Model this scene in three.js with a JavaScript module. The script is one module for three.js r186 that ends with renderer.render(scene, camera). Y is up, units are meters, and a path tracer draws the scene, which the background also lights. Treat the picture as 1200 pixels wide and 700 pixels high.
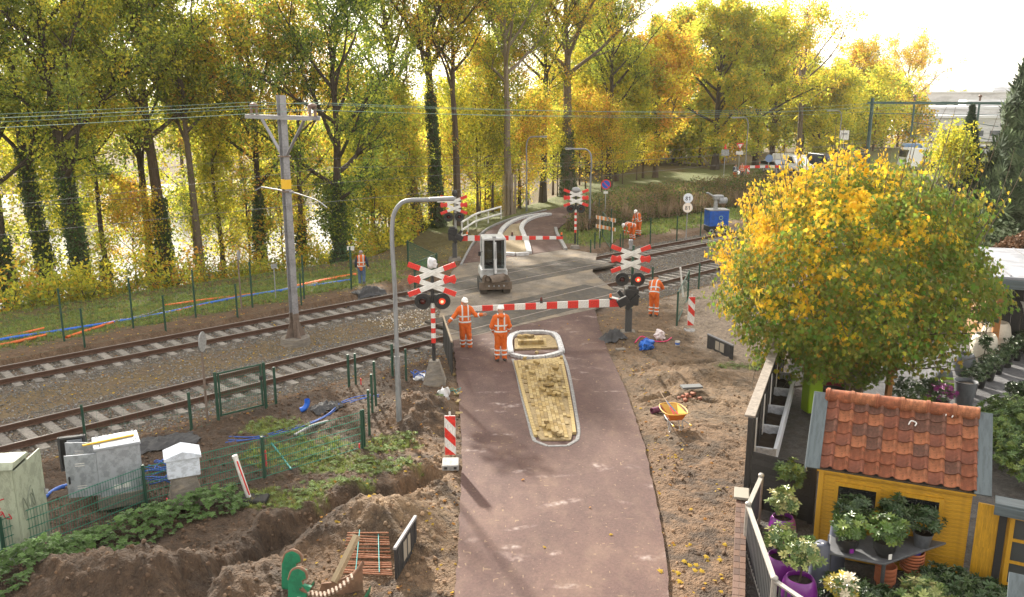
import * as THREE from 'three';
import { mergeGeometries, mergeVertices, toCreasedNormals } from 'three/addons/utils/BufferGeometryUtils.js';
import { RoundedBoxGeometry } from 'three/addons/geometries/RoundedBoxGeometry.js';
import { createNoise2D, createNoise3D } from 'simplex-noise';

// ---------- camera, sky, sun, exposure ----------
const scene = new THREE.Scene();
const camera = new THREE.PerspectiveCamera(38.58, 1024 / 597, 0.1, 900);
camera.position.set(0, 8.5, 0);
camera.rotation.x = -0.23083;
const sunAz = -0.30, sunEl = 0.38;                       // a low autumn sun beyond the trees
const sunDir = new THREE.Vector3(Math.sin(sunAz) * Math.cos(sunEl), Math.sin(sunEl), -Math.cos(sunAz) * Math.cos(sunEl));
{
  const W = 512, H = 256, d = new Float32Array(W * H * 4), v = new THREE.Vector3();
  for (let j = 0; j < H; j++) for (let i = 0; i < W; i++) {
    const el = ((j + 0.5) / H - 0.5) * Math.PI, az = ((i + 0.5) / W - 0.5) * 2 * Math.PI;
    v.set(Math.cos(el) * Math.cos(az), Math.sin(el), Math.cos(el) * Math.sin(az));
    const g = Math.max(0, v.dot(sunDir)), up = Math.max(0, v.y), hz = Math.pow(1 - up, 3);
    const glow = 0.42 * Math.pow(g, 2) + 0.45 * Math.pow(g, 8);
    const o = 4 * (j * W + i);
    d[o] = 0.53 + 0.22 * hz + glow * 1.0;
    d[o + 1] = 0.515 + 0.18 * hz + glow * 0.93;
    d[o + 2] = 0.505 + 0.08 * hz + glow * 0.8;
    d[o + 3] = 1;
  }
  const sky = new THREE.DataTexture(d, W, H, THREE.RGBAFormat, THREE.FloatType);
  sky.mapping = THREE.EquirectangularReflectionMapping; sky.magFilter = THREE.LinearFilter; sky.needsUpdate = true;
  scene.background = sky; scene.environment = sky;
}
const sun = new THREE.DirectionalLight(new THREE.Color(1, 0.92, 0.79), 5);
sun.position.copy(sunDir).multiplyScalar(150); sun.target.position.set(0, 0, -35);
sun.castShadow = true; sun.shadow.mapSize.set(4096, 4096); sun.shadow.radius = 4;
Object.assign(sun.shadow.camera, { left: -70, right: 70, top: 70, bottom: -70, near: 1, far: 400 });
scene.add(sun, sun.target);
const renderer = new THREE.WebGLRenderer({ antialias: true });
renderer.toneMapping = THREE.LinearToneMapping; renderer.toneMappingExposure = 2.75;
renderer.shadowMap.enabled = true; renderer.setSize(1024, 597);

// ---------- helpers ----------
const PI = Math.PI, V3 = THREE.Vector3, cos = Math.cos, sin = Math.sin, abs = Math.abs, min = Math.min, max = Math.max;
function rngOf(seed) { let a = seed >>> 0; return () => { a = (a + 0x6D2B79F5) | 0; let t = Math.imul(a ^ (a >>> 15), 1 | a); t = (t + Math.imul(t ^ (t >>> 7), 61 | t)) ^ t; return ((t ^ (t >>> 14)) >>> 0) / 4294967296; }; }
const rnd = rngOf(7), R = (a, b, r = rnd) => a + (b - a) * r();
const n2 = createNoise2D(rngOf(11)), n3 = createNoise3D(rngOf(12));
const fbm = (x, z, o = 4) => { let s = 0, a = 0.5; for (let k = 0; k < o; k++) { s += a * n2(x, z); x = x * 2.03 + 5.1; z = z * 2.03 - 3.7; a *= 0.5; } return s; };
const clamp = (v, a = 0, b = 1) => min(b, max(a, v));
const sm = (a, b, v) => { const t = clamp((v - a) / (b - a)); return t * t * (3 - 2 * t); };
const lerp = (a, b, t) => a + (b - a) * t, mix3 = (a, b, t) => [lerp(a[0], b[0], t), lerp(a[1], b[1], t), lerp(a[2], b[2], t)];
// railway axes: t runs along the tracks, s across them (towards the garden positive)
const TA = 44 * PI / 180, TD = [cos(TA), -sin(TA)], TN = [sin(TA), cos(TA)], T0 = [-3.25, -30.44];
const W = (t, s) => [T0[0] + TD[0] * t + TN[0] * s, T0[1] + TD[1] * t + TN[1] * s];
const TS = (x, z) => [(x - T0[0]) * TD[0] + (z - T0[1]) * TD[1], (x - T0[0]) * TN[0] + (z - T0[1]) * TN[1]];
const segD = (x, z, a, b) => { const dx = b[0] - a[0], dz = b[1] - a[1], k = clamp(((x - a[0]) * dx + (z - a[1]) * dz) / (dx * dx + dz * dz)); return [Math.hypot(x - a[0] - k * dx, z - a[1] - k * dz), k]; };
const lineD = (x, z, p) => { let m = 1e9; for (let i = 1; i < p.length; i++) m = min(m, segD(x, z, p[i - 1], p[i])[0]); return m; };
const inside = (x, z, p) => { let c = false; for (let i = 0, j = p.length - 1; i < p.length; j = i++) if ((p[i][1] > z) !== (p[j][1] > z) && x < (p[j][0] - p[i][0]) * (z - p[i][1]) / (p[j][1] - p[i][1]) + p[i][0]) c = !c; return c; };
const polyD = (x, z, p) => { const d = lineD(x, z, [...p, p[0]]); return inside(x, z, p) ? -d : d; };   // negative inside

// geometry pieces (all non-indexed with position, normal, uv)
const ni = g => { const o = g.index ? g.toNonIndexed() : g; for (const k of Object.keys(o.attributes)) if (!['position', 'normal', 'uv'].includes(k)) o.deleteAttribute(k); if (!o.attributes.normal) o.computeVertexNormals(); if (!o.attributes.uv) o.setAttribute('uv', new THREE.BufferAttribute(new Float32Array(o.attributes.position.count * 2), 2)); return o; };
const put = (g, p = [0, 0, 0], r = [0, 0, 0], s = 1) => { const m = new THREE.Matrix4().compose(new V3(...p), new THREE.Quaternion().setFromEuler(new THREE.Euler(...r)), typeof s === 'number' ? new V3(s, s, s) : new V3(...s)); return ni(g).applyMatrix4(m); };
const box = (w, h, d, p, r) => put(new THREE.BoxGeometry(w, h, d), p, r);
const rbox = (w, h, d, b, p, r) => put(new RoundedBoxGeometry(w, h, d, 1, b), p, r);
const cyl = (rt, rb, h, n, p, r, open = false) => put(new THREE.CylinderGeometry(rt, rb, h, n, 1, open), p, r);
const ball = (rad, p, s = 1, a = 12, b = 8) => put(new THREE.SphereGeometry(rad, a, b), p, [0, 0, 0], s);
const bar = (a, b, r0, r1 = r0, n = 8) => { const A = new V3(...a), B = new V3(...b), D = B.clone().sub(A), L = D.length(); const g = new THREE.CylinderGeometry(r1, r0, L, n); g.translate(0, L / 2, 0); g.applyQuaternion(new THREE.Quaternion().setFromUnitVectors(new V3(0, 1, 0), D.normalize())); g.translate(...a); return ni(g); };
const beam = (a, b, w, h) => { const A = new V3(...a), B = new V3(...b), m = new THREE.Matrix4().lookAt(A, B, new V3(0, 1, 0.0001)); const g = new THREE.BoxGeometry(w, h, A.distanceTo(B)); g.applyMatrix4(m); const c = A.add(B).multiplyScalar(0.5); g.translate(c.x, c.y, c.z); return ni(g); };
const tube = (pts, r, n = 6, seg = 0, closed = false) => ni(new THREE.TubeGeometry(new THREE.CatmullRomCurve3(pts.map(p => new V3(...p)), closed, 'centripetal'), seg || pts.length * 5, r, n, closed));
const lathe = (prof, n = 20, p, r) => put(new THREE.LatheGeometry(prof.map(q => new THREE.Vector2(...q)), n), p, r);
const extr = (pts, depth, bevel = 0, p, r) => put(new THREE.ExtrudeGeometry(new THREE.Shape(pts.map(q => new THREE.Vector2(...q))), { depth, bevelEnabled: bevel > 0, bevelSize: bevel, bevelThickness: bevel, bevelSegments: 1, curveSegments: 6 }), p, r);
const slabOf = (pts, y0, y1, bevel = 0) => put(new THREE.ExtrudeGeometry(new THREE.Shape(pts.map(q => new THREE.Vector2(q[0], -q[1]))), { depth: y1 - y0 - 2 * bevel, bevelEnabled: bevel > 0, bevelSize: bevel, bevelOffset: -bevel, bevelThickness: bevel, bevelSegments: 1 }), [0, y0 + bevel, 0], [-PI / 2, 0, 0]);
const mg = l => { l = l.flat(9); return l.length === 1 ? l[0] : mergeGeometries(l); };
const uvScale = (g, k) => { const u = g.attributes.uv; for (let i = 0; i < u.count; i++) u.setXY(i, u.getX(i) * k, u.getY(i) * (Array.isArray(k) ? k[1] : k)); return g; };
const uvBox = (g, k = 1) => { const p = g.attributes.position, n = g.attributes.normal, u = g.attributes.uv; for (let i = 0; i < p.count; i++) { const a = abs(n.getX(i)), b = abs(n.getY(i)), c = abs(n.getZ(i)); if (b >= a && b >= c) u.setXY(i, p.getX(i) * k, p.getZ(i) * k); else if (a > c) u.setXY(i, p.getZ(i) * k, p.getY(i) * k); else u.setXY(i, p.getX(i) * k, p.getY(i) * k); } return g; };
const rough = (g, amp, f, seed = 0) => { g = mergeVertices(new THREE.BufferGeometry().setAttribute('position', (g.index ? g.toNonIndexed() : g).attributes.position), 1e-4); const p = g.attributes.position; for (let i = 0; i < p.count; i++) { const x = p.getX(i), y = p.getY(i), z = p.getZ(i); p.setXYZ(i, x + amp * n3(x * f + seed, y * f, z * f), y + amp * n3(x * f, y * f + 9 + seed, z * f), z + amp * n3(x * f, y * f, z * f + 19 + seed)); } g.computeVertexNormals(); return ni(g); };

// objects
const used = {};
const numbered = n => { const k = used[n] = (used[n] ?? -1) + 1; return k ? `${n}_${String(k).padStart(3, '0')}` : n; };
function mesh(name, geo, mat, parent, y) { const m = new THREE.Mesh(Array.isArray(geo) ? mg(geo) : geo, mat); m.name = name; m.castShadow = m.receiveShadow = true; if (parent) parent.add(m); return m; }
function thing(name, label, category, p = [0, 0, 0], turn = 0, group) { const o = new THREE.Group(); o.name = numbered(name); o.position.set(...p); o.rotation.y = turn; o.userData = { label, category }; if (group) o.userData.group = group; scene.add(o); return o; }
function single(name, label, category, geo, mat, p = [0, 0, 0], turn = 0, group) { const o = mesh(numbered(name), geo, mat, scene); o.position.set(...p); o.rotation.y = turn; o.userData = { label, category }; if (group) o.userData.group = group; return o; }
function struct(name, geo, mat, parent) { const o = mesh(numbered(name), geo, mat, parent || scene); if (!parent) o.userData.kind = 'structure'; return o; }
function dup(o, p, turn, label, scale) { const c = o.clone(); c.name = numbered(o.name.replace(/_\d{3}$/, '')); c.userData = { ...o.userData }; if (label) c.userData.label = label; c.position.set(...p); c.rotation.y = turn; if (scale) c.scale.setScalar(scale); scene.add(c); return c; }
const stuff = o => { o.userData.kind = 'stuff'; return o; };
function instanced(name, geo, mat, items, parent, colored = true) {   // items: [x,y,z, rx,ry,rz, sx,sy,sz, [r,g,b]]
  const m = new THREE.InstancedMesh(geo, mat, items.length), M = new THREE.Matrix4(), q = new THREE.Quaternion(), e = new THREE.Euler(), c = new THREE.Color();
  items.forEach((t, i) => { m.setMatrixAt(i, M.compose(new V3(t[0], t[1], t[2]), q.setFromEuler(e.set(t[3], t[4], t[5])), new V3(t[6], t[7], t[8]))); if (colored && t[9]) m.setColorAt(i, c.setRGB(...t[9])); });
  m.name = parent ? name : numbered(name); m.castShadow = m.receiveShadow = true; (parent || scene).add(m); return m;
}

// textures: periodic value noise
const hashv = (x, y, s) => { let h = Math.imul(x, 374761393) ^ Math.imul(y, 668265263) ^ Math.imul(s, 1442695041); h = Math.imul(h ^ (h >>> 13), 1274126177); return ((h ^ (h >>> 16)) >>> 0) / 4294967296; };
const pn = (u, v, f, s = 0) => { const x = u * f, y = v * f, i = Math.floor(x), j = Math.floor(y); let a = x - i, b = y - j; a = a * a * (3 - 2 * a); b = b * b * (3 - 2 * b); const m = k => ((k % f) + f) % f; return lerp(lerp(hashv(m(i), m(j), s), hashv(m(i + 1), m(j), s), a), lerp(hashv(m(i), m(j + 1), s), hashv(m(i + 1), m(j + 1), s), a), b); };
function tex(w, h, fn, srgb = true, rep = 1) { const d = new Uint8Array(w * h * 4); for (let j = 0; j < h; j++) for (let i = 0; i < w; i++) { const c = fn((i + 0.5) / w, (j + 0.5) / h), o = 4 * (j * w + i); if (typeof c === 'number') d[o] = d[o + 1] = d[o + 2] = clamp(c) * 255; else { d[o] = clamp(c[0]) * 255; d[o + 1] = clamp(c[1]) * 255; d[o + 2] = clamp(c[2]) * 255; } d[o + 3] = 255; } const t = new THREE.DataTexture(d, w, h); t.wrapS = t.wrapT = THREE.RepeatWrapping; t.magFilter = THREE.LinearFilter; t.minFilter = THREE.LinearMipmapLinearFilter; t.generateMipmaps = true; if (srgb) t.colorSpace = THREE.SRGBColorSpace; t.repeat.set(rep, rep); t.needsUpdate = true; return t; }
const rep = (t, x, y = x) => { const c = t.clone(); c.repeat.set(x, y); c.needsUpdate = true; return c; };
const grainT = tex(512, 512, (u, v) => 0.8 + 0.2 * (0.5 * pn(u, v, 256, 1) + 0.3 * pn(u, v, 96, 2) + 0.2 * pn(u, v, 16, 3)) - (pn(u, v, 200, 4) > 0.86 ? 0.12 : 0));
const earthT = tex(512, 512, (u, v) => { const a = 0.4 * pn(u, v, 24, 5) + 0.3 * pn(u, v, 64, 6) + 0.3 * pn(u, v, 170, 7), g = 0.55 + 0.42 * a + (pn(u, v, 128, 8) > 0.88 ? 0.14 : 0) - (pn(u, v, 90, 9) > 0.9 ? 0.13 : 0); return [g, g * 0.99, g * 0.97]; });
const earthB = tex(512, 512, (u, v) => 0.35 * pn(u, v, 20, 5) + 0.35 * pn(u, v, 60, 6) + 0.3 * pn(u, v, 150, 7), false);
const wornT = tex(512, 512, (u, v) => { const a = pn(u, v, 6, 21) * 0.5 + pn(u, v, 18, 22) * 0.3 + pn(u, v, 70, 23) * 0.2; return 0.86 + 0.14 * sm(0.3, 0.6, a) - (pn(u, v, 120, 24) > 0.92 ? 0.08 : 0); });
const barkT = tex(256, 512, (u, v) => { const a = pn(u, v * 0.25, 24, 31) * 0.6 + pn(u, v, 48, 32) * 0.4; return [0.62 + 0.38 * a, 0.6 + 0.38 * a, 0.57 + 0.37 * a]; });
const barkB = tex(256, 512, (u, v) => pn(u, v * 0.25, 24, 31) * 0.6 + pn(u, v, 48, 32) * 0.4, false);
const woodT = tex(256, 512, (u, v) => { const a = pn(u, v * 0.1, 40, 41) * 0.6 + pn(u, v * 0.2, 90, 42) * 0.4; return 0.72 + 0.28 * a; });
const mats = {};
function mat(c, r = 0.8, o = {}) { const p = { ...o }; const m = (p.transmission !== undefined || p.clearcoat !== undefined || p.sheen !== undefined) ? new THREE.MeshPhysicalMaterial() : new THREE.MeshStandardMaterial(); if (Array.isArray(c)) m.color.setRGB(...c); else m.color.set(c); m.roughness = r; for (const k in p) if (p[k] !== undefined) { if (m[k] && m[k].isColor) m[k].set(p[k]); else m[k] = p[k]; } m.side = THREE.DoubleSide; return m; }
const worn = (c, r = 0.6, k = 1, o = {}) => mat(c, r, { map: rep(wornT, k), ...o });

// ---------- layout of the roads, in metres ----------
const dense = (p, step, amp = 0, seed = 0) => { const o = []; for (let i = 1; i < p.length; i++) { const a = p[i - 1], b = p[i], n = max(1, Math.round(Math.hypot(b[0] - a[0], b[1] - a[1]) / step)); for (let k = 0; k < n; k++) { const u = k / n; o.push([lerp(a[0], b[0], u) + amp * n2(o.length * 0.35, seed), lerp(a[1], b[1], u) + amp * n2(o.length * 0.35, seed + 50)]); } } o.push(p[p.length - 1]); return o; };
const nearL = [[-2.12,-29.58],[-1.83,-26.48],[-1.52,-23.27],[-1.27,-20.15],[-1.16,-18.16],[-1.10,-16.50],[-1.04,-14.77],[-0.99,-13.33],[-0.93,-11.91]].concat([[-1, -5]]);
const nearR = [[3.43,-34.32],[3.33,-31.22],[3.32,-28.41],[3.42,-24.00],[3.34,-20.15],[3.10,-16.50],[2.90,-14.46],[2.76,-13.33],[2.57,-11.91]].concat([[2.3, -5]]);
const farL = [[-2.66,-44.24],[-2.35,-49.26],[-1.99,-53.37],[-1.27,-57.40],[0.00,-61.17],[1.95,-64.94],[4.50,-69.19],[7.22,-72.13],[12.59,-78.81],[20.49,-89.53],[29.43,-98.78],[42.59,-107.39]];
const farR = [[3.16,-48.68],[3.03,-52.69],[2.93,-55.87],[3.54,-58.61],[5.03,-62.53],[7.00,-66.47],[8.94,-70.34],[13.43,-74.66],[18.42,-80.29],[26.46,-88.60],[38.38,-96.57]];
const nearRoad = [...dense(nearL, 0.3, 0.03, 1), ...dense(nearR, 0.3, 0.03, 2).reverse()];
const farRoad = [...dense(farL, 0.5, 0.04, 3), ...dense(farR, 0.5, 0.04, 4).reverse()];
const apron = [[-2.12,-29.53],[-2.92,-32.90],[-3.00,-37.52],[-3.05,-42.19],[-2.66,-44.33],[-1.84,-45.21],[3.16,-48.79],[4.80,-47.28],[4.04,-42.19],[4.73,-37.17],[3.43,-34.37],[0.66,-32.04]];
const trench = [[-1.98,-18.34],[-2.48,-17.63],[-3.14,-16.97],[-3.85,-16.38],[-4.60,-15.49],[-5.05,-14.22],[-5.48,-13.20]];
const mounds = [[-2.64,-22.18, 1.3, 1.0, 0.62], [-2.27,-21.30, 0.8, 0.7, 0.2], [-2.60,-16.05, 1.25, 0.75, 0.5], [-3.04,-15.35, 1.3, 0.7, 0.3], [-6.23,-13.60, 2.6, 0.9, 0.5], [-7.39,-13.18, 2.2, 0.9, 0.5], [-4.74,-16.05, 0.7, 0.35, 0.25], [-3.65,-17.54, 0.7, 0.35, 0.2],
  [5.78,-25.60, 1.2, 0.7, 0.22], [4.23,-25.18, 0.9, 0.5, 0.16], [8.55,-34.32, 2.0, 1.3, 0.35], [8.73,-31.22, 1.6, 1.6, 0.3], [4.96,-20.15, 0.9, 1.6, 0.15], [-8.92,-17.09, 1.2, 0.6, 0.3], [-4.67,-21.42, 0.5, 0.5, 0.12], [4.52,-30.04, 0.9, 0.6, 0.12], [-10.60,-18.16, 0.9, 0.9, 0.25]];
const ruts = [[[3.16,-28.93],[3.94,-26.94],[4.63,-25.18],[4.92,-23.27]], [[3.62,-29.47],[4.65,-28.20],[5.23,-26.30],[5.49,-24.62]], [[3.63,-25.60],[4.74,-26.66],[6.20,-26.94],[7.44,-27.41]], [[3.57,-23.27],[4.78,-23.85],[5.90,-23.27]]];
const bankEdge = t => -17.5 - 10.5 * sm(8, 28, t) - 8 * sm(28, 60, t);
const pondEnd = t => 1 - sm(34, 52, t);
const gardenX = z => z < -16.5 ? 4.87 + (-16.5 - z) * 0.405 : 4.85 - (z + 16.5) * 0.27;           // the boundary of the garden centre
const onRoad = (x, z) => min(polyD(x, z, nearRoadC), polyD(x, z, farRoadC), polyD(x, z, apron));
const nearRoadC = [...nearL, ...[...nearR].reverse()], farRoadC = [...farL, ...[...farR].reverse()];
function gh(x, z) {
  const [t, s] = TS(x, z);
  let h = -0.06;
  const road = (abs(x) < 40 && z > -130) ? onRoad(x, z) : 5;
  if (s < -8) { const keep = h; h -= 0.7 * sm(-8, bankEdge(t) + 1, s) * pondEnd(t) * 1.0; h -= 2.4 * sm(bankEdge(t), bankEdge(t) - 5, s) * pondEnd(t); h = lerp(keep, h, sm(0.6, 4, road)); }
  if (s > -7.3 && s < 1.9) { h = -0.225 - 0.06 * sm(-1.3, -2.6, s) * sm(-4.6, -3.4, s); h += 0.015 * n2(x * 3, z * 3); }
  else if (s < -7.3) h += 0.1 * fbm(x * 0.35, z * 0.35) + 0.05 * fbm(x * 1.5, z * 1.5, 3);
  else if (z > -45 && x > -30 && x < 15) {
    const dirt = sm(0.05, 0.5, road);
    const rk = x > 1 ? 0.5 : 0.75;
    let m = 0.08 * fbm(x * 0.8, z * 0.8, 3) + rk * (0.085 * fbm(x * 2.9, z * 2.9, 4) + 0.045 * abs(n2(x * 4.6, z * 4.6)) - 0.03 * abs(n2(x * 2.1 + 7, z * 6)));
    for (const q of mounds) { const e = ((x - q[0]) / q[2]) ** 2 + ((z - q[1]) / q[3]) ** 2; if (e < 4) m += q[4] * Math.exp(-e * 1.2) * (1 + 0.25 * fbm(x * 1.6, z * 1.6, 3)); }
    for (const r of ruts) { const d = lineD(x, z, r); if (d < 0.5) m += -0.1 * Math.exp(-((d / 0.12) ** 2)) + 0.045 * Math.exp(-(((d - 0.2) / 0.09) ** 2)); }
    if (x < 0) { const d = lineD(x, z, trench) + 0.13 * n2(x * 1.3, z * 1.3) + 0.03 * n2(x * 6, z * 6); m += -0.38 * sm(0.42, 0.15, d) + 0.1 * sm(1.0, 0.6, d) * sm(0.4, 0.65, d) * (0.6 + n2(x * 1.7, z * 1.7)); }
    if (x > gardenX(z)) m = 0;
    h += dirt * (m + 0.02);
    if (s < 3) h = lerp(-0.225, h, sm(1.9, 3, s));
  }
  if (road < 0.15) h = min(h, -0.075);
  return h;
}
const C = { dirt: [0.21, 0.127, 0.072], dark: [0.085, 0.055, 0.036], sand: [0.36, 0.255, 0.155], pale: [0.48, 0.385, 0.3], grass: [0.16, 0.19, 0.035], ballast: [0.23, 0.19, 0.155], rust: [0.2, 0.13, 0.085], dry: [0.24, 0.17, 0.085], litter: [0.23, 0.13, 0.05], mud: [0.05, 0.045, 0.03], paving: [0.13, 0.125, 0.125] };
const grassPatch = [[-5.26,-19.62, 1.5, 1.1], [-4.06,-18.86, 1.4, 0.6], [-5.02,-17.09, 1.1, 0.6], [-3.02,-20.15, 0.7, 0.6], [-6.35,-21.30, 1.0, 0.7], [-2.94,-18.86, 0.8, 0.4], [-4.03,-17.72, 0.9, 0.4], [7.67,-26.66, 1.1, 0.4], [8.66,-35.85, 1.2, 0.4], [-2.09,-23.27, 0.2, 0.2]];
function grassAt(x, z) {                                   // 0..1 how grassy the soil is
  const [t, s] = TS(x, z); let g = 0;
  if (s < -8.3) { g = sm(-8.3, -9.6, s + 0.8 * fbm(x * 0.5, z * 0.5)); g *= 1 - 0.7 * sm(bankEdge(t) + 4, bankEdge(t) - 1, s) * sm(18, 8, t); if (t > 6 && t < 19) g *= sm(-9.5, -12, s + n2(x, z)) * 0.5; if (s < bankEdge(t) - 1) g *= 0.3; }
  else if (s > 2) for (const p of grassPatch) { const e = ((x - p[0]) / p[2]) ** 2 + ((z - p[1]) / p[3]) ** 2; g = max(g, sm(1.1, 0.3, e + 1.1 * fbm(x * 1.6, z * 1.6, 3))); }
  return g;
}
function gc(x, z) {
  const [t, s] = TS(x, z), n = fbm(x * 0.6, z * 0.6, 4), m = fbm(x * 2.7 + 9, z * 2.7, 3);
  if (s > -7.4 && s < 2.2) {
    let c = mix3(C.ballast, C.rust, sm(0.1, -0.3, n) * 0.7);
    c = mix3(c, C.dry, sm(-1.5, -2.2, s) * sm(-4.4, -3.6, s) * sm(-0.5, 0.3, n + 0.3) * sm(5, 1, t));
    if (t > 1 && t < 7 && s < -1.6 && s > -4.2) c = mix3(c, C.pale, 0.55 * sm(-0.2, 0.3, m));
    return mix3(c, C.dirt, max(sm(1.4, 2.2, s + 0.4 * m), sm(-6.7, -7.4, s + 0.4 * m)));
  }
  if (s <= -7.4) {
    let c = mix3(C.dirt, C.litter, sm(-0.1, 0.4, m) * sm(-9, -13, s));
    c = mix3(c, C.grass, grassAt(x, z) * sm(-0.5, 0.1, m + 0.3));
    return c;
  }
  if (x > gardenX(z)) return mix3(mix3(C.paving, C.dark, 0.4 * sm(0, 0.4, m)), mix3(C.grass, C.dry, 0.3 * sm(-0.2, 0.4, n)), sm(-36, -40, z));
  let c = mix3(C.dirt, C.dark, sm(0.05, -0.45, n + 0.4 * m));
  if (x < 1) {
    c = mix3(c, C.sand, 0.55 * sm(1.6, 0.2, Math.hypot((x - -2.3) / 1.1, (z + 16.2) / 1.3)) * sm(-0.3, 0.3, m + 0.25));
    c = mix3(c, C.dark, 0.8 * sm(-2.4, -4.6, x + (z + 15) * 0.15 + 1.6 * n) * sm(-0.6, 0.1, m + 0.2));
    c = mix3(c, C.sand, 0.3 * sm(-2.6, -1.5, x + 0.4 * n) * sm(-0.2, 0.3, m));
  } else {
    c = mix3(c, C.sand, 0.38 * sm(-19, -23.5, z + 2 * n) * sm(-0.55, 0.35, m + 0.35));
    c = mix3(c, C.pale, sm(6.0, 7.4, x + 1.2 * n) * sm(-25.2, -28, z));
  }
  return mix3(c, C.grass, grassAt(x, z) * sm(-0.4, 0.1, m + 0.15));
}
{ // one sheet, finely divided where it is near
  const xs = [], zs = [];
  for (let x = -260; x < -24;) { xs.push(x); x += max(0.5, (-24 - x) * 0.16); }
  for (let x = -24; x < -10; x += 0.16) xs.push(x);
  for (let x = -10; x < 8; x += 0.085) xs.push(x);
  for (let x = 8; x < 16; x += 0.18) xs.push(x);
  for (let x = 16; x < 300;) { xs.push(x); x += max(0.5, (x - 16) * 0.16); }
  for (let z = 10; z > -11; z -= 1) zs.push(z);
  for (let z = -11; z > -24; z -= 0.07) zs.push(z);
  for (let z = -24; z > -38; z -= 0.12) zs.push(z);
  for (let z = -38; z > -70; z -= 0.35) zs.push(z);
  for (let z = -70; z > -480;) { zs.push(z); z -= max(0.8, (-70 - z) * 0.14); }
  const nx = xs.length, nz = zs.length, P = new Float32Array(nx * nz * 3), K = new Float32Array(nx * nz * 3), U = new Float32Array(nx * nz * 2), I = [];
  for (let j = 0; j < nz; j++) for (let i = 0; i < nx; i++) { const o = j * nx + i, x = xs[i], z = zs[j]; P.set([x, gh(x, z), z], o * 3); K.set(gc(x, z), o * 3); U.set([x, z], o * 2); if (i && j) I.push(o, o - nx, o - 1, o - nx, o - nx - 1, o - 1); }
  const g = new THREE.BufferGeometry(); g.setAttribute('position', new THREE.BufferAttribute(P, 3)); g.setAttribute('color', new THREE.BufferAttribute(K, 3)); g.setAttribute('uv', new THREE.BufferAttribute(U, 2)); g.setIndex(I); g.computeVertexNormals();
  struct('ground', g, mat([1, 1, 1], 0.95, { vertexColors: true, map: rep(earthT, 0.43), bumpMap: rep(earthB, 0.43), bumpScale: 0.06 }));
}
// ---------- roads ----------
const stains = []; { const r = rngOf(91); for (let i = 0; i < 90; i++) stains.push([r(), r(), 0.01 + 0.05 * r() * r(), 0.008 + 0.012 * r(), (r() - 0.5) * 1.2, 0.3 + 0.7 * r(), r() < 0.6]); }
const asphaltT = tex(1024, 2048, (u, v) => {
  const X = u * 6, Z = v * 26, a = hashv(Math.floor(u * 1024), Math.floor(v * 2048), 3), b = pn(u, v * 4.3, 160, 51), big = fbm(X * 0.5, Z * 0.22, 4), mid = fbm(X * 1.6, Z * 0.9 + 4, 4);
  let c = [0.47, 0.352, 0.327], k = 0.9 + 0.12 * (a - 0.5) + 0.16 * (b - 0.5); k += 0.07 * big;
  c = [c[0] * k, c[1] * k, c[2] * k];
  c = mix3(c, [0.66, 0.57, 0.47], 0.2 * sm(-0.1, 0.55, mid) + 0.18 * sm(-0.1, 0.5, big));            // sand trodden in
  let d = 0; for (const q of stains) { const dx = (u - q[0]) * 6, dz = (v - q[1]) * 26, ca = cos(q[4]), sa = sin(q[4]), e = ((dx * ca + dz * sa) / (q[2] * 16)) ** 2 + ((-dx * sa + dz * ca) / (q[3] * 9)) ** 2; if (e < 1) d = max(d, (1 - e) * q[5] * (0.35 + 0.9 * fbm(X * 4, Z * 4, 3))); }
  c = mix3(c, [0.8, 0.76, 0.74], clamp(d * 1.5) * 0.8);                                                 // smears of cement and dust
  if (pn(u, v * 4.3, 90, 57) > 0.93) c = mix3(c, [0.75, 0.66, 0.5], 0.5);
  return c;
});
asphaltT.repeat.set(1 / 6, 1 / 26); asphaltT.offset.set(2.2 / 6, 0);
const grainB = tex(512, 512, (u, v) => 0.6 * pn(u, v, 200, 61) + 0.4 * pn(u, v, 90, 62), false);
const planar = g => { const p = g.attributes.position, u = g.attributes.uv; for (let i = 0; i < p.count; i++) u.setXY(i, p.getX(i), p.getZ(i)); return g; };
const asphalt = mat([0.55, 0.53, 0.53], 0.9, { map: asphaltT, bumpMap: rep(grainB, 0.5), bumpScale: 0.006 });
struct('road', planar(slabOf(nearRoad, -0.09, 0.0)), asphalt);
struct('road', planar(slabOf(farRoad, -0.09, 0.0)), asphalt);
const concreteT = tex(1024, 1024, (u, v) => { const a = fbm(u * 9, v * 9, 5), b = pn(u, v, 220, 71); const k = 0.68 + 0.12 * (b - 0.5) + 0.14 * a; return mix3([k, k * 0.94, k * 0.86], [0.84, 0.76, 0.64], 0.6 * sm(-0.05, 0.4, fbm(u * 5 + 3, v * 5, 4))); });
const sandy = mat([0.4, 0.385, 0.37], 0.95, { map: rep(concreteT, 1 / 11), bumpMap: rep(grainB, 0.4), bumpScale: 0.008 });
struct('crossing_apron', planar(slabOf(apron, -0.12, -0.012)), sandy);
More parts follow.
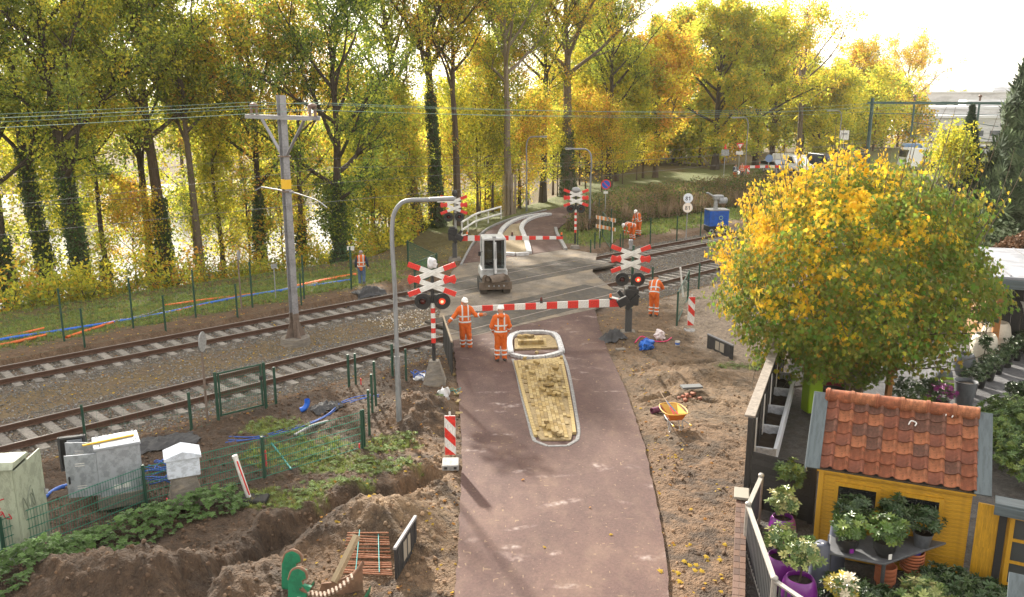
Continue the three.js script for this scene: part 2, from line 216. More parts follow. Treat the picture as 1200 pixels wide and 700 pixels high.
// ---------- tracks ----------
const sNear = t => -0.05 - 0.012 * t, sFar = t => -5.5 + 0.02 * t;
const rustT = tex(256, 256, (u, v) => mix3([0.42, 0.31, 0.25], [0.56, 0.42, 0.33], pn(u, v, 32, 81) * 0.6 + pn(u, v, 100, 82) * 0.4));
const railM = mat([0.42, 0.39, 0.38], 0.75, { map: rustT, metalness: 0.1 }), railTop = mat([0.3, 0.27, 0.25], 0.6, { metalness: 0.5 });
const sleeperM = [0.36, 0.3, 0.42].map(k => mat([k, k * 0.93, k * 0.85], 0.92, { map: rep(earthT, 0.7) }));
const clipM = mat([0.1, 0.08, 0.07], 0.7);
const railProf = [[-0.07, 0], [0.07, 0], [0.07, 0.012], [0.012, 0.035], [0.012, 0.115], [0.036, 0.122], [0.036, 0.15], [0.028, 0.16], [-0.028, 0.16], [-0.036, 0.15], [-0.036, 0.122], [-0.012, 0.115], [-0.012, 0.035], [-0.07, 0.012]];
const sleeperG = (() => { const g = extr([[-0.15, -0.1], [0.15, -0.1], [0.115, 0.055], [-0.115, 0.055]], 2.5, 0.008, [0, 0, -1.25]); return g; })();
function track(name, sOf, t0, t1) {
  const a = W(t0, sOf(t0)), b = W(t1, sOf(t1)), L = Math.hypot(b[0] - a[0], b[1] - a[1]), yaw = Math.atan2(-(b[1] - a[1]), b[0] - a[0]);
  const o = new THREE.Group(); o.name = numbered(name); o.userData.kind = 'structure'; o.position.set(a[0], -0.165, a[1]); o.rotation.y = yaw; scene.add(o);
  for (const sgn of [-1, 1]) {
    const r = mesh('rail', extr(railProf, L, 0, [0, 0, sgn * 0.753], [0, PI / 2, 0]), railM, o);
    mesh('rail_head', [box(L, 0.006, 0.05, [L / 2, 0.1615, sgn * 0.753])], railTop, r);
  }
  const r = rngOf(Math.round(t0 * 9 + sOf(0) * 50));
  for (let x = 0.3, i = 0; x < L; x += 0.6, i++) {
    const tt = t0 + x; if (tt > (sOf === sNear ? 1.2 : 5.2) && tt < (sOf === sNear ? 10.4 : 15.6)) continue;
    const m = mesh('sleeper', sleeperG, sleeperM[i * 7 % 3], o); m.position.set(x + (r() - 0.5) * 0.03, -0.062 + (r() - 0.5) * 0.006, (r() - 0.5) * 0.04); m.rotation.y = (r() - 0.5) * 0.02;
    if (tt > -22 && tt < 40) mesh('rail_clip', clipG, clipM, m);
  }
  return o;
}
const clipG = mg([-1, 1].map(q => [-0.1, 0.1].map(e => box(0.12, 0.03, 0.05, [0, 0.068, q * 0.753 + e]))));
track('railway_track', sNear, -40, 90); track('railway_track', sFar, -45, 110);
{ // level crossing: panels beside and between the rails
  const o = new THREE.Group(); o.name = 'level_crossing'; o.userData.kind = 'structure'; scene.add(o);
  const pm = [0, 1, 2].map(i => mat([[0.15, 0.148, 0.15], [0.18, 0.175, 0.17], [0.125, 0.125, 0.13]][i], 0.88, { map: rep(concreteT, 0.3), bumpMap: rep(grainB, 0.8), bumpScale: 0.004 }));
  const pg = {}; const G = w => pg[w] ??= rbox(1.19, 0.1, w, 0.012);
  for (const [sOf, t0, n] of [[sNear, 1.2, 8], [sFar, 5.0, 9]]) for (let k = 0; k < n; k++) for (const [ds, w] of [[0, 1.36], [1.13, 0.62], [-1.13, 0.62]]) {
    const t = t0 + 0.6 + k * 1.2, p = W(t, sOf(t) + ds), m = mesh('crossing_panel', G(w), pm[(k * 2 + Math.round(ds * 3 + 9)) % 3], o); m.position.set(p[0], -0.051 + 0.003 * n2(k, ds * 9), p[1]); m.rotation.y = TA;
  }
}
// stones of the track bed
{
  const st = new THREE.IcosahedronGeometry(1, 0), sp = st.attributes.position; for (let i = 0; i < sp.count; i++) { const k = 0.75 + 0.5 * hashv(Math.round(sp.getX(i) * 50), Math.round(sp.getY(i) * 50 + sp.getZ(i) * 900), 3); sp.setXYZ(i, sp.getX(i) * k, sp.getY(i) * k, sp.getZ(i) * k); } st.computeVertexNormals();
  const r = rngOf(5), items = [];
  for (let i = 0; i < 95000; i++) {
    const t = -26 + r() * 70, s = -7.1 + r() * 9.1; if (t > 0.8 && t < 11 && s > -1.6 + sNear(t)) continue; if (t > 4.6 && t < 16.2 && s < 1.7 + sFar(t) - 0 && s > -7) continue;
    if (s < -1.9 && s > -3.8 && t < 4 && r() < 0.65) continue; if (s > -3.9 && s < -1.4 && t > 6 && t < 13) continue;
    const p = W(t, s), k = 0.018 + 0.02 * r(), w = t > 0 && t < 7 && s < -1.4 && s > -4 && r() < 0.5, b = w ? 0.45 + 0.25 * r() : 0.12 + 0.2 * r() * r(), q = r() * 0.25;
    items.push([p[0], gh(p[0], p[1]) + k * 0.4, p[1], r() * 6, r() * 6, r() * 6, k, k * 0.8, k * 1.1, [b * (1 + q * 0.6), b, b * (1 - q)]]);
  }
  const o = instanced('ballast_gravel', st, mat([1, 1, 1], 0.9), items); stuff(o); o.userData.label = 'crushed stone ballast under the railway tracks'; o.userData.category = 'gravel';
  // stones and clods lying about on the bare soil
  const cl = [];
  for (let i = 0; i < 42000; i++) { const x = -12 + 19 * r(), z = -10.5 - 26 * r(); const [t, s] = TS(x, z); if (s < 2 || x > gardenX(z) - 0.3 || onRoad(x, z) < 0.03) continue; if (x > 1 && r() < 0.75) continue; const k = 0.008 + 0.045 * r() ** 5, c = gc(x, z), b = 0.85 + 0.4 * r(); cl.push([x, gh(x, z) + k * 0.3, z, r() * 6, r() * 6, r() * 6, k * 1.2, k * 0.8, k, [c[0] * b, c[1] * b, c[2] * b]]); }
  const u = instanced('soil_clods', st, mat([1, 1, 1], 0.95), cl); stuff(u); u.userData.label = 'loose clods and pebbles on the dug-up soil'; u.userData.category = 'soil';
}
// pond behind the trees
{
  const wb = tex(256, 256, (u, v) => 0.5 * pn(u, v, 10, 91) + 0.5 * pn(u, v, 26, 92), false);
  const pts = []; for (let t = -60; t <= 50; t += 4) pts.push(W(t, bankEdge(t) - 2.2)); for (let t = 50; t >= -60; t -= 10) pts.push(W(t, -84));
  struct('pond_water', planar(slabOf(pts, -2.5, -2.05)), mat([0.03, 0.035, 0.03], 0.06, { bumpMap: rep(wb, 0.4), bumpScale: 0.012, metalness: 0 }));
}
const on = (x, z, d = 0) => [x, gh(x, z) + d, z];

// ---------- trees ----------
function limb(list, pts, radii, n) {           // tapered tube through points
  const P = [], U = [], I = [], a = new V3(), b = new V3(), up = new V3(0, 1, 0), t = new V3(); let L = 0;
  for (let i = 0; i < pts.length; i++) {
    t.subVectors(pts[min(i + 1, pts.length - 1)], pts[max(i - 1, 0)]).normalize(); if (i) L += pts[i].distanceTo(pts[i - 1]);
    a.crossVectors(abs(t.y) > 0.95 ? new V3(1, 0, 0) : up, t).normalize(); b.crossVectors(t, a);
    for (let k = 0; k <= n; k++) { const q = k / n * 2 * PI, c = cos(q) * radii[i], s = sin(q) * radii[i]; P.push(pts[i].x + a.x * c + b.x * s, pts[i].y + a.y * c + b.y * s, pts[i].z + a.z * c + b.z * s); U.push(k / n * max(1, Math.round(radii[0] * 6)), L * 0.4); if (i && k) { const o = i * (n + 1) + k; I.push(o, o - 1, o - n - 1, o - 1, o - n - 2, o - n - 1); } }
  }
  const g = new THREE.BufferGeometry(); g.setAttribute('position', new THREE.Float32BufferAttribute(P, 3)); g.setAttribute('uv', new THREE.Float32BufferAttribute(U, 2)); g.setIndex(I); g.computeVertexNormals(); list.push(g);
}
const wander = (r, p, d, len, n, bend, rise) => { const o = [p.clone()], q = d.clone().normalize(), c = p.clone(); for (let i = 0; i < n; i++) { q.x += (r() - 0.5) * bend; q.z += (r() - 0.5) * bend; q.y += (r() - 0.5) * bend * 0.6 + rise; q.normalize(); c.addScaledVector(q, len / n); o.push(c.clone()); } return o; };
function clusterGeo(seed, n, rad, len, wid) { // a sprig: n pointed, folded leaves
  const r = rngOf(seed), P = [], U = [];
  for (let i = 0; i < n; i++) {
    const c = new V3(R(-1, 1, r), R(-1, 1, r), R(-1, 1, r)).multiplyScalar(rad), d = new V3(R(-1, 1, r), R(-0.9, 0.4, r), R(-1, 1, r)).normalize(), s = new V3(R(-1, 1, r), R(-0.4, 0.4, r), R(-1, 1, r)).cross(d).normalize(), u = new V3().crossVectors(s, d), l = len * R(0.7, 1.25, r), w = wid * R(0.7, 1.2, r);
    const A = c, T = c.clone().addScaledVector(d, l).addScaledVector(u, -0.15 * l), B = c.clone().addScaledVector(d, l * 0.45).addScaledVector(s, w).addScaledVector(u, 0.12 * l), D = c.clone().addScaledVector(d, l * 0.45).addScaledVector(s, -w).addScaledVector(u, 0.12 * l);
    for (const q of [A, B, T, A, T, D]) { P.push(q.x, q.y, q.z); U.push(0, 0); }
  }
  const g = new THREE.BufferGeometry(); g.setAttribute('position', new THREE.Float32BufferAttribute(P, 3)); g.setAttribute('uv', new THREE.Float32BufferAttribute(U, 2)); g.computeVertexNormals(); return g;
}
const leafM = mat([1, 1, 1], 1, { transmission: 0.58, thickness: 0, specularIntensity: 0.2 });
const ivyM = mat([1, 1, 1], 0.55);
const sprigs = [1, 2, 3].map(i => clusterGeo(i * 13, 10, 0.36, 0.16, 0.056)), sprigFar = clusterGeo(77, 12, 0.5, 0.3, 0.12), sprigIvy = clusterGeo(55, 8, 0.13, 0.11, 0.055);
const LC = { green: [0.16, 0.24, 0.04], olive: [0.3, 0.345, 0.055], lime: [0.5, 0.53, 0.065], yellow: [0.75, 0.65, 0.07], gold: [0.75, 0.54, 0.065], orange: [0.68, 0.37, 0.06], rust: [0.46, 0.25, 0.06], dark: [0.06, 0.11, 0.025] };
const pal = {
  olive: ['olive', 'olive', 'green', 'lime', 'olive', 'lime', 'yellow', 'green'], yellow: ['yellow', 'yellow', 'lime', 'lime', 'olive', 'yellow'], orange: ['orange', 'gold', 'yellow', 'gold', 'orange', 'olive', 'yellow'],
  green: ['green', 'green', 'dark', 'olive', 'lime', 'green'], lime: ['lime', 'yellow', 'olive', 'lime', 'lime', 'gold'], mixed: ['olive', 'yellow', 'lime', 'gold', 'green', 'orange'],
};
const leafC = (r, p) => { const c = LC[pal[p][Math.floor(r() * pal[p].length)]], k = R(0.7, 1.25, r); return [c[0] * k, c[1] * k, c[2] * k]; };
const barkC = { brown: [0.15, 0.11, 0.08], grey: [0.27, 0.22, 0.18], beech: [0.36, 0.3, 0.24], dark: [0.085, 0.065, 0.05] }, barkMs = {};
const barkOf = k => barkMs[k] ??= mat(barkC[k], 0.95, { map: barkT, bumpMap: barkB, bumpScale: 0.05 });
function tree(name, label, p, o) {
  const r = rngOf(o.seed), H = o.h, root = thing(name, label, 'tree', p, 0, o.group), wood = [], leaves = [];
  const lean = o.lean || [0, 0], tp = [], tr = [], N = 9, topU = o.leader ?? 0.82;
  for (let i = 0; i <= N; i++) { const u = i / N; tp.push(new V3(lean[0] * u + (i ? 0.25 * n2(u * 3, o.seed) * u : 0), H * topU * u - (i ? 0 : 0.4), lean[1] * u + (i ? 0.25 * n2(u * 3, o.seed + 9) * u : 0))); tr.push(o.r * (1 - 0.78 * u) * (i === 0 ? 1.35 : 1)); }
  limb(wood, tp, tr, 10);
  const at = u => { const k = clamp(u, 0, 0.999) * N, i = Math.floor(k); return [tp[i].clone().lerp(tp[i + 1], k - i), lerp(tr[i], tr[i + 1], k - i)]; };
  const u0 = o.crown / (H * topU), nl = o.limbs ?? 15, dens = o.dens ?? 1, S = o.spread;
  const leafRun = (pts, from, n, sc) => { for (let i = 0; i < n; i++) { const k = lerp(from, 1, r()) * (pts.length - 1.001), j = Math.floor(k), q = pts[j].clone().lerp(pts[j + 1], k - j); leaves.push([q.x + R(-0.35, 0.35, r) * sc, q.y + R(-0.4, 0.25, r) * sc, q.z + R(-0.35, 0.35, r) * sc, r() * 6.3, r() * 6.3, r() * 6.3, sc * R(0.75, 1.25, r), sc * R(0.75, 1.25, r), sc * R(0.75, 1.25, r), leafC(r, o.pal)]); } };
  const ls = o.leaf ?? 1, twigN = (o.bare ? 1 : 6) * dens;
  for (let l = 0; l < nl; l++) {
    const u = lerp(u0, 1, Math.pow((l + 0.5) / nl, 0.85)), [b, br] = at(u), az = l * 2.4 + R(-0.5, 0.5, r) + o.seed, e = lerp(0.25, 1.0, u) + R(-0.2, 0.3, r), len = S * (0.65 + 0.5 * sin(PI * clamp((u - u0) / (1 - u0) * 0.8 + 0.2))) * R(0.8, 1.2, r);
    const pts = wander(r, b, new V3(cos(az) * cos(e), sin(e), sin(az) * cos(e)), len, 6, 0.35, 0.05), lr = min(br * 0.75, 0.03 + len * 0.022);
    limb(wood, pts, pts.map((_, i) => lr * (1 - 0.82 * i / 6)), 5);
    for (let k = 0; k < 6; k++) {
      const i = 1 + Math.floor(R(0.2, 0.999, r) * 5), d = pts[i].clone().sub(pts[i - 1]).normalize(); d.x += R(-1, 1, r); d.z += R(-1, 1, r); d.y += R(-0.3, 0.6, r);
      const sp = wander(r, pts[i], d, len * R(0.28, 0.5, r), 4, 0.5, o.droop ?? 0.02), sr = lr * 0.35;
      limb(wood, sp, sp.map((_, i) => sr * (1 - 0.8 * i / 4)), 4);
      for (let m = 0; m < (o.bare ? 6 : 4); m++) { const j = 1 + Math.floor(r() * 3.99), d2 = sp[j].clone().sub(sp[j - 1]).normalize(); d2.x += R(-1, 1, r); d2.z += R(-1, 1, r); d2.y += R(-0.5, 0.6, r); const tw = wander(r, sp[j], d2, R(0.7, 1.6, r) * ls ** 0.5, 2, 0.5, o.bare ? 0.1 : -0.03); limb(wood, tw, [sr * 0.3, sr * 0.22, 0.006], 3); leafRun(tw, 0, Math.round(twigN * R(0.5, 1.2, r) / ls), ls); }
    }
  }
  for (let k = 0; k < (o.shoots ?? 0); k++) { const [b] = at(R(0.12, u0 + 0.1, r)), az = r() * 6.3, tw = wander(r, b, new V3(cos(az), R(0, 0.8, r), sin(az)), R(0.6, 2.2, r), 3, 0.4, 0); limb(wood, tw, [0.025, 0.015, 0.01, 0.005], 3); leafRun(tw, 0.1, Math.round(11 * dens), ls); }
  mesh('trunk', mergeGeometries(wood), barkOf(o.bark || 'brown'), root);
  if (leaves.length) stuff(instanced('crown', ls > 1.3 ? sprigFar : sprigs[o.seed % 3], leafM, leaves.map(q => (ls > 1.3 ? [...q.slice(0, 6), q[6] / 1.6, q[7] / 1.6, q[8] / 1.6, q[9]] : q)), root));
  if (o.ivy) { const it = []; for (let i = 0; i < o.ivy * 170; i++) { const y = Math.pow(r(), 1.2) * o.ivy, [c, cr] = at(y / (H * topU)), a = r() * 6.3, rr = cr + R(-0.02, 0.09, r) * (1 - 0.5 * y / o.ivy); it.push([c.x + cos(a) * rr, c.y, c.z + sin(a) * rr, r() * 6, r() * 6, r() * 6, 1, 1, 1, [R(0.03, 0.06, r), R(0.06, 0.11, r), R(0.012, 0.025, r)]]); } stuff(instanced('ivy', sprigIvy, ivyM, it, root)); }
  return root;
}
const wood = 'tall trees on the bank of the pond';
[ // base, height, trunk radius, start of crown, spread, palette, bark, ivy, lean, shoots, label
  [-25.14,-41.77, 19, 0.33, 7, 4.2, 'olive', 'dark', 5, [-0.4, 0], 12, 'dark trunk with ivy at its foot, beside the widest ivy-clad trunk on the bank'],
  [-24.51,-44.29, 21, 0.36, 7.5, 4.5, 'olive', 'dark', 9, [-0.8, 0.3], 12, 'ivy-clad dark trunk with olive leaves, on the grassy bank'],
  [-22.07,-42.99, 22, 0.42, 7, 5, 'olive', 'dark', 8, [-0.7, 0], 10, 'widest ivy-clad trunk on the grassy bank, olive crown'],
  [-22.16,-45.66, 18, 0.17, 7, 3.2, 'lime', 'dark', 3, [0.2, 0.4], 12, 'thin dark trunk close beside the widest ivy-clad one'],
  [-21.22,-49.46, 20, 0.27, 6, 4, 'olive', 'dark', 2, [-0.4, 0], 8, 'dark bare trunk touching the base of a larger forked tree'],
  [-20.21,-49.19, 23, 0.4, 8, 5.2, 'olive', 'brown', 6, [-0.6, 0.5], 6, 'big forked tree with brown trunk and olive crown on the bank'],
  [-18.50,-50.01, 21, 0.27, 8.5, 4.2, 'olive', 'grey', 1, [-0.5, 0], 8, 'straight slender grey trunk on the bank, no low branches'],
  [-18.04,-52.64, 17, 0.15, 7, 3, 'yellow', 'brown', 0, [-0.6, 0], 10, 'thin leaning brown trunk with yellow leaves near the grey one'],
  [-15.40,-51.41, 19, 0.26, 6, 4, 'mixed', 'dark', 6, [0.1, 0], 16, 'bushy ivy-wrapped tree behind the overhead line mast'],
  [-13.09,-51.99, 18, 0.2, 6, 3.6, 'mixed', 'brown', 4, [0.4, 0], 18, 'slim leafy tree just behind the overhead line mast'],
  [-10.21,-49.72, 17, 0.32, 3.2, 5.0, 'green', 'dark', 5, [0.2, 0], 46, 'dark green tree leafy down to the ground behind a worker in a vest'],
  [-6.79,-62.49, 21, 0.42, 9, 5, 'olive', 'brown', 1, [-2.4, 0.4], 6, 'thick brown trunk leaning over the bank, by the crossing'],
  [-5.47,-62.49, 22, 0.42, 9.5, 5.4, 'mixed', 'dark', 9.5, [-0.6, 0], 4, 'thick trunk wrapped in ivy to its fork, by the crossing'],
  [-4.02,-63.38, 21, 0.32, 9.5, 5, 'mixed', 'brown', 0, [-0.4, 0], 4, 'clean brown trunk between the ivy-clad and the planked trees'],
  [-0.21,-68.33, 22, 0.36, 10, 6, 'olive', 'beech', 0, [-0.5, 0], 4, 'pale trunk fenced by upright protective planks beside the road'],
  [5.31,-80.66, 24, 0.6, 10, 7.5, 'mixed', 'grey', 6, [-0.5, 0], 8, 'large spreading tree with ivy-covered foot at the bend of the road'],
  [-2.09,-74.48, 21, 0.3, 9, 5.2, 'olive', 'brown', 0, [0.3, 0], 4, 'slim brown trunk with olive crown behind the planked tree'],
  [2.80,-77.69, 22, 0.34, 8.5, 5.6, 'mixed', 'dark', 0, [0.2, 0], 4, 'dark trunk with mixed crown between planked and large spreading tree'],
  [9.55,-85.54, 20, 0.34, 7, 5.4, 'olive', 'dark', 0, [0.3, 0], 6, 'dark trunk with olive crown beyond the large spreading tree'],
].forEach((q, i) => { const [x, z, h, r, c, s, p, b, ivy, lean, sh, label] = q; tree('tall_tree', label, on(x, z), { seed: 100 + i * 7, h, r, crown: c, spread: s, pal: p, bark: b, ivy, lean, shoots: sh, limbs: i === 15 ? 20 : 16, group: undefined, dens: i < 11 ? 1.0 : 1.15 }); });
// thinner trees among and behind them: a few grown, the rest copies
{
  const protos = [['yellow', 9, 0.07], ['lime', 11, 0.09], ['mixed', 13, 0.12], ['orange', 8, 0.07]].map(([p, h, r], i) => tree('young_tree', ['slender young tree with clear yellow leaves on the pond bank', 'slender young tree with lime green leaves on the pond bank', 'taller young tree with mixed green and gold leaves on the pond bank', 'slender young tree with orange leaves on the pond bank'][i], on(...[[[-9.09,-56.14],[-7.85,-59.79],[-2.76,-68.64],[8.67,-82.57]]][0][i]), { seed: 300 + i * 11, h, r, crown: 2, spread: 2.2, pal: p, bark: 'brown', limbs: 14, dens: 0.43, shoots: 3, leader: 0.9, group: 'slender young trees on the pond bank' }));
  const r = rngOf(321), spots = [[-27.11,-46.65],[-26.00,-48.66],[-23.26,-49.72],[-21.35,-47.64],[-20.31,-51.99],[-18.27,-51.41],[-16.80,-52.59],[-14.73,-53.83],[-12.58,-54.47],[-9.88,-55.80],[-8.77,-58.64],[-8.71,-62.62],[-7.48,-61.79],[-4.93,-65.27],[-3.61,-69.15],[-2.97,-67.16],[-1.79,-71.27],[-1.04,-69.15],[0.88,-73.51],[1.89,-75.28],[3.09,-77.14],[4.39,-79.77],[7.56,-84.04],[9.83,-85.57],[11.31,-87.15],[-9.78,-62.62],[-6.51,-68.14],[0.29,-71.27],[6.61,-87.15],[12.81,-90.49],[14.71,-92.26],[-1.89,-75.28],[2.39,-79.77],[-11.10,-59.40],[-14.57,-56.48],[-5.72,-71.27],[4.70,-85.57],[9.02,-90.49],[16.83,-96.00]];
  spots.forEach(([x, z], i) => { if (i % 6 === 2) return; const k = [0, 1, 2, 3, 1, 0, 2, 0][i % 8]; dup(protos[x > 2 && r() < 0.22 ? 3 : k], on(x + R(-0.6, 0.6, r), z - R(0, 2.5, r)), r() * 6.3, null, R(0.75, 1.25, r)); });
}
// across the bend: the orange tree, the big oak, bare and far ones
const far = (label, px, o) => tree('roadside_tree', label, [px[0], 0, px[1]], { limbs: 17, leaf: 1.6, ...o });
far('orange-leaved tree standing at the outer bend of the road', [15.77,-94.45], { seed: 501, h: 15, r: 0.3, crown: 3, spread: 5.2, pal: 'orange', dens: 1.1, shoots: 14 });
far('yellow tree between the orange tree and the great oak', [10.98,-90.47], { seed: 502, h: 13, r: 0.25, crown: 2.5, spread: 4.6, pal: 'yellow', dens: 1.0, shoots: 12 });
far('tall yellow-green oak with a rounded crown beside the road', [25.04,-106.07], { seed: 503, h: 19.5, r: 0.45, crown: 4, spread: 6.2, pal: 'lime', dens: 1.7, bark: 'dark', shoots: 14 });
far('second yellow-green oak, touching the crown of the tall one', [30.72,-108.74], { seed: 504, h: 18, r: 0.4, crown: 4, spread: 6, pal: 'lime', dens: 1.5, bark: 'dark', shoots: 10 });
far('nearly leafless tree with upright bare branches', [39.00,-117.59], { seed: 505, h: 20, r: 0.42, crown: 5, spread: 7.5, pal: 'orange', bare: true, dens: 1, bark: 'grey' });
far('low golden tree at the foot of the leafless one', [42.82,-120.87], { seed: 506, h: 10.5, r: 0.2, crown: 2, spread: 4.4, pal: 'yellow', dens: 1.5, shoots: 10 });
far('thin half-bare tree with orange tips beyond the gantry post', [61.73,-155.36], { seed: 507, h: 17, r: 0.3, crown: 5, spread: 5, pal: 'orange', bare: true, dens: 2.5, bark: 'grey' });
far('wide half-bare tree with brown leaves in front of the white hall', [88.87,-197.32], { seed: 508, h: 20, r: 0.4, crown: 4, spread: 8, pal: 'orange', bare: true, dens: 3, bark: 'grey' });
far('low yellow tree behind the car park fence', [70.84,-167.24], { seed: 509, h: 11, r: 0.2, crown: 2, spread: 5.5, pal: 'yellow', dens: 1.6, shoots: 8 });
far('tall olive tree rising behind the yellow one', [22.12,-117.59], { seed: 510, h: 19, r: 0.4, crown: 4, spread: 6.5, pal: 'mixed', dens: 1.3, bark: 'dark', shoots: 8 });
far('dark-stemmed tree in the gap behind the large spreading tree', [8.73,-97.66], { seed: 511, h: 17, r: 0.35, crown: 4, spread: 6, pal: 'mixed', dens: 1.2, bark: 'dark', shoots: 8 });
far('broad yellow tree closing the gap over the road', [40.97,-135.99], { seed: 512, h: 16, r: 0.35, crown: 3, spread: 7, pal: 'yellow', dens: 1.4, shoots: 8 });
{ // wood on the far shore, one mass
  const r = rngOf(611), it = [], stems = [];
  for (let i = 0; i < 95; i++) { const t = -75 + r() * 170, s = -86 - r() * 26, p = W(t, s), h = R(5.5, 10.5, r), y0 = -0.6, pl = ['orange', 'yellow', 'mixed', 'olive'][Math.floor(r() * 4)]; stems.push(bar([p[0], y0 - 1, p[1]], [p[0] + R(-0.5, 0.5, r), h * 0.8, p[1]], 0.2, 0.05, 5)); for (let k = 0; k < 150; k++) { const a = r() * 6.3, v = Math.pow(r(), 0.7), rr = 3.2 * Math.sqrt(r()) * sin(PI * (0.12 + 0.85 * v)); it.push([p[0] + cos(a) * rr, y0 + 0.8 + h * v, p[1] + sin(a) * rr, r() * 6, r() * 6, r() * 6, 1.3, 1.3, 1.3, leafC(r, pl)]); } }
  const o = thing('far_wood', 'autumn wood massed along the far shore of the pond', 'wood'); o.userData.kind = 'stuff';
  mesh('stems', stems, barkOf('brown'), o); instanced('foliage', sprigFar, leafM, it, o);
}

// ---------- level-crossing signals, masts, fences ----------
const whiteP = worn([0.78, 0.77, 0.74], 0.55, 2), redP = worn([0.72, 0.035, 0.025], 0.5, 2), blackP = mat([0.018, 0.018, 0.02], 0.5), darkSteel = worn([0.07, 0.072, 0.075], 0.55, 2), galv = worn([0.38, 0.385, 0.39], 0.5, 2, { metalness: 0.35 }), lampGrey = worn([0.26, 0.27, 0.285], 0.55, 1, { metalness: 0.2 });
const concrete = mat([0.42, 0.43, 0.45], 0.92, { map: rep(concreteT, 0.8), bumpMap: rep(grainB, 1.5), bumpScale: 0.004 }), greenSteel = mat([0.014, 0.06, 0.038], 0.5), greenWire = mat([0.02, 0.15, 0.1], 0.95), yellowP = mat([0.75, 0.45, 0.02], 0.5);
const lampOff = mat([0.09, 0.01, 0.01], 0.25, { clearcoat: 0.6 }), lampOn = mat([0.5, 0.02, 0.01], 0.3, { emissive: new THREE.Color(1, 0.06, 0.02), emissiveIntensity: 0.5 }), lampCore = mat([1, 0.6, 0.4], 0.3, { emissive: new THREE.Color(1, 0.4, 0.22), emissiveIntensity: 0.55 }), lampOrange = mat([0.75, 0.14, 0.02], 0.3);
const plastic = mat([0.62, 0.62, 0.64], 0.45);
function crossbuck(parent, y, z) {           // two X shapes one above the other
  for (const [dy, k] of [[0.19, 0], [-0.19, 1]]) for (const a of [0.36, -0.36]) {
    const arm = mesh('cross_arm', rbox(1.5, 0.15, 0.025, 0.006), whiteP, parent); arm.position.set(0, y + dy, z + (a > 0 ? 0.03 : 0) + k * 0.06); arm.rotation.z = a;
    for (const e of [-1, 1]) mesh('red_end', rbox(0.38, 0.156, 0.031, 0.006, [e * 0.565, 0, 0]), redP, arm);
  }
}
function signalHeads(parent, y, z, lit) {
  mesh('lamp_bracket', [box(0.62, 0.045, 0.05, [0, y + 0.16, z])], blackP, parent);
  [-1, 1].forEach((e, i) => {
    const d = mesh('signal_head', [cyl(0.25, 0.25, 0.04, 28, [e * 0.29, y, z + 0.06], [PI / 2, 0, 0]), cyl(0.14, 0.16, 0.2, 20, [e * 0.29, y, z - 0.06], [PI / 2, 0, 0])], blackP, parent);
    mesh('lamp_hood', [put(new THREE.CylinderGeometry(0.125, 0.125, 0.16, 20, 1, true, -PI * 0.62, PI * 1.24), [e * 0.29, y, z + 0.16], [-PI / 2, 0, 0])], blackP, d);
    mesh('lamp_lens', [put(new THREE.SphereGeometry(0.105, 18, 8, 0, 2 * PI, 0, PI * 0.4), [e * 0.29, y, z + 0.045], [PI / 2, 0, 0])], lit[i] ? lampOn : lampOff, d);
    if (lit[i]) mesh('lamp_core', [ball(0.05, [e * 0.29, y, z + 0.15], [1, 1, 0.5])], lampCore, d);
  });
}
function stripedPole(parent, y0, y1, n, top, r = 0.055) {
  const p = mesh('pole', [cyl(r, r, top - 0.3, 14, [0, (top + 0.3) / 2, 0])], blackP, parent), dh = (y1 - y0) / n;
  for (let i = 0; i < n; i++) mesh('band', [cyl(r + 0.012, r + 0.012, dh, 16, [0, y0 + dh * (i + 0.5), 0])], i % 2 ? whiteP : redP, p);
}
function foot(parent, h, wt, wb) { mesh('concrete_foot', [put(new THREE.CylinderGeometry(wt * 0.707, wb * 0.707, h, 4), [0, h / 2 - 0.06, 0], [0, PI / 4, 0])], concrete, parent); }
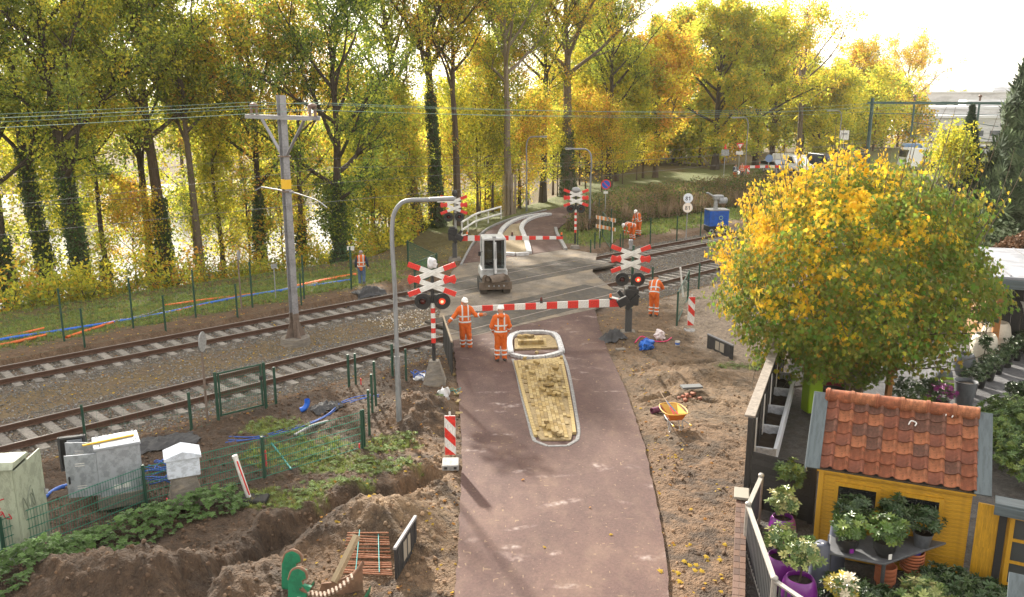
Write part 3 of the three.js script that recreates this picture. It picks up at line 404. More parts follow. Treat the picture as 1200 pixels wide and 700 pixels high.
function barrierMachine(parent, side, len, yb, turn, tip) {
  mesh('machine_post', [rbox(0.24, 0.98, 0.24, 0.02, [0, 0.49, 0.02])], darkSteel, parent);
  const m = mesh('barrier_machine', [rbox(0.5, 0.62, 0.42, 0.03, [0.08 * side, 1.42, 0.02]), rbox(0.3, 0.1, 0.3, 0.02, [0.1 * side, 1.76, 0.02]), beam([0.3 * side, 1.55, 0.3], [-0.12 * side, 1.0, 0.3], 0.1, 0.16), beam([-0.4 * side, 1.6, -0.1], [0.0, 1.1, -0.1], 0.08, 0.14), rbox(0.42, 0.3, 0.2, 0.03, [-0.25 * side, 1.28, 0.28], [0, 0, 0.5 * side]), cyl(0.14, 0.14, 0.5, 12, [0, yb, 0.1], [PI / 2, 0, 0])], blackP, parent);
  mesh('cover_plate', [rbox(0.34, 0.02, 0.3, 0.008, [0.1 * side, 1.82, 0.02])], darkSteel, m); mesh('bracket_plate', [rbox(0.62, 0.025, 0.3, 0.008, [-0.42 * side, yb + 0.14, 0.1], [0, 0, -0.25 * side])], whiteP, m);
  const b = new THREE.Group(); b.name = 'barrier_boom'; b.position.set(-0.35 * side, yb, 0.1); b.rotation.y = turn; parent.add(b);
  const n = 15;
  for (let i = 0; i < n; i++) { const u = (i + 0.5) / n, w = len / n, h0 = lerp(0.31, tip, u); mesh('boom_segment', [rbox(w, h0, 0.055, 0.006, [-side * (i + 0.5) * w, 0, 0])], (i % 2) ? whiteP : redP, b); }
  mesh('boom_root', [rbox(0.35, 0.2, 0.09, 0.02, [0.1 * side, 0, 0])], blackP, b);
  [0.06, 0.5, 0.985].forEach((u, i) => { const x = -side * u * len, y = lerp(0.135, tip / 2, u); const l = mesh('boom_lamp_base', [cyl(0.05, 0.06, 0.09, 10, [x, y + 0.045, 0])], blackP, b); mesh('boom_lamp', [cyl(0.045, 0.052, 0.1, 12, [x, y + 0.13, 0]), ball(0.045, [x, y + 0.18, 0])], i === 1 ? lampOff : lampOrange, l); });
}
{
  const A = thing('crossing_signal', 'double crossbuck signal with one red lamp lit on striped pole, beside orange-clad worker', 'signal', on(-2.39,-25.02), 0.02);
  stripedPole(A, 1.25, 2.5, 8, 3.5); foot(A, 0.75, 0.3, 0.72); crossbuck(A, 3.25 , 0.09); signalHeads(A, 2.57, 0.02, [false, true]);
  const bag = mesh('wrapped_bell', [rough(new THREE.SphereGeometry(0.15, 18, 14).scale(1, 1.15, 0.9).translate(0, 3.72, 0), 0.04, 7)], plastic, A); bag.userData.label = 'bell wrapped in pale plastic film';
  const B = thing('crossing_signal', 'double crossbuck signal with black barrier machine and boom lowered across the near road', 'signal', on(4.32,-30.62), -0.03);
  mesh('pole', [cyl(0.05, 0.05, 1.8, 12, [0.1, 2.4, -0.08])], greenSteel, B); foot(B, 0.16, 0.5, 0.62); crossbuck(B, 2.84, 0.09); signalHeads(B, 2.08, 0.05, [false, true]);
  mesh('bell', [cyl(0.05, 0.06, 0.22, 12, [0.0, 3.3, 0]), rbox(0.15, 0.2, 0.13, 0.03, [0, 3.43, 0])], lampGrey, B);
  barrierMachine(B, 1, 5.9, 1.2, 0.2, 0.17);
  const Cc = thing('crossing_signal', 'double crossbuck signal with barrier machine beyond both tracks, boom behind the excavator', 'signal', on(-3.10,-45.46), 0.05);
  mesh('pole', [cyl(0.07, 0.07, 3.3, 12, [0.06, 1.9, -0.12])], galv, Cc); foot(Cc, 0.22, 0.55, 0.75); crossbuck(Cc, 3.01, 0.02); signalHeads(Cc, 2.37, 0.0, [false, false]); mesh('bell', [ball(0.15, [0.05, 3.6, -0.1], [1, 1.3, 1])], blackP, Cc);
  barrierMachine(Cc, -1, 5.5, 1.22, -0.02, 0.15);
  const D = thing('crossing_signal', 'double crossbuck signal with unlit lamps on striped pole at the bend of the road', 'signal', on(3.69,-49.26), 0);
  stripedPole(D, 0.95, 2.3, 8, 3.3); foot(D, 0.25, 0.45, 0.62); crossbuck(D, 2.99, 0.09); signalHeads(D, 2.35, 0.0, [false, false]); mesh('bell', [rough(new THREE.SphereGeometry(0.22, 14, 10).scale(1.2, 0.8, 0.9).translate(0, 3.42, 0), 0.03, 7)], galv, D);
}
// ---------- overhead line mast ----------
const hProf = (w, d, t) => [[-w, -d], [w, -d], [w, -d + t], [t / 2, -d + t], [t / 2, d - t], [w, d - t], [w, d], [-w, d], [-w, d - t], [-t / 2, d - t], [-t / 2, -d + t], [-w, -d + t]];
const mastSteel = worn([0.30, 0.3, 0.32], 0.6, 1, { metalness: 0.25 }), mastRust = worn([0.2, 0.15, 0.12], 0.8, 1), insul = mat([0.16, 0.1, 0.08], 0.35);
const MP = [-7.95,-30.15], MT = TS(...MP)[0], MS = TS(...MP)[1];
{
  const m = thing('line_mast', 'tall steel overhead line mast with yellow band and braced crossarm between the tracks', 'mast', [MP[0], -0.2, MP[1]], TA);
  mesh('mast_post', [extr(hProf(0.11, 0.14, 0.03), 7.75, 0, [0, 1.05, 0], [-PI / 2, 0, 0])], mastSteel, m);
  mesh('mast_foot', [extr(hProf(0.115, 0.145, 0.035), 1.05, 0, [0, 0.02, 0], [-PI / 2, 0, 0]), ...[[1, 0], [-1, 0], [0, 1], [0, -1]].map(([a, b]) => extr([[0, 0], [0.42, 0], [0.12, 0.75], [0, 0.75]], 0.02, 0, [a * 0.02, 0.1, b * 0.02], [0, Math.atan2(-b, a), 0]))], mastRust, m);
  mesh('concrete_foot', [cyl(0.52, 0.6, 0.5, 20, [0, -0.08, 0])], concrete, m);
  mesh('yellow_band', [rbox(0.235, 0.34, 0.295, 0.005, [0, 5.75, 0])], yellowP, m);
  const arm = mesh('crossarm', [beam([-0.16, 8.05, -2.35], [-0.16, 8.05, 2.15], 0.06, 0.14), beam([0.16, 8.05, -2.35], [0.16, 8.05, 2.15], 0.06, 0.14)], mastSteel, m);
  for (const e of [-1, 1]) { mesh('brace', [beam([0, 7.98, e * 1.45], [0, 6.75, e * 0.15], 0.1, 0.05)], mastSteel, m); const s = mesh('insulator', [cyl(0.05, 0.05, 0.34, 10, [-0.1, 8.28, e * 2.0]), cyl(0.05, 0.05, 0.34, 10, [0.1, 8.28, e * 2.0]), ball(0.11, [0, 8.45, e * 2.0], [1.5, 0.8, 1])], insul, arm); }
  mesh('steady_arm', [tube([[0, 5.52, 0.15], [0, 5.45, 1.0], [0, 5.32, 2.1], [0, 5.15, 2.6]], 0.02), bar([0, 5.5, -0.15], [0, 5.52, -1.8], 0.026), bar([0, 5.52, -1.8], [0, 5.35, -2.3], 0.02), cyl(0.05, 0.05, 0.2, 8, [0, 5.5, 0.35], [PI / 2, 0, 0])], mastSteel, m);
  for (const y of [6.72, 5.5]) mesh('mast_collar', [box(0.31, 0.05, 0.37, [0, y, 0])], mastRust, m);
  mesh('number_plate', [box(0.02, 0.16, 0.1, [0.14, 1.4, 0])], mat([0.1, 0.3, 0.6], 0.5), m);
}
const wireG = mat([0.13, 0.22, 0.18], 0.7), wireD = mat([0.1, 0.1, 0.1], 0.6);
const GT = 57;
function span(name, label, sA, yA, ends, sag, m, r = 0.0085) { const g = []; for (let k = 1; k < ends.length; k++) { const [t0, y0] = ends[k - 1], [t1, y1] = ends[k]; const pts = []; for (let i = 0; i <= 8; i++) { const u = i / 8, t = lerp(t0, t1, u), p = W(t, typeof sA === 'function' ? sA(t) : sA); pts.push([p[0], lerp(y0, y1, u) - sag * 4 * u * (1 - u), p[1]]); } g.push(tube(pts, r, 4, 16)); } return single(name, label, 'wire', g, m, [0, 0, 0], 0, 'overhead wires'); }
[[MS - 2.05, 8.36], [MS - 1.9, 8.14], [MS + 1.95, 8.36], [MS + 2.05, 8.12]].forEach(([s, y], i) => span('feeder_wire', ['green feeder wire on the far upper insulator of the mast', 'green feeder wire below the far upper insulator', 'green feeder wire on the near upper insulator of the mast', 'green feeder wire below the near upper insulator'][i], s, 0, [[MT - 58, y - 0.1], [MT, y], [GT, y + 0.1], [GT + 60, y]], 0.65, wireG));
[[sFar, 'far'], [sNear, 'near']].forEach(([f, w]) => { span('contact_wire', `dark contact wire strung above the ${w} track`, f, 0, [[MT - 58, 5.2], [MT, 5.2], [GT, 5.2], [GT + 60, 5.2]], 0.05, wireD, 0.007); span('catenary_wire', `thin catenary wire above the contact wire of the ${w} track`, f, 0, [[MT - 58, 6.3], [MT, 6.3], [GT, 6.4], [GT + 60, 6.4]], 0.75, wireD, 0.005); });
{
  const p = W(GT, -9), g = thing('line_gantry', 'green steel portal gantry spanning both tracks beyond the maple', 'gantry', [p[0], -0.1, p[1]], TA), gm = worn([0.06, 0.12, 0.115], 0.6, 1);
  for (const z of [0, 15.5]) mesh('gantry_post', [extr(hProf(0.11, 0.12, 0.025), 8.6, 0, [0, 0, z], [-PI / 2, 0, 0])], gm, g);
  mesh('gantry_beam', [beam([0, 8.2, -0.4], [0, 8.2, 16], 0.16, 0.2)], gm, g); mesh('stay_bar', [bar([0, 7.3, 0], [0, 7.3, 15.5], 0.03)], gm, g);
  for (const z of [3.6, 8.7]) { const d = mesh('drop_post', [beam([0, 8.1, z], [0, 5.4, z], 0.13, 0.13), bar([0, 6.6, z], [0, 6.4, z + 1.6], 0.03), bar([0, 5.5, z], [0, 5.3, z + 1.5], 0.03)], gm, g); mesh('insulator', [cyl(0.08, 0.08, 0.35, 10, [0, 8.55, z]), ball(0.14, [0, 8.75, z])], insul, d); }
}
// ---------- street lamps ----------
function lampPost(label, p, h, reach, turn, m = lampGrey) {
  const l = thing('street_lamp', label, 'street lamp', p, turn);
  const a = mesh('lamp_post', [bar([0, -0.2, 0], [0, h * 0.3, 0], 0.075, 0.07, 14), tube([[0, h * 0.3, 0], [0, h * 0.6, 0], [-0.02, h * 0.88, 0], [0.06, h * 0.95, 0], [0.28, h * 0.992, 0], [reach * 0.62, h, 0]], 0.055, 12, 40)], m, l);
  const hd = mesh('lamp_head', [put(new RoundedBoxGeometry(0.66, 0.11, 0.2, 2, 0.05), [reach * 0.62 + 0.3, h + 0.015, 0], [0, 0, 0.03])], m, l); mesh('lamp_glass', [rbox(0.4, 0.03, 0.14, 0.01, [reach * 0.62 + 0.38, h - 0.045, 0])], mat([0.75, 0.75, 0.72], 0.2), hd);
  mesh('service_door', [rbox(0.012, 0.4, 0.08, 0.004, [0.072, 0.9, 0])], m, l); return l;
}
lampPost('curved grey street lamp beside the fresh soil pile and red-white beacon', on(-2.98,-21.18), 5.78, 1.5, 0.1);
lampPost('thin street lamp arching towards the pond, beside the round blue sign', on(5.19,-56.63), 5.4, 1.8, PI - 0.2); lampPost('thin street lamp arching over the road among the young trees', on(1.16,-68.08), 5.9, 1.6, 0.1); lampPost('slender street lamp behind the far barricade', on(26.49,-97.66), 6.4, 2.0, PI);
lampPost('slender street lamp over the parked dark van', on(41.07,-108.74), 7, 2, PI);
// ---------- fences ----------
const postG = h => mg([rbox(0.06, h, 0.06, 0.006, [0, h / 2 - 0.15, 0]), rbox(0.066, 0.02, 0.066, 0.004, [0, h - 0.15, 0])]);
function fence(label, pts, h, o = {}) {
  const f = thing(o.name || 'mesh_fence', label, 'fence'), pm = o.post || greenSteel, ps = pts.map(p => on(p[0], p[1])), pg = postG(h);
  ps.forEach((p, i) => { const m = mesh('post', o.hs ? postG(o.hs[i]) : pg, pm, f); m.position.set(...p); if (i < ps.length - 1) m.rotation.y = Math.atan2(-(ps[i + 1][2] - p[2]), ps[i + 1][0] - p[0]); if (o.tilt) m.rotation.z = o.tilt * sin(i * 5); });
  if (o.wires !== 0) for (let i = 1; i < ps.length; i++) {
    if (o.skip && o.skip.includes(i)) continue; const a = ps[i - 1], b = ps[i], L = Math.hypot(b[0] - a[0], b[2] - a[2]), g = [], hw = o.rows || 7, top = h - 0.2, r = o.r || 0.004;
    for (let k = 0; k < hw; k++) { const y = 0.03 + (top - 0.03) * k / (hw - 1); for (const e of o.double ? [-0.008, 0.008] : [0]) g.push(beam([a[0], a[1] + y, a[2] + e], [b[0], b[1] + y, b[2] + e], r * 1.5, r * 1.5)); }
    const nv = Math.round(L / (o.pitch || 0.2)); for (let k = 1; k < nv; k++) { const u = k / nv, x = lerp(a[0], b[0], u), y = lerp(a[1], b[1], u), z = lerp(a[2], b[2], u); g.push(box(r, top, r, [x, y + 0.02 + top / 2, z])); }
    stuff(mesh('wire_panel', g, o.wire || greenWire, f));
  }
  return f;
}
const along = (t0, t1, step, s) => { const o = []; for (let t = t0; t <= t1; t += step) o.push(W(t, typeof s === 'function' ? s(t) : s)); return o; };
fence('tall dark green mesh fence along the grass bank beyond the tracks', along(-27, 5.4, 2.45, -8.4), 2.1, { r: 0.003, pitch: 0.25, rows: 8 });
fence('low dark green post fence close behind the far track', along(-24, 1, 2.9, -7.35), 1.5, { r: 0.002, pitch: 0.5, rows: 3 });
fence('new dark green post fence in front of the grass beyond the far track', [[6.45,-55.13],[8.47,-51.71],[10.28,-52.69],[12.21,-54.77],[14.36,-57.01],[16.63,-59.02]], 1.75, { r: 0.002, pitch: 0.5, rows: 4 });
fence('dark green fence at the edge of the thicket, along the far road', along(27, 66, 3.2, -14.5), 1.9, { r: 0.003, pitch: 0.4, rows: 6 });
fence('green mesh fence in front of the cabinets and nettles', [[-9.49,-12.78],[-9.35,-14.22],[-7.75,-16.61],[-5.69,-18.16],[-3.72,-19.83]], 1.15, { double: true, r: 0.006, rows: 6, pitch: 0.055 });
fence('short row of green fence posts with loose tops by the curved lamp', [[-3.69,-19.93],[-3.69,-20.71],[-3.78,-21.79],[-3.78,-22.44]], 1.35, { wires: 0, hs: [1.15, 1.35, 1.2, 1.5], tilt: 0.03 });
fence('green fence posts beside the near track, some without wire', [[-10.83,-20.26],[-8.48,-21.18],[-6.77,-23.13],[-4.95,-24.62],[-4.77,-24.78]], 1.2, { r: 0.003, pitch: 0.3, rows: 3, skip: [3, 4], hs: [1.35, 1.2, 1.25, 1.15, 1.15] });
fence('pair of dark posts standing between lamp and striped signal pole', [[-3.76,-25.60],[-3.27,-25.10]], 1.2, { wires: 0 });
fence('dark green fence posts along the near track beside the sand heap', [[6.23,-37.00],[8.69,-38.77],[10.25,-40.11],[11.93,-41.76],[13.96,-43.53]], 1.35, { r: 0.002, pitch: 0.5, rows: 3, hs: [1.6, 1.35, 1.35, 1.35, 1.35] });
fence('bare green posts driven into the soil by the far striped signal', [[4.44,-47.56],[4.84,-49.26],[5.17,-49.55],[3.91,-50.15],[6.37,-49.55],[6.60,-50.15]], 1.1, { wires: 0 });
function gate(label, a, b, h, o = {}) {
  const A = on(...a), B = on(...b), L = Math.hypot(B[0] - A[0], B[2] - A[2]), g = thing('gate', label, 'gate', A, Math.atan2(-(B[2] - A[2]), B[0] - A[0])), y0 = 0.08;
  for (const x of [0, L]) mesh('gate_post', [rbox(0.07, h + 0.1, 0.07, 0.006, [x, h / 2, 0])], greenSteel, g);
  mesh('gate_frame', [box(L - 0.12, 0.045, 0.04, [L / 2, y0 + 0.03, 0]), box(L - 0.12, 0.045, 0.04, [L / 2, h, 0]), box(0.045, h - y0, 0.04, [0.09, (h + y0) / 2, 0]), box(0.045, h - y0, 0.04, [L - 0.09, (h + y0) / 2, 0])], greenSteel, g);
  const w = []; for (let y = y0 + 0.2; y < h; y += 0.2) w.push(box(L - 0.2, 0.006, 0.006, [L / 2, y, 0])); for (let x = 0.15; x < L - 0.1; x += o.pitch || 0.055) w.push(box(0.004, h - y0, 0.004, [x, (h + y0) / 2, 0.006])); stuff(mesh('wire_infill', w, greenWire, g)); mesh('latch', [rbox(0.07, 0.12, 0.09, 0.01, [L - 0.1, h * 0.7, 0])], blackP, g); return g;
}
gate('closed green mesh gate beside the near track, under the round sign back', [-7.97,-21.79], [-6.93,-22.71], 1.3);
gate('green mesh gate by the far barrier machine, next to the leaning trunk', [-5.64,-45.46], [-3.71,-41.33], 1.35); gate('second green mesh gate in the pair beside the far barrier machine', [-3.71,-41.33], [-4.52,-38.77], 1.1);
gate('open green gate beside the bending worker and the sand heap', [6.34,-31.72], [7.59,-35.85], 1.3, { pitch: 0.4 }); gate('green gate with orange striped boards near the far road', [5.75,-53.71], [5.75,-48.97], 1.6, { pitch: 0.3 });
{
  const b = thing('barrier_board', 'orange and white striped board leaning on the gate beside the far road', 'barrier', on(5.50,-52.36), -1.0); const st = mat([0.75, 0.28, 0.08], 0.6);
  for (const y of [0.9, 1.45]) { const p = mesh('board', [rbox(1.9, 0.22, 0.03, 0.008, [0.6, y, 0.12])], whiteP, b); for (let k = 0; k < 5; k++) mesh('stripe', [rbox(0.2, 0.225, 0.036, 0.004, [-0.15 + k * 0.38, y, 0.12])], st, p); } mesh('board_stand', [box(0.05, 1.6, 0.05, [0, 0.75, 0.08]), box(0.05, 1.6, 0.05, [1.2, 0.75, 0.08])], whiteP, b);
  const r = thing('guard_rail', 'low white two-rail guard fence curving along the far kerb', 'guard rail'), pts = [[-3.22,-54.30],[-2.92,-55.91],[-2.45,-58.06],[-1.69,-60.14],[-0.81,-61.86]].map(q => [q[0], q[1]]);
  for (const y of [0.4, 0.9]) mesh('rail', [tube(pts.map(q => [q[0], gh(...q) + y, q[1]]), 0.075, 6, 30)], whiteP, r); for (const q of dense(pts, 1.6)) mesh('post', [cyl(0.05, 0.05, 1.1, 8, [q[0], gh(...q) + 0.4, q[1]])], whiteP, r);
}
// ---------- kerbs, islands, pavers ----------
const kerbM = [0, 1].map(i => mat([[0.58, 0.58, 0.58], [0.28, 0.275, 0.27]][i], 0.9, { map: rep(wornT, 0.7), bumpMap: rep(grainB, 1), bumpScale: 0.004 }));
function kerbLine(parent, pts, w, h, m, piece = 0.5, y0 = -0.05, closed = false) { const q = closed ? [...pts, pts[0]] : pts, c = new THREE.CatmullRomCurve3(q.map(p => new V3(p[0], 0, p[1])), false, 'centripetal'), L = c.getLength(), n = Math.round(L / piece), P = c.getSpacedPoints(n); for (let i = 1; i <= n; i++) { const a = P[i - 1], b = P[i], d = a.distanceTo(b); const k = mesh('kerb_stone', rbox(d - 0.006, h, w, 0.014), m, parent); k.position.set((a.x + b.x) / 2, y0 + h / 2, (a.z + b.z) / 2); k.rotation.y = Math.atan2(-(b.z - a.z), b.x - a.x); } }
const isl = thing('traffic_island', 'unfinished traffic island paved with yellow blocks in the near road', 'traffic island');
const islTop = [[-0.03,-27.80],[-0.08,-29.04],[-0.03,-29.92],[0.19,-30.44],[0.79,-30.56],[1.42,-30.50],[1.62,-30.04],[1.69,-29.04],[1.72,-28.00]], islLow = [[1.72,-27.90],[1.79,-26.66],[1.80,-24.38],[1.77,-22.24],[1.75,-21.00],[1.68,-20.43],[1.55,-20.09],[1.33,-19.99],[0.86,-19.99],[0.65,-20.09],[0.55,-20.48],[0.46,-21.61],[0.30,-23.63],[0.14,-26.03],[0.03,-27.31]];
kerbLine(isl, islTop, 0.19, 0.15, kerbM[0], 0.45); kerbLine(isl, [[0.00,-27.70],[0.34,-27.41],[0.86,-27.36],[1.30,-27.60],[1.69,-28.00]], 0.18, 0.15, kerbM[0], 0.4); kerbLine(isl, islLow, 0.1, 0.065, kerbM[1], 0.5);
const pavM = [[0.6, 0.43, 0.17], [0.7, 0.53, 0.24], [0.5, 0.35, 0.13], [0.64, 0.49, 0.25], [0.42, 0.3, 0.13]].map(c => mat(c, 0.9, { map: rep(earthT, 3) })), pavG = rbox(0.096, 0.08, 0.196, 0.004), pavH = rbox(0.096, 0.08, 0.096, 0.004);
mesh('sand_bed', [slabOf([[0.11,-27.03],[1.63,-27.41],[1.61,-21.00],[1.50,-20.31],[0.74,-20.31],[0.60,-20.83],[0.31,-24.38]], -0.05, 0.042), slabOf([[0.09,-28.30],[0.09,-29.58],[0.31,-30.04],[1.37,-30.09],[1.56,-29.47],[1.60,-28.51]], -0.05, 0.06)], mat([0.5, 0.38, 0.2], 0.95, { map: rep(earthT, 1) }), isl);
{
  const r = rngOf(44), ax = [0.83,-27.41], bx = [1.10,-20.15], dl = Math.hypot(bx[0] - ax[0], bx[1] - ax[1]), ux = (bx[0] - ax[0]) / dl, uz = (bx[1] - ax[1]) / dl, yaw = Math.atan2(ux, uz), items = [];
  const edge = [[0.11,-26.94],[1.63,-27.31],[1.61,-21.00],[1.55,-20.43],[1.39,-20.26],[0.87,-20.26],[0.64,-20.60],[0.31,-24.38]], bits = [];
  for (let j = 0; j < 34; j++) for (let i = -7; i <= 7; i++) { const u = 0.1 + j * 0.204 + (i & 1 ? 0.1 : 0), v = i * 0.102, x = ax[0] + ux * u + uz * v, z = ax[1] + uz * u - ux * v; const d = polyD(x, z, edge); if (d > -0.05) continue; if (u > 2.2 && d > -0.17 && d < -0.05 && r() < 0.75) continue; bits.push([x, z, u, v]); }
  bits.sort((p, q) => q[1] - p[1]); const rest = [];
  bits.forEach(([x, z], k) => { const y = 0.03 + R(-0.006, 0.006, r), ry = yaw + R(-0.03, 0.03, r); if (k < 290) { const m = mesh('paver', pavG, pavM[Math.floor(r() * 5)], isl); m.position.set(x, y, z); m.rotation.y = ry; } else rest.push(put(pavG.clone(), [x, y, z], [0, ry, 0])); });
  for (const ln of [[[0.11,-26.84],[0.31,-24.15],[0.49,-21.92],[0.60,-20.65]], [[1.65,-27.22],[1.66,-24.62],[1.65,-22.24],[1.62,-20.83]]]) { const q = dense(ln, 0.21); for (const p of q) rest.push(put(pavG.clone(), [p[0], 0.035, p[1]], [0, Math.atan2(q[1][0] - q[0][0], q[1][1] - q[0][1]) + PI, 0])); }
  for (let j = 0; j < 7; j++) for (let i = 0; i < 10; i++) { const p0 = [0.24,-28.30]; const x = p0[0] + i * 0.103, z = p0[1] - j * 0.205; if (polyD(x, z, [[0.12,-28.30],[0.12,-29.58],[0.31,-29.98],[1.37,-30.04],[1.53,-29.47],[1.57,-28.51]]) < -0.08) rest.push(put(pavG.clone(), [x, 0.035, z], [0, 0.06, 0])); }
  stuff(mesh('paver_field', rest, pavM[1], isl));
  // stacked and loose pavers lying on the island and beside the road
  const stk = thing('paver_stack', 'neat stack of yellow paving blocks on the kerbed end of the island', 'paver stack', on(0.66,-29.04, 0.14), 0.08);
  for (let y = 0; y < 2; y++) for (let k = 0; k < 9; k++) for (let i = 0; i < 3; i++) { const m = mesh('paver', pavG, pavM[Math.floor(r() * 5)], stk); m.position.set(-0.42 + k * 0.1, 0.045 + y * 0.082, -0.22 + i * 0.205); }
  for (let k = 0; k < 5; k++) { const m = mesh('paver', pavG, pavM[k % 5], stk); m.position.set(-0.4 + k * 0.11, 0.215 + (k % 2) * 0.02, R(-0.15, 0, r)); m.rotation.set(R(-0.2, 0.2, r), R(-1, 1, r), R(-0.2, 0.2, r)); }
  const loose = (x, z, y, t, g) => { const m = single('loose_paver', g === 1 ? 'loose yellow paving block lying on top of the island paving' : 'stray yellow paving block on the soil beside the road edge', 'paver', r() < 0.5 ? pavG : pavH, pavM[Math.floor(r() * 5)], [x, y, z], r() * 3, g === 1 ? 'loose blocks on the island' : 'stray blocks beside the road'); m.rotation.x = R(-0.35, 0.35, r); m.rotation.z = R(-0.35, 0.35, r); };
  for (const [x, z] of [[0.42,-27.03],[0.47,-26.12],[0.80,-26.48],[0.62,-25.52],[1.39,-25.94],[1.27,-25.27],[1.42,-24.94],[0.86,-24.86],[0.99,-24.86],[1.13,-25.02],[1.18,-24.86],[1.30,-24.78],[1.43,-24.78],[1.49,-24.86],[1.02,-24.31],[1.15,-24.31],[0.91,-23.93],[1.12,-23.56],[1.22,-23.48],[1.29,-23.56],[1.36,-23.48],[1.56,-23.48],[0.83,-21.00],[0.91,-21.30],[0.96,-20.88],[1.10,-20.54],[1.18,-20.48],[1.64,-27.12],[0.93,-21.36],[1.18,-23.78],[1.33,-23.78],[0.84,-27.70]]) loose(x, z, 0.115 + 0.03 * r(), 0, 1);
  for (const [x, z] of [[-2.20,-25.86],[-1.84,-25.77],[-1.82,-24.31],[-1.71,-24.23],[-1.55,-23.27],[-1.47,-22.31],[-1.62,-23.93]]) loose(x, z, gh(x, z) + 0.045, 0, 2);
}
const isl2 = thing('traffic_island', 'teardrop traffic island with white kerbs in the road beyond the tracks', 'traffic island');
kerbLine(isl2, [[0.96,-47.15],[0.91,-49.85],[0.73,-53.71],[0.63,-56.63],[1.02,-59.86],[1.88,-62.30],[2.87,-63.47]], 0.3, 0.2, kerbM[0], 0.8); kerbLine(isl2, [[-0.58,-47.28],[-0.72,-50.76],[-0.72,-54.77],[-0.12,-59.02],[1.00,-62.07],[2.56,-63.71]], 0.3, 0.2, kerbM[0], 0.8); kerbLine(isl2, [[-0.52,-46.88],[0.19,-46.62],[0.90,-46.88]], 0.3, 0.2, kerbM[0], 0.7);
mesh('sand_bed', [slabOf([[-0.43,-47.28],[-0.60,-54.06],[-0.06,-58.20],[0.71,-59.02],[0.56,-55.13],[0.80,-49.26],[0.87,-47.56]], -0.05, 0.05)], mat([0.5, 0.4, 0.25], 0.95, { map: rep(earthT, 1) }), isl2);
{ const k = thing('road_kerb', 'grey kerb stones along the soil by the far striped signal', 'kerb'); kerbLine(k, [[3.09,-48.39],[3.00,-51.08],[2.89,-54.06],[2.91,-56.63]], 0.2, 0.2, kerbM[1], 0.9, -0.08); const k2 = thing('road_kerb', 'pale kerb stones along the outer side of the far road', 'kerb'); kerbLine(k2, [[-2.67,-43.76],[-2.49,-48.11],[-2.22,-52.36],[-1.55,-57.01],[0.00,-61.62],[2.67,-66.47]], 0.12, 0.16, kerbM[1], 1, -0.1); }

// ---------- people ----------
function nets(f, lo, hi, c) {                  // surface nets: one smooth skin over a distance field
  const nx = Math.ceil((hi[0] - lo[0]) / c) + 1, ny = Math.ceil((hi[1] - lo[1]) / c) + 1, nz = Math.ceil((hi[2] - lo[2]) / c) + 1, v = new Float32Array(nx * ny * nz), id = new Int32Array(nx * ny * nz).fill(-1), P = [], I = [];
  for (let k = 0, o = 0; k < nz; k++) for (let j = 0; j < ny; j++) for (let i = 0; i < nx; i++, o++) v[o] = f(lo[0] + i * c, lo[1] + j * c, lo[2] + k * c);
  const at = (i, j, k) => i + nx * (j + ny * k), E = [[0, 1], [2, 3], [4, 5], [6, 7], [0, 2], [1, 3], [4, 6], [5, 7], [0, 4], [1, 5], [2, 6], [3, 7]];
  for (let k = 0; k < nz - 1; k++) for (let j = 0; j < ny - 1; j++) for (let i = 0; i < nx - 1; i++) {
    const q = []; let m = 0; for (let b = 0; b < 8; b++) { const w = v[at(i + (b & 1), j + ((b >> 1) & 1), k + (b >> 2))]; q.push(w); if (w < 0) m++; } if (!m || m === 8) continue;
    let x = 0, y = 0, z = 0, n = 0; for (const [a, b] of E) if ((q[a] < 0) !== (q[b] < 0)) { const u = q[a] / (q[a] - q[b]); x += lerp(a & 1, b & 1, u); y += lerp((a >> 1) & 1, (b >> 1) & 1, u); z += lerp(a >> 2, b >> 2, u); n++; }
    id[at(i, j, k)] = P.length / 3; P.push(lo[0] + (i + x / n) * c, lo[1] + (j + y / n) * c, lo[2] + (k + z / n) * c);
  }
  for (let k = 1; k < nz - 1; k++) for (let j = 1; j < ny - 1; j++) for (let i = 1; i < nx - 1; i++) {
    const s = v[at(i, j, k)] < 0;
    const quad = (a, b, d, e) => { if (a < 0 || b < 0 || d < 0 || e < 0) return; s ? I.push(a, b, d, a, d, e) : I.push(a, d, b, a, e, d); };
    if (s !== (v[at(i + 1, j, k)] < 0)) quad(id[at(i, j - 1, k - 1)], id[at(i, j, k - 1)], id[at(i, j, k)], id[at(i, j - 1, k)]);
    if (s !== (v[at(i, j + 1, k)] < 0)) quad(id[at(i - 1, j, k - 1)], id[at(i - 1, j, k)], id[at(i, j, k)], id[at(i, j, k - 1)]);
    if (s !== (v[at(i, j, k + 1)] < 0)) quad(id[at(i - 1, j - 1, k)], id[at(i, j - 1, k)], id[at(i, j, k)], id[at(i - 1, j, k)]);
  }
  const g = new THREE.BufferGeometry(); g.setAttribute('position', new THREE.Float32BufferAttribute(P, 3)); g.setIndex(I); g.computeVertexNormals(); return ni(g);
}
const cap = (a, b, r0, r1) => { const dx = b[0] - a[0], dy = b[1] - a[1], dz = b[2] - a[2], L = dx * dx + dy * dy + dz * dz; return (x, y, z) => { const t = clamp(((x - a[0]) * dx + (y - a[1]) * dy + (z - a[2]) * dz) / L); return Math.hypot(x - a[0] - t * dx, y - a[1] - t * dy, z - a[2] - t * dz) - lerp(r0, r1, t); }; };
const blend = (list, k = 0.04) => (x, y, z) => { let d = 1e3; for (const f of list) { const e = f(x, y, z), h = max(0, k - abs(d - e)) / k; d = min(d, e) - h * h * k * 0.25; } return d; };
const boundsOf = (pts, pad) => [[0, 1, 2].map(i => min(...pts.map(p => p[i])) - pad), [0, 1, 2].map(i => max(...pts.map(p => p[i])) + pad)];
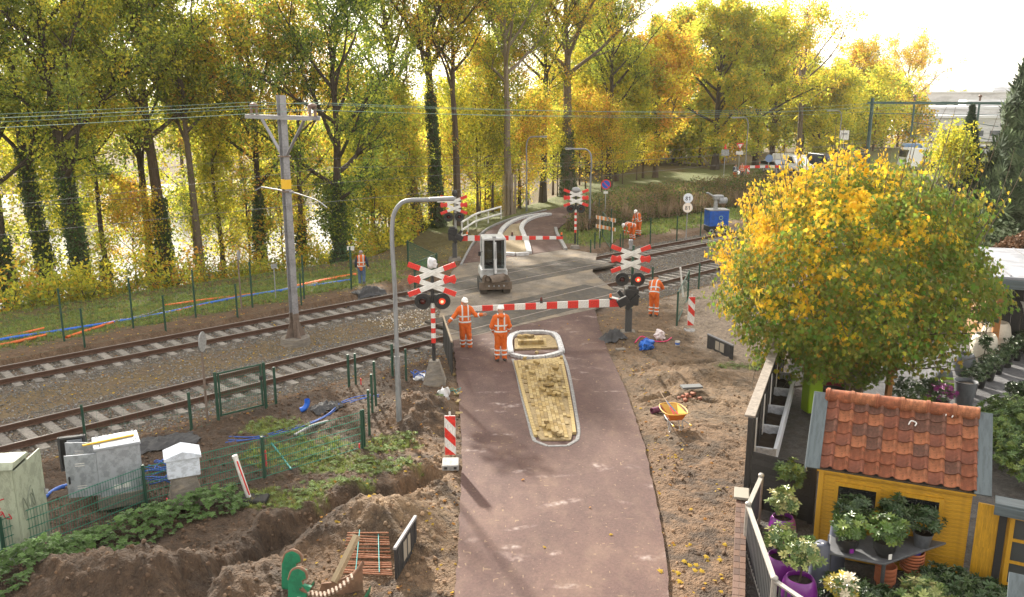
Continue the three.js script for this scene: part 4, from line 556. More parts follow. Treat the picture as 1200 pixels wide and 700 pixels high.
const ad = (a, b, k = 1) => [a[0] + b[0] * k, a[1] + b[1] * k, a[2] + b[2] * k], nrm = a => { const l = Math.hypot(...a); return a.map(v => v / l); }, sb = (a, b) => [a[0] - b[0], a[1] - b[1], a[2] - b[2]], mid = (a, b, u) => [lerp(a[0], b[0], u), lerp(a[1], b[1], u), lerp(a[2], b[2], u)], crs = (a, b) => [a[1] * b[2] - a[2] * b[1], a[2] * b[0] - a[0] * b[2], a[0] * b[1] - a[1] * b[0]];
const skin = mat([0.5, 0.27, 0.18], 0.6), hiVis = worn([0.9, 0.17, 0.015], 0.75, 1), reflect = mat([0.62, 0.66, 0.66], 0.35), bootM = mat([0.06, 0.05, 0.045], 0.7), helmetW = mat([0.82, 0.82, 0.8], 0.3, { clearcoat: 0.4 }), navy = mat([0.02, 0.025, 0.05], 0.85), jeans = worn([0.11, 0.17, 0.3], 0.9, 2), hairG = mat([0.3, 0.27, 0.25], 0.9), hairD = mat([0.05, 0.035, 0.025], 0.9), eyeM = mat([0.02, 0.015, 0.01], 0.3), lipM = mat([0.32, 0.1, 0.08], 0.6);
function person(label, p, yaw, o) {
  const J = { hip: [0, 0.95, 0], chest: [0, 1.34, 0], neck: [0, 1.5, 0], head: [0, 1.67, 0.02], look: [0, 0, 1], sl: [0.19, 1.44, 0], sr: [-0.19, 1.44, 0], el: [0.27, 1.16, -0.03], er: [-0.27, 1.16, -0.03], wl: [0.26, 0.92, 0.08], wr: [-0.26, 0.92, 0.08], hl: [0.09, 0.92, 0], hr: [-0.09, 0.92, 0], kl: [0.11, 0.5, 0.03], kr: [-0.11, 0.5, 0.03], al: [0.12, 0.09, -0.01], ar: [-0.12, 0.09, -0.01], tl: 0.15, tr: -0.15, ...o.j };
  const root = thing('person', label, 'person', p, yaw, o.group); root.scale.setScalar(o.scale ?? 1);
  const side = nrm(sb(J.sl, J.sr)), fwd = crs(side, nrm(sb(J.neck, J.hip)));
  const torso = e => [cap(mid(J.sl, J.sr, 0.22), mid(J.sl, J.sr, 0.78), 0.105 + e, 0.105 + e), cap(ad(J.chest, side, 0.07), ad(J.hip, side, 0.06), 0.12 + e, 0.115 + e), cap(ad(J.chest, side, -0.07), ad(J.hip, side, -0.06), 0.12 + e, 0.115 + e)];
  const arms = e => [[J.sl, J.el, J.wl], [J.sr, J.er, J.wr]].map(([a, b, c]) => blend([cap(a, b, 0.062 + e, 0.05 + e), cap(b, c, 0.05 + e, 0.035 + e * 1.1)], 0.03));
  const legs = e => [[J.hl, J.kl, J.al], [J.hr, J.kr, J.ar]].map(([a, b, c]) => blend([cap(a, b, 0.095 + e, 0.065 + e), cap(b, c, 0.06 + e, 0.045 + e * 1.3)], 0.03));
  const allPts = [J.hip, J.chest, J.neck, J.sl, J.sr, J.el, J.er, J.wl, J.wr, J.hl, J.hr, J.kl, J.kr, J.al, J.ar];
  // skin: torso, limbs, neck in one grid; head and hands in finer ones
  const L = nrm(J.look), up0 = nrm(sb(J.head, J.neck)), sd = nrm(crs(up0, L)), uh = crs(L, sd), at = (a, b, c) => [J.head[0] + sd[0] * a + uh[0] * b + L[0] * c, J.head[1] + sd[1] * a + uh[1] * b + L[1] * c, J.head[2] + sd[2] * a + uh[2] * b + L[2] * c];
  const bodyF = blend([...torso(-0.015), ...arms(-0.006), ...legs(-0.008), cap(J.chest, ad(J.neck, up0, 0.05), 0.06, 0.055)], 0.04), [bl, bh] = boundsOf([...allPts, J.head], 0.2);
  const headF = blend([cap(at(0, 0.03, -0.02), at(0, 0.02, 0.012), 0.093, 0.085), cap(at(0.0, -0.05, 0.03), at(0, -0.08, 0.055), 0.062, 0.038), cap(at(0, 0.0, 0.095), at(0, -0.03, 0.118), 0.012, 0.017), cap(at(0, -0.07, 0.088), at(0, -0.1, 0.08), 0.018, 0.022), cap(at(0.03, 0.025, 0.085), at(-0.03, 0.025, 0.085), 0.012, 0.012), cap(at(0.085, 0.015, -0.005), at(0.088, -0.03, 0), 0.016, 0.012), cap(at(-0.085, 0.015, -0.005), at(-0.088, -0.03, 0), 0.016, 0.012), cap(ad(J.neck, up0, 0), at(0, -0.06, -0.02), 0.055, 0.055)], 0.022);
  const hand = (w, e, s, curl) => { const d = nrm(sb(w, e)), n0 = nrm(crs(d, [0, 1, 0.2])), q = crs(n0, d), F = [cap(ad(w, d, 0.0), ad(w, d, 0.03), 0.026, 0.03)], pts = [w];
    for (let i = 0; i < 4; i++) { const off = (i - 1.5) * 0.021, b = ad(ad(w, d, 0.09), q, off), len = [0.066, 0.076, 0.07, 0.054][i], b2 = ad(ad(b, d, len * 0.5), n0, s * curl * 0.022), b3 = ad(ad(b2, d, len * (0.5 - curl * 0.3)), n0, s * curl * 0.05); F.push(cap(ad(ad(w, d, 0.03), q, off * 0.8), b, 0.014, 0.012), cap(b, b2, 0.0105, 0.0095), cap(b2, b3, 0.0095, 0.008)); pts.push(b3); }
    const t0 = ad(ad(w, d, 0.03), q, -0.03), t1 = ad(ad(t0, d, 0.03), q, -0.025), t2 = ad(ad(t1, d, 0.03), n0, s * curl * 0.02); F.push(cap(t0, t1, 0.014, 0.012), cap(t1, t2, 0.012, 0.009)); pts.push(t1, t2); const [a, b] = boundsOf(pts, 0.035); return nets(blend(F, 0.008), a, b, 0.0065); };
  const [hl, hh] = boundsOf([J.head], 0.17);
  mesh('body', [nets(bodyF, bl, bh, 0.022), nets(headF, hl, hh, 0.008), hand(J.wl, J.el, 1, o.curl ?? 0.5), hand(J.wr, J.er, -1, o.curl ?? 0.5)], skin, root);
  mesh('eyes', [ball(0.009, at(0.032, 0.008, 0.088)), ball(0.009, at(-0.032, 0.008, 0.088))].slice(0, 2), eyeM, root); mesh('mouth', [put(new THREE.SphereGeometry(0.02, 8, 6), at(0, -0.062, 0.094), [0, 0, 0], [1, 0.25, 0.35])], lipM, root);
  // clothing
  const topF = blend([...torso(0.014), ...(o.vest ? [] : arms(0.016)), cap(ad(J.hip, side, 0.05), ad(J.hip, [0, -0.09, 0]), 0.14, 0.13), cap(J.chest, ad(J.neck, up0, -0.01), 0.09, 0.075)], 0.04);
  const wave = (f, k) => (x, y, z) => f(x, y, z) + k * n3(x * 11, y * 7, z * 11);
  const [tl, th] = boundsOf([J.hip, J.chest, J.neck, J.sl, J.sr, J.el, J.er, J.wl, J.wr, J.hl, J.hr], 0.19);
  const cut = (f, J) => { const cl = [J.wl, nrm(sb(J.wl, J.el))], cr = [J.wr, nrm(sb(J.wr, J.er))]; return (x, y, z) => { let d = f(x, y, z); for (const [w, n] of [cl, cr]) { const q = (x - w[0]) * n[0] + (y - w[1]) * n[1] + (z - w[2]) * n[2]; if (Math.hypot(x - w[0], y - w[1], z - w[2]) < 0.12) d = max(d, q - 0.005); } return d; }; };
  const jm = o.jacket || hiVis, tm = o.trousers || hiVis;
  const jk = mesh(o.vest ? 'safety_vest' : 'jacket', [nets(cut(wave(topF, 0.012), J), tl, th, 0.018)], jm, root);
  if (o.vest) mesh('sleeves', [nets(cut(wave(blend(arms(0.014), 0.02), 0.01), J), tl, th, 0.018)], o.vest, root);
  const legF = blend([...legs(0.022), cap(ad(J.hip, side, 0.05), ad(J.hip, side, -0.05), 0.13, 0.13)], 0.04), [ll, lh] = boundsOf([J.hip, J.hl, J.hr, J.kl, J.kr, J.al, J.ar], 0.17), ankle = min(J.al[1], J.ar[1]);
  const tr = mesh('trousers', [nets((x, y, z) => max(wave(legF, 0.014)(x, y, z), ankle - 0.03 - y), ll, lh, 0.018)], tm, root);
  for (const [a, t] of [[J.al, J.tl], [J.ar, J.tr]]) { const d = [sin(t), 0, cos(t)], a0 = [a[0], a[1] - 0.03, a[2]], b = [a[0] + d[0] * 0.17, a[1] - 0.045, a[2] + d[2] * 0.17], F = blend([cap(ad(a0, d, -0.05), b, 0.048, 0.042), cap(a0, [a[0], a[1] + 0.07, a[2]], 0.055, 0.06)], 0.03), [l, h] = boundsOf([a0, b, ad(a0, d, -0.06), [a[0], a[1] + 0.08, a[2]]], 0.08); mesh('boot', [nets((x, y, z) => max(F(x, y, z), a[1] - 0.088 - y), l, h, 0.011)], bootM, root); }
  // reflective bands
  const bandOn = (f, c, n, h, rad, parent) => { const [l, u] = boundsOf([c], rad); mesh('reflective_band', [nets((x, y, z) => max(f(x, y, z) - 0.016, abs((x - c[0]) * n[0] + (y - c[1]) * n[1] + (z - c[2]) * n[2]) - h, Math.hypot(x - c[0], y - c[1], z - c[2]) - rad), l, u, 0.0135)], reflect, parent); };
  const ax = nrm(sb(J.chest, J.hip)), tor = blend([...torso(0.014), cap(ad(J.hip, side, 0.05), ad(J.hip, [0, -0.09, 0]), 0.14, 0.13)], 0.04);
  bandOn(tor, mid(J.hip, J.chest, 0.12), ax, 0.026, 0.3, jk); bandOn(tor, mid(J.hip, J.chest, 0.62), ax, 0.026, 0.3, jk);
  for (const e of [-1, 1]) { const c = ad(mid(J.hip, J.chest, 0.85), side, e * 0.1); bandOn((x, y, z) => max(tor(x, y, z), -((x - J.hip[0]) * ax[0] + (y - J.hip[1]) * ax[1] + (z - J.hip[2]) * ax[2]) + 0.12), c, side, 0.024, 0.3, jk); }
  if (!o.vest) for (const [a, b, f] of [[J.el, J.wl, 0], [J.er, J.wr, 1]]) bandOn(arms(0.018)[f], mid(a, b, 0.45), nrm(sb(b, a)), 0.024, 0.14, jk);
  if (!o.trousers) for (const [a, b, f] of [[J.kl, J.al, 0], [J.kr, J.ar, 1]]) for (const u of [0.35, 0.68]) bandOn(legs(0.026)[f], mid(a, b, u), nrm(sb(b, a)), 0.024, 0.17, tr);
  const turn = new THREE.Matrix4().makeBasis(new V3(...sd), new V3(...uh), new V3(...L)); const place = (g, c) => g.applyMatrix4(turn).translate(...c);
  if (o.helmet) { const hm = mesh('helmet', [place(mg([lathe([[0.001, 0.105], [0.04, 0.1], [0.08, 0.078], [0.108, 0.035], [0.114, -0.01], [0.118, -0.018], [0.112, -0.02]], 22), put(new THREE.CylinderGeometry(0.075, 0.085, 0.008, 18, 1, false), [0, -0.014, 0.085]), rbox(0.03, 0.02, 0.19, 0.008, [0, 0.092, 0])]), at(0, 0.062, 0))], o.helmet, root); }
  else if (o.hair) mesh('hair', [place(ni(new THREE.SphereGeometry(0.105, 18, 10, 0, 2 * PI, 0, PI * 0.56)), at(0, 0.025, -0.022))], o.hair, root);
  if (o.hood) mesh('hood', [place(rough(new THREE.SphereGeometry(0.14, 14, 10).scale(1, 0.55, 0.7), 0.02, 9), ad(J.neck, fwd, -0.09))], jm, root);
  return root;
}
person('helmeted worker in orange suit with arms spread, one hand on the black panel', on(-1.64,-28.72, 0.07), 0.2, { helmet: helmetW, scale: 1.03, j: { el: [0.36, 1.21, 0.1], wl: [0.58, 1.27, 0.24], er: [-0.37, 1.2, 0.03], wr: [-0.56, 1.02, 0.1], look: [0.3, -0.12, 1], kl: [0.13, 0.5, 0.06], kr: [-0.09, 0.5, 0.02], al: [0.16, 0.09, 0.04], ar: [-0.07, 0.09, -0.05] }, curl: 0.3 });
person('worker in orange suit and white helmet seen from behind, standing at the island', on(-0.37,-27.12, 0.07), PI + 0.15, { helmet: helmetW, scale: 1.04, hood: true, j: { el: [0.29, 1.15, 0.02], er: [-0.29, 1.15, 0.02], wl: [0.22, 0.95, 0.16], wr: [-0.25, 0.94, 0.14], look: [0.3, -0.1, 1], kl: [0.1, 0.5, 0.04], kr: [-0.1, 0.5, 0.02] } });
person('worker in orange suit stooping over the open gate by the sand heap', on(5.68,-33.18), PI - 0.5, { hair: hairD, j: { chest: [0.03, 1.27, 0.16], neck: [0.05, 1.38, 0.27], head: [0.09, 1.48, 0.4], look: [0.2, -0.7, 1], sl: [0.23, 1.31, 0.22], sr: [-0.14, 1.35, 0.2], el: [0.28, 1.06, 0.32], er: [-0.22, 1.12, 0.36], wl: [0.2, 0.98, 0.56], wr: [-0.1, 1.02, 0.58], hip: [0, 0.94, -0.02] } });
person('standing worker in orange with white helmet, watching the digging beside the grass', on(8.03,-53.71), -0.9, { helmet: helmetW, j: { chest: [0, 1.3, 0.1], neck: [0, 1.44, 0.18], head: [0, 1.56, 0.28], look: [0, -0.8, 1], sl: [0.19, 1.38, 0.14], sr: [-0.19, 1.38, 0.14], el: [0.25, 1.12, 0.22], er: [-0.25, 1.12, 0.22], wl: [0.16, 1.0, 0.4], wr: [-0.16, 0.96, 0.4] } });
person('worker in orange bending low towards the soil, beside the standing one', on(7.46,-52.36), -1.1, { helmet: helmetW, j: { hip: [0, 0.9, -0.1], chest: [0, 1.02, 0.3], neck: [0, 1.0, 0.48], head: [0, 0.97, 0.63], look: [0, -1, 0.5], sl: [0.19, 1.0, 0.4], sr: [-0.19, 1.0, 0.4], el: [0.24, 0.72, 0.42], er: [-0.24, 0.72, 0.42], wl: [0.14, 0.48, 0.5], wr: [-0.14, 0.46, 0.5], hl: [0.09, 0.88, -0.1], hr: [-0.09, 0.88, -0.1], kl: [0.12, 0.48, 0.02], kr: [-0.12, 0.48, 0.08], al: [0.13, 0.09, -0.06] } });
person('man in orange safety vest and jeans walking away along the grass bank', on(-7.11,-39.53), PI + 0.2, { hair: hairG, vest: navy, trousers: jeans, scale: 0.93, j: { el: [0.27, 1.15, -0.02], wl: [0.27, 0.92, 0.1], er: [-0.3, 1.17, -0.06], wr: [-0.34, 0.95, 0.0], kl: [0.1, 0.5, 0.1], al: [0.1, 0.09, 0.04], ar: [-0.1, 0.1, -0.16] } });
{ const p = person('worker in dark jacket and orange trousers standing on the far road with papers', [23.25,-89.53].flatMap((v, i) => i ? [0, v] : [v]), 0.4, { hair: hairD, jacket: navy, trousers: worn([0.9, 0.17, 0.015], 0.75, 1), j: { el: [0.3, 1.16, 0.05], wl: [0.2, 1.02, 0.28], er: [-0.27, 1.16, 0], wr: [-0.15, 1.02, 0.26] } });
  const s = single('paper_sheets', 'white papers held by the worker on the far road', 'papers', [rbox(0.32, 0.42, 0.012, 0.004)], whiteP, [p.position.x + 0.3, 0.97, p.position.z + 0.34], 0.4); s.rotation.x = -0.6; }
person('worker in orange jacket half hidden behind the maple leaves near the far barricade', [24.47,-91.43].flatMap((v, i) => i ? [0, v] : [v]), -0.4, { hair: hairD, trousers: navy });

// ---------- mini excavator ----------
const rubber = mat([0.025, 0.024, 0.023], 0.9), dustRub = worn([0.09, 0.075, 0.06], 0.95, 2), machWhite = worn([0.55, 0.56, 0.56], 0.4, 1), machGrey = worn([0.33, 0.34, 0.35], 0.55, 1), glassT = mat([0.55, 0.6, 0.6], 0.04, { transmission: 1, thickness: 0 }), bladeM = worn([0.16, 0.12, 0.09], 0.8, 1);
const stadium = (l, h, n = 8) => { const o = [], r = h / 2; for (let i = 0; i <= n; i++) { const a = -PI / 2 + PI * i / n; o.push([l / 2 - r + cos(a) * r, sin(a) * r]); } for (let i = 0; i <= n; i++) { const a = PI / 2 + PI * i / n; o.push([-l / 2 + r + cos(a) * r, sin(a) * r]); } return o; };
{
  const e = thing('mini_excavator', 'small white crawler excavator with glazed cab parked on the level crossing', 'excavator', [-0.85,-37.52, 0].slice(0, 1).concat([0.0, [-0.85,-37.52][1] - 0.5]), 0.12);
  for (const s of [-1, 1]) {
    const t = mesh('crawler_track', [extr(stadium(1.75, 0.46), 0.28, 0.02, [s * 0.52 - 0.14, 0.25, 0.05], [0, PI / 2, 0].map(v => v))].map(g => g), rubber, e);
    t.geometry.translate(-s * 0.0, 0, 0);
    const pads = []; for (let k = 0; k < 22; k++) { const q = stadium(1.75, 0.46, 10), i = k % 22, p = q[Math.floor(i / 22 * q.length)], b = q[(Math.floor(i / 22 * q.length) + 1) % q.length]; pads.push(box(0.3, 0.035, 0.05, [s * 0.52 + 0.0, 0.25 + p[1] * 1.04, 0.05 - p[0] * 1.04])); } stuff(mesh('track_pads', pads, dustRub, t));
  }
  mesh('undercarriage', [rbox(0.8, 0.2, 1.0, 0.04, [0, 0.36, 0])], bladeM, e); mesh('dozer_blade', [extr([[-0.72, 0], [0.72, 0], [0.72, 0.32], [-0.72, 0.32]], 0.05, 0.01, [0, 0.22, 1.0]), box(0.12, 0.1, 0.7, [0.3, 0.3, 0.7]), box(0.12, 0.1, 0.7, [-0.3, 0.3, 0.7])], bladeM, e);
  const body = mesh('engine_house', [rbox(1.24, 0.45, 1.35, 0.1, [0, 0.78, -0.25])], machWhite, e); mesh('counterweight', [rbox(1.2, 0.5, 0.35, 0.12, [0, 0.8, -0.85])], machGrey, e);
  const cab = mesh('cab_frame', [rbox(1.06, 0.12, 1.2, 0.05, [0, 2.38, -0.12]), ...[[-0.49, 0.42], [0.49, 0.42], [-0.49, -0.66], [0.49, -0.66]].map(([x, z]) => rbox(0.09, 1.45, 0.09, 0.03, [x, 1.66, z])), rbox(1.06, 0.1, 0.08, 0.03, [0, 1.0, 0.44]), rbox(0.06, 1.4, 0.05, 0.015, [0.0, 1.65, 0.45])], machWhite, e);
  for (const [x, w] of [[-0.235, 0.41], [0.235, 0.41]]) mesh('window_pane', [box(w, 1.28, 0.008, [x, 1.69, 0.46])], glassT, cab); for (const x of [-0.49, 0.49]) mesh('window_pane', [box(0.008, 1.28, 0.98, [x, 1.69, -0.12])], glassT, cab);
  mesh('back_wall', [box(0.9, 1.35, 0.03, [0, 1.66, -0.66])], blackP, cab); const seat = mesh('seat', [rbox(0.46, 0.14, 0.46, 0.05, [0, 1.2, -0.25]), rbox(0.46, 0.62, 0.13, 0.05, [0, 1.52, -0.48], [-0.12, 0, 0])], mat([0.03, 0.03, 0.032], 0.8), e);
  for (const s of [-1, 1]) mesh('control_lever', [bar([s * 0.3, 1.05, 0.1], [s * 0.28, 1.5, 0.18], 0.018), ball(0.035, [s * 0.28, 1.52, 0.18])], blackP, e);
  mesh('boom', [beam([0.02, 0.7, 0.62], [0.0, 1.55, 0.86], 0.16, 0.16), beam([0.0, 1.55, 0.86], [0, 2.3, 0.72], 0.13, 0.14)], machGrey, e); mesh('stick', [beam([0, 2.28, 0.74], [0, 0.95, 1.12], 0.1, 0.12)], machWhite, e); mesh('hydraulic_ram', [bar([0.0, 1.2, 0.95], [0, 1.95, 1.0], 0.035), bar([0, 1.9, 1.0], [0, 2.25, 0.95], 0.02)], galv, e);
  const bk = mesh('bucket', [put(new THREE.CylinderGeometry(0.26, 0.26, 0.9, 16, 1, true, 0, PI * 1.15), [0, 0.68, 1.28], [0, 0.6, PI / 2]), ...[-0.45, 0.45].map(x => put(new THREE.CylinderGeometry(0.26, 0.26, 0.02, 16, 1, false, 0, PI * 1.15), [x, 0.68, 1.28], [0, 0.6, PI / 2]))], bladeM, e);
  for (let k = 0; k < 4; k++) mesh('bucket_tooth', [box(0.06, 0.05, 0.12, [-0.33 + k * 0.22, 0.46, 1.42])], machGrey, bk);
  mesh('mirror', [rbox(0.12, 0.2, 0.03, 0.02, [-0.66, 1.75, 0.5]), bar([-0.5, 1.85, 0.44], [-0.64, 1.8, 0.5], 0.012)], blackP, e); mesh('work_lamp', [rbox(0.16, 0.09, 0.06, 0.015, [0.0, 2.47, 0.47])], machGrey, e);
}
// ---------- beacons ----------
function beacon(label, p, turn, h = 1.0) {
  const b = thing('beacon_sign', label, 'beacon', p, turn), w = 0.26, y0 = 0.32, f = mesh('beacon_board', [rbox(w, h, 0.03, 0.008, [0, y0 + h / 2, 0])], whiteP, b);
  for (const q of [[[-1, h], [1, h], [1, h - 0.3], [-1, h - 0.02]].slice(1).concat([[-1, h]]), [[-1, h - 0.27], [1, h - 0.55], [1, h - 0.78], [-1, h - 0.52]], [[-1, 0.22], [1, 0], [-1, 0]]]) mesh('red_stripe', [extr(q.map(([a, c]) => [a * w / 2 * 0.98, y0 + c * 0.995 + 0.003]), 0.004, 0, [0, 0, 0.0155])], redP, f);
  mesh('handle', [rbox(0.05, 0.1, 0.02, 0.008, [0, y0 + h + 0.05, 0])], whiteP, b); const ft = mesh('beacon_foot', [rbox(0.4, 0.15, 0.5, 0.03, [0, 0.075, 0])], worn([0.3, 0.29, 0.28], 0.8, 1), b); for (const x of [-0.11, 0.11]) mesh('grip_hole', [box(0.07, 0.06, 0.012, [x, 0.085, 0.249])], blackP, ft); return b;
}
beacon('red and white striped beacon with grey foot at the road edge by the lamp post', on(-1.46,-18.86), 0.05, 0.98); beacon('red and white striped beacon standing on the pale sand heap', on(6.71,-30.98, -0.12), 0.1, 1.1);
beacon('red and white beacon on the far road near the barricade', [22.48,-86.81].flatMap((v, i) => i ? [0, v] : [v + 1.4]), 0, 1.3);
// ---------- cabinets ----------
const cabGreen = worn([0.36, 0.4, 0.3], 0.55, 1), cabGalv = worn([0.42, 0.45, 0.5], 0.42, 1, { metalness: 0.3 }), cabWhite = worn([0.66, 0.72, 0.82], 0.45, 1), cableBlue = mat([0.02, 0.1, 0.42], 0.5), tagRed = mat([0.5, 0.02, 0.04], 0.6), tagGrey = mat([0.2, 0.23, 0.18], 0.7);
{
  const h = 1.96, c = thing('utility_cabinet', 'beige green utility cabinet with red graffiti and one door swung open', 'cabinet', on(-9.11,-14.40), 0.12);
  mesh('cabinet_body', [rbox(1.0, h, 0.05, 0.01, [-0.5, h / 2, -0.025]), rbox(0.05, h, 0.6, 0.01, [-0.975, h / 2, -0.33]), rbox(1.0, h, 0.05, 0.01, [-0.5, h / 2, -0.6]), box(0.9, 0.06, 0.6, [-0.5, 0.05, -0.3])], cabGreen, c);
  mesh('cabinet_roof', [extr([[-0.04, 0], [0.68, 0], [0.6, 0.06], [0.04, 0.1]], 1.08, 0.01, [-1.04, h, 0.04], [0, PI / 2, 0])], cabGreen, c);
  mesh('shelf', [box(0.85, 0.5, 0.25, [-0.5, h * 0.45, -0.35])], blackP, c);
  const e = [-9.21,-15.42], a = [-9.11,-14.40], L = Math.hypot(e[0] - a[0], e[1] - a[1]) * 1.05, d = new THREE.Group(); d.name = 'cabinet_door'; d.rotation.y = Math.atan2(-(e[1] - a[1]), e[0] - a[0]) - 0.12; d.position.set(0.02, 0, 0); c.add(d);
  mesh('door_leaf', [rbox(L, h * 0.93, 0.035, 0.008, [L / 2, h * 0.5, 0])], cabGreen, d); mesh('door_handle', [rbox(0.1, 0.03, 0.06, 0.008, [L - 0.02, h * 0.5, 0.04], [0, 0, 0.7]), box(0.02, 0.12, 0.03, [L - 0.05, h * 0.52, 0.02])], galv, d);
  mesh('graffiti', [tube([[0.1, 1.0, 0], [0.12, 1.35, 0], [0.22, 1.1, 0], [0.25, 1.0, 0], [0.24, 1.25, 0], [0.34, 1.3, 0], [0.38, 1.15, 0], [0.3, 1.05, 0], [0.28, 1.3, 0], [0.4, 1.45, 0]].map(q => [q[0] * 1.2 + 0.03, q[1] * 0.95, 0.021]), 0.01, 4, 60), tube([[0.42, 1.0, 0], [0.44, 1.3, 0], [0.5, 1.2, 0], [0.46, 1.1, 0], [0.55, 0.98, 0], [0.5, 1.35, 0]].map(q => [q[0] * 1.1, q[1] * 0.95, 0.021]), 0.01, 4, 40)], tagGrey, d);
  mesh('graffiti', [...[[[-0.62, 1.02], [-0.72, 1.02], [-0.72, 1.2], [-0.6, 1.2]], [[-0.72, 1.11], [-0.63, 1.11]], [[-0.55, 1.02], [-0.55, 1.2], [-0.45, 1.03], [-0.45, 1.21]], [[-0.28, 1.16], [-0.36, 1.18], [-0.38, 1.08], [-0.3, 1.04], [-0.26, 1.1], [-0.32, 1.1]], [[-0.75, 1.3], [-0.5, 1.27], [-0.2, 1.36]], [[-0.26, 1.1], [-0.22, 0.98], [-0.12, 0.96], [-0.16, 1.06]]].map(l => tube(l.map(q => [q[0], q[1], 0.004]), 0.011, 4, 30))], tagRed, c);
}
{
  const h = 1.27, c = thing('utility_cabinet', 'grey galvanised cabinet with two open doors and yellow level on top', 'cabinet', on(-8.35,-16.81, 0.02), 0.5), w = 0.82, d = 0.66;
  mesh('concrete_foot', [rbox(w + 0.1, 0.3, d + 0.1, 0.02, [0, 0.1, 0])], concrete, c); mesh('cabinet_body', [rbox(w, h - 0.22, 0.04, 0.008, [0, 0.25 + (h - 0.25) / 2, d / 2]), rbox(w, h - 0.22, 0.04, 0.008, [0, 0.25 + (h - 0.25) / 2, -d / 2]), rbox(0.04, h - 0.22, d, 0.008, [w / 2, 0.25 + (h - 0.25) / 2, 0]), box(w - 0.04, 0.04, d - 0.04, [0, 0.3, 0]), box(0.03, h - 0.4, d - 0.1, [0.1, h * 0.55, 0])], cabGalv, c);
  const rf = mesh('cabinet_roof', [rbox(w + 0.08, 0.07, d + 0.08, 0.02, [0, h + 0.03, 0])], cabGalv, c); for (const [x, z] of [[-1, -1], [1, -1], [1, 1], [-1, 1]]) mesh('lifting_eye', [put(new THREE.TorusGeometry(0.03, 0.008, 6, 12), [x * w * 0.42, h + 0.09, z * d * 0.42])], galv, rf);
  for (const x of [-0.08, 0.1]) mesh('label_plate', [box(0.14, 0.1, 0.004, [x, 0.42, d / 2 + 0.023])], whiteP, c);
  for (const [z, a, l] of [[d / 2, -PI + 0.25, 1], [-d / 2, -PI - 0.05, 2]]) { const g = new THREE.Group(); g.name = 'cabinet_door'; g.position.set(-w / 2, 0, z); g.rotation.y = a - 0.5 + (l === 1 ? 0 : 0.1); c.add(g); mesh('door_leaf', [rbox(0.6, h - 0.34, 0.03, 0.008, [0.3, 0.3 + (h - 0.34) / 2, 0])], cabGalv, g); for (const y of [0.5, h - 0.28]) mesh('vent_slot', [box(0.18, 0.016, 0.034, [0.32, y, 0]), box(0.18, 0.016, 0.034, [0.32, y + 0.05, 0])], whiteP, g); mesh('door_handle', [rbox(0.03, 0.16, 0.06, 0.01, [0.54, h * 0.55, -0.03]), rbox(0.03, 0.16, 0.06, 0.01, [0.54, h * 0.55, 0.03])], blackP, g); }
  single('spirit_level', 'yellow spirit level lying across the roof of the galvanised cabinet', 'spirit level', [rbox(1.0, 0.03, 0.06, 0.006)], yellowP, on(-8.35,-16.81, h + 0.11).map((v, i) => v + [-0.1, 0, 0.1][i]), 0.62);
  const bx = thing('junction_box', 'black open junction box with white fittings behind the galvanised cabinet', 'box', on(-9.50,-17.21, 0.45), 0.35); mesh('box_frame', [box(0.5, 0.04, 0.1, [0, 0.72, 0]), box(0.5, 0.04, 0.1, [0, 0, 0]), box(0.04, 0.76, 0.1, [-0.25, 0.36, 0]), box(0.04, 0.76, 0.1, [0.25, 0.36, 0]), box(0.08, 0.6, 0.08, [0, -0.28, -0.02])], darkSteel, bx); mesh('box_back', [box(0.46, 0.68, 0.02, [0, 0.36, -0.03])], blackP, bx); mesh('white_bottle', [rbox(0.12, 0.22, 0.06, 0.03, [0.03, 0.45, 0.03])], whiteP, bx); mesh('fitting', [rbox(0.3, 0.16, 0.03, 0.01, [0.05, 0.58, 0])], cabGalv, bx);
}
{
  const c = thing('meter_box', 'pale bluish box with sloped lid on a flared concrete foot', 'cabinet', on(-7.05,-16.97), 0.42), t = 0.93, tt = 1.34;
  mesh('concrete_foot', [put(new THREE.CylinderGeometry(0.3, 0.5, t * 0.75, 4), [0, t * 0.37, 0], [0, PI / 4, 0])], concrete, c); mesh('box_body', [rbox(0.66, 0.42, 0.5, 0.02, [0, t * 0.75 + 0.16, 0])], cabWhite, c); mesh('box_lid', [extr([[-0.36, 0], [0.36, 0], [0.36, 0.05], [0, 0.17], [-0.36, 0.05]], 0.56, 0.01, [0, t * 0.75 + 0.37, -0.28])], cabWhite, c);
}
// ---------- pipes, cables, cloths, bags on the ground ----------
const lay = (pts, lift = 0.05) => pts.map(q => [q[0], gh(q[0], q[1]) + lift, q[1]]);
const pipe = (label, pts, r, m, cat = 'pipe', group) => single(cat === 'pipe' ? 'conduit_pipe' : 'cable', label, cat, [tube(lay(pts, r * 0.8), r, 8, pts.length * 14)], m, [0, 0, 0], 0, group);
const orangeP = mat([0.75, 0.14, 0.025], 0.5), blueP = mat([0.015, 0.13, 0.6], 0.45), greyP = mat([0.3, 0.3, 0.31], 0.6), tealC = mat([0.02, 0.25, 0.25], 0.5);
const bankP = (l, h = -0.2) => l;
pipe('long blue conduit laid on the grass along the railway bank', [[-19.45,-29.18],[-18.68,-29.94],[-17.49,-31.22],[-16.19,-32.60],[-14.81,-34.17],[-12.82,-36.69],[-10.77,-38.94],[-9.02,-40.07],[-7.85,-40.85]], 0.06, blueP);
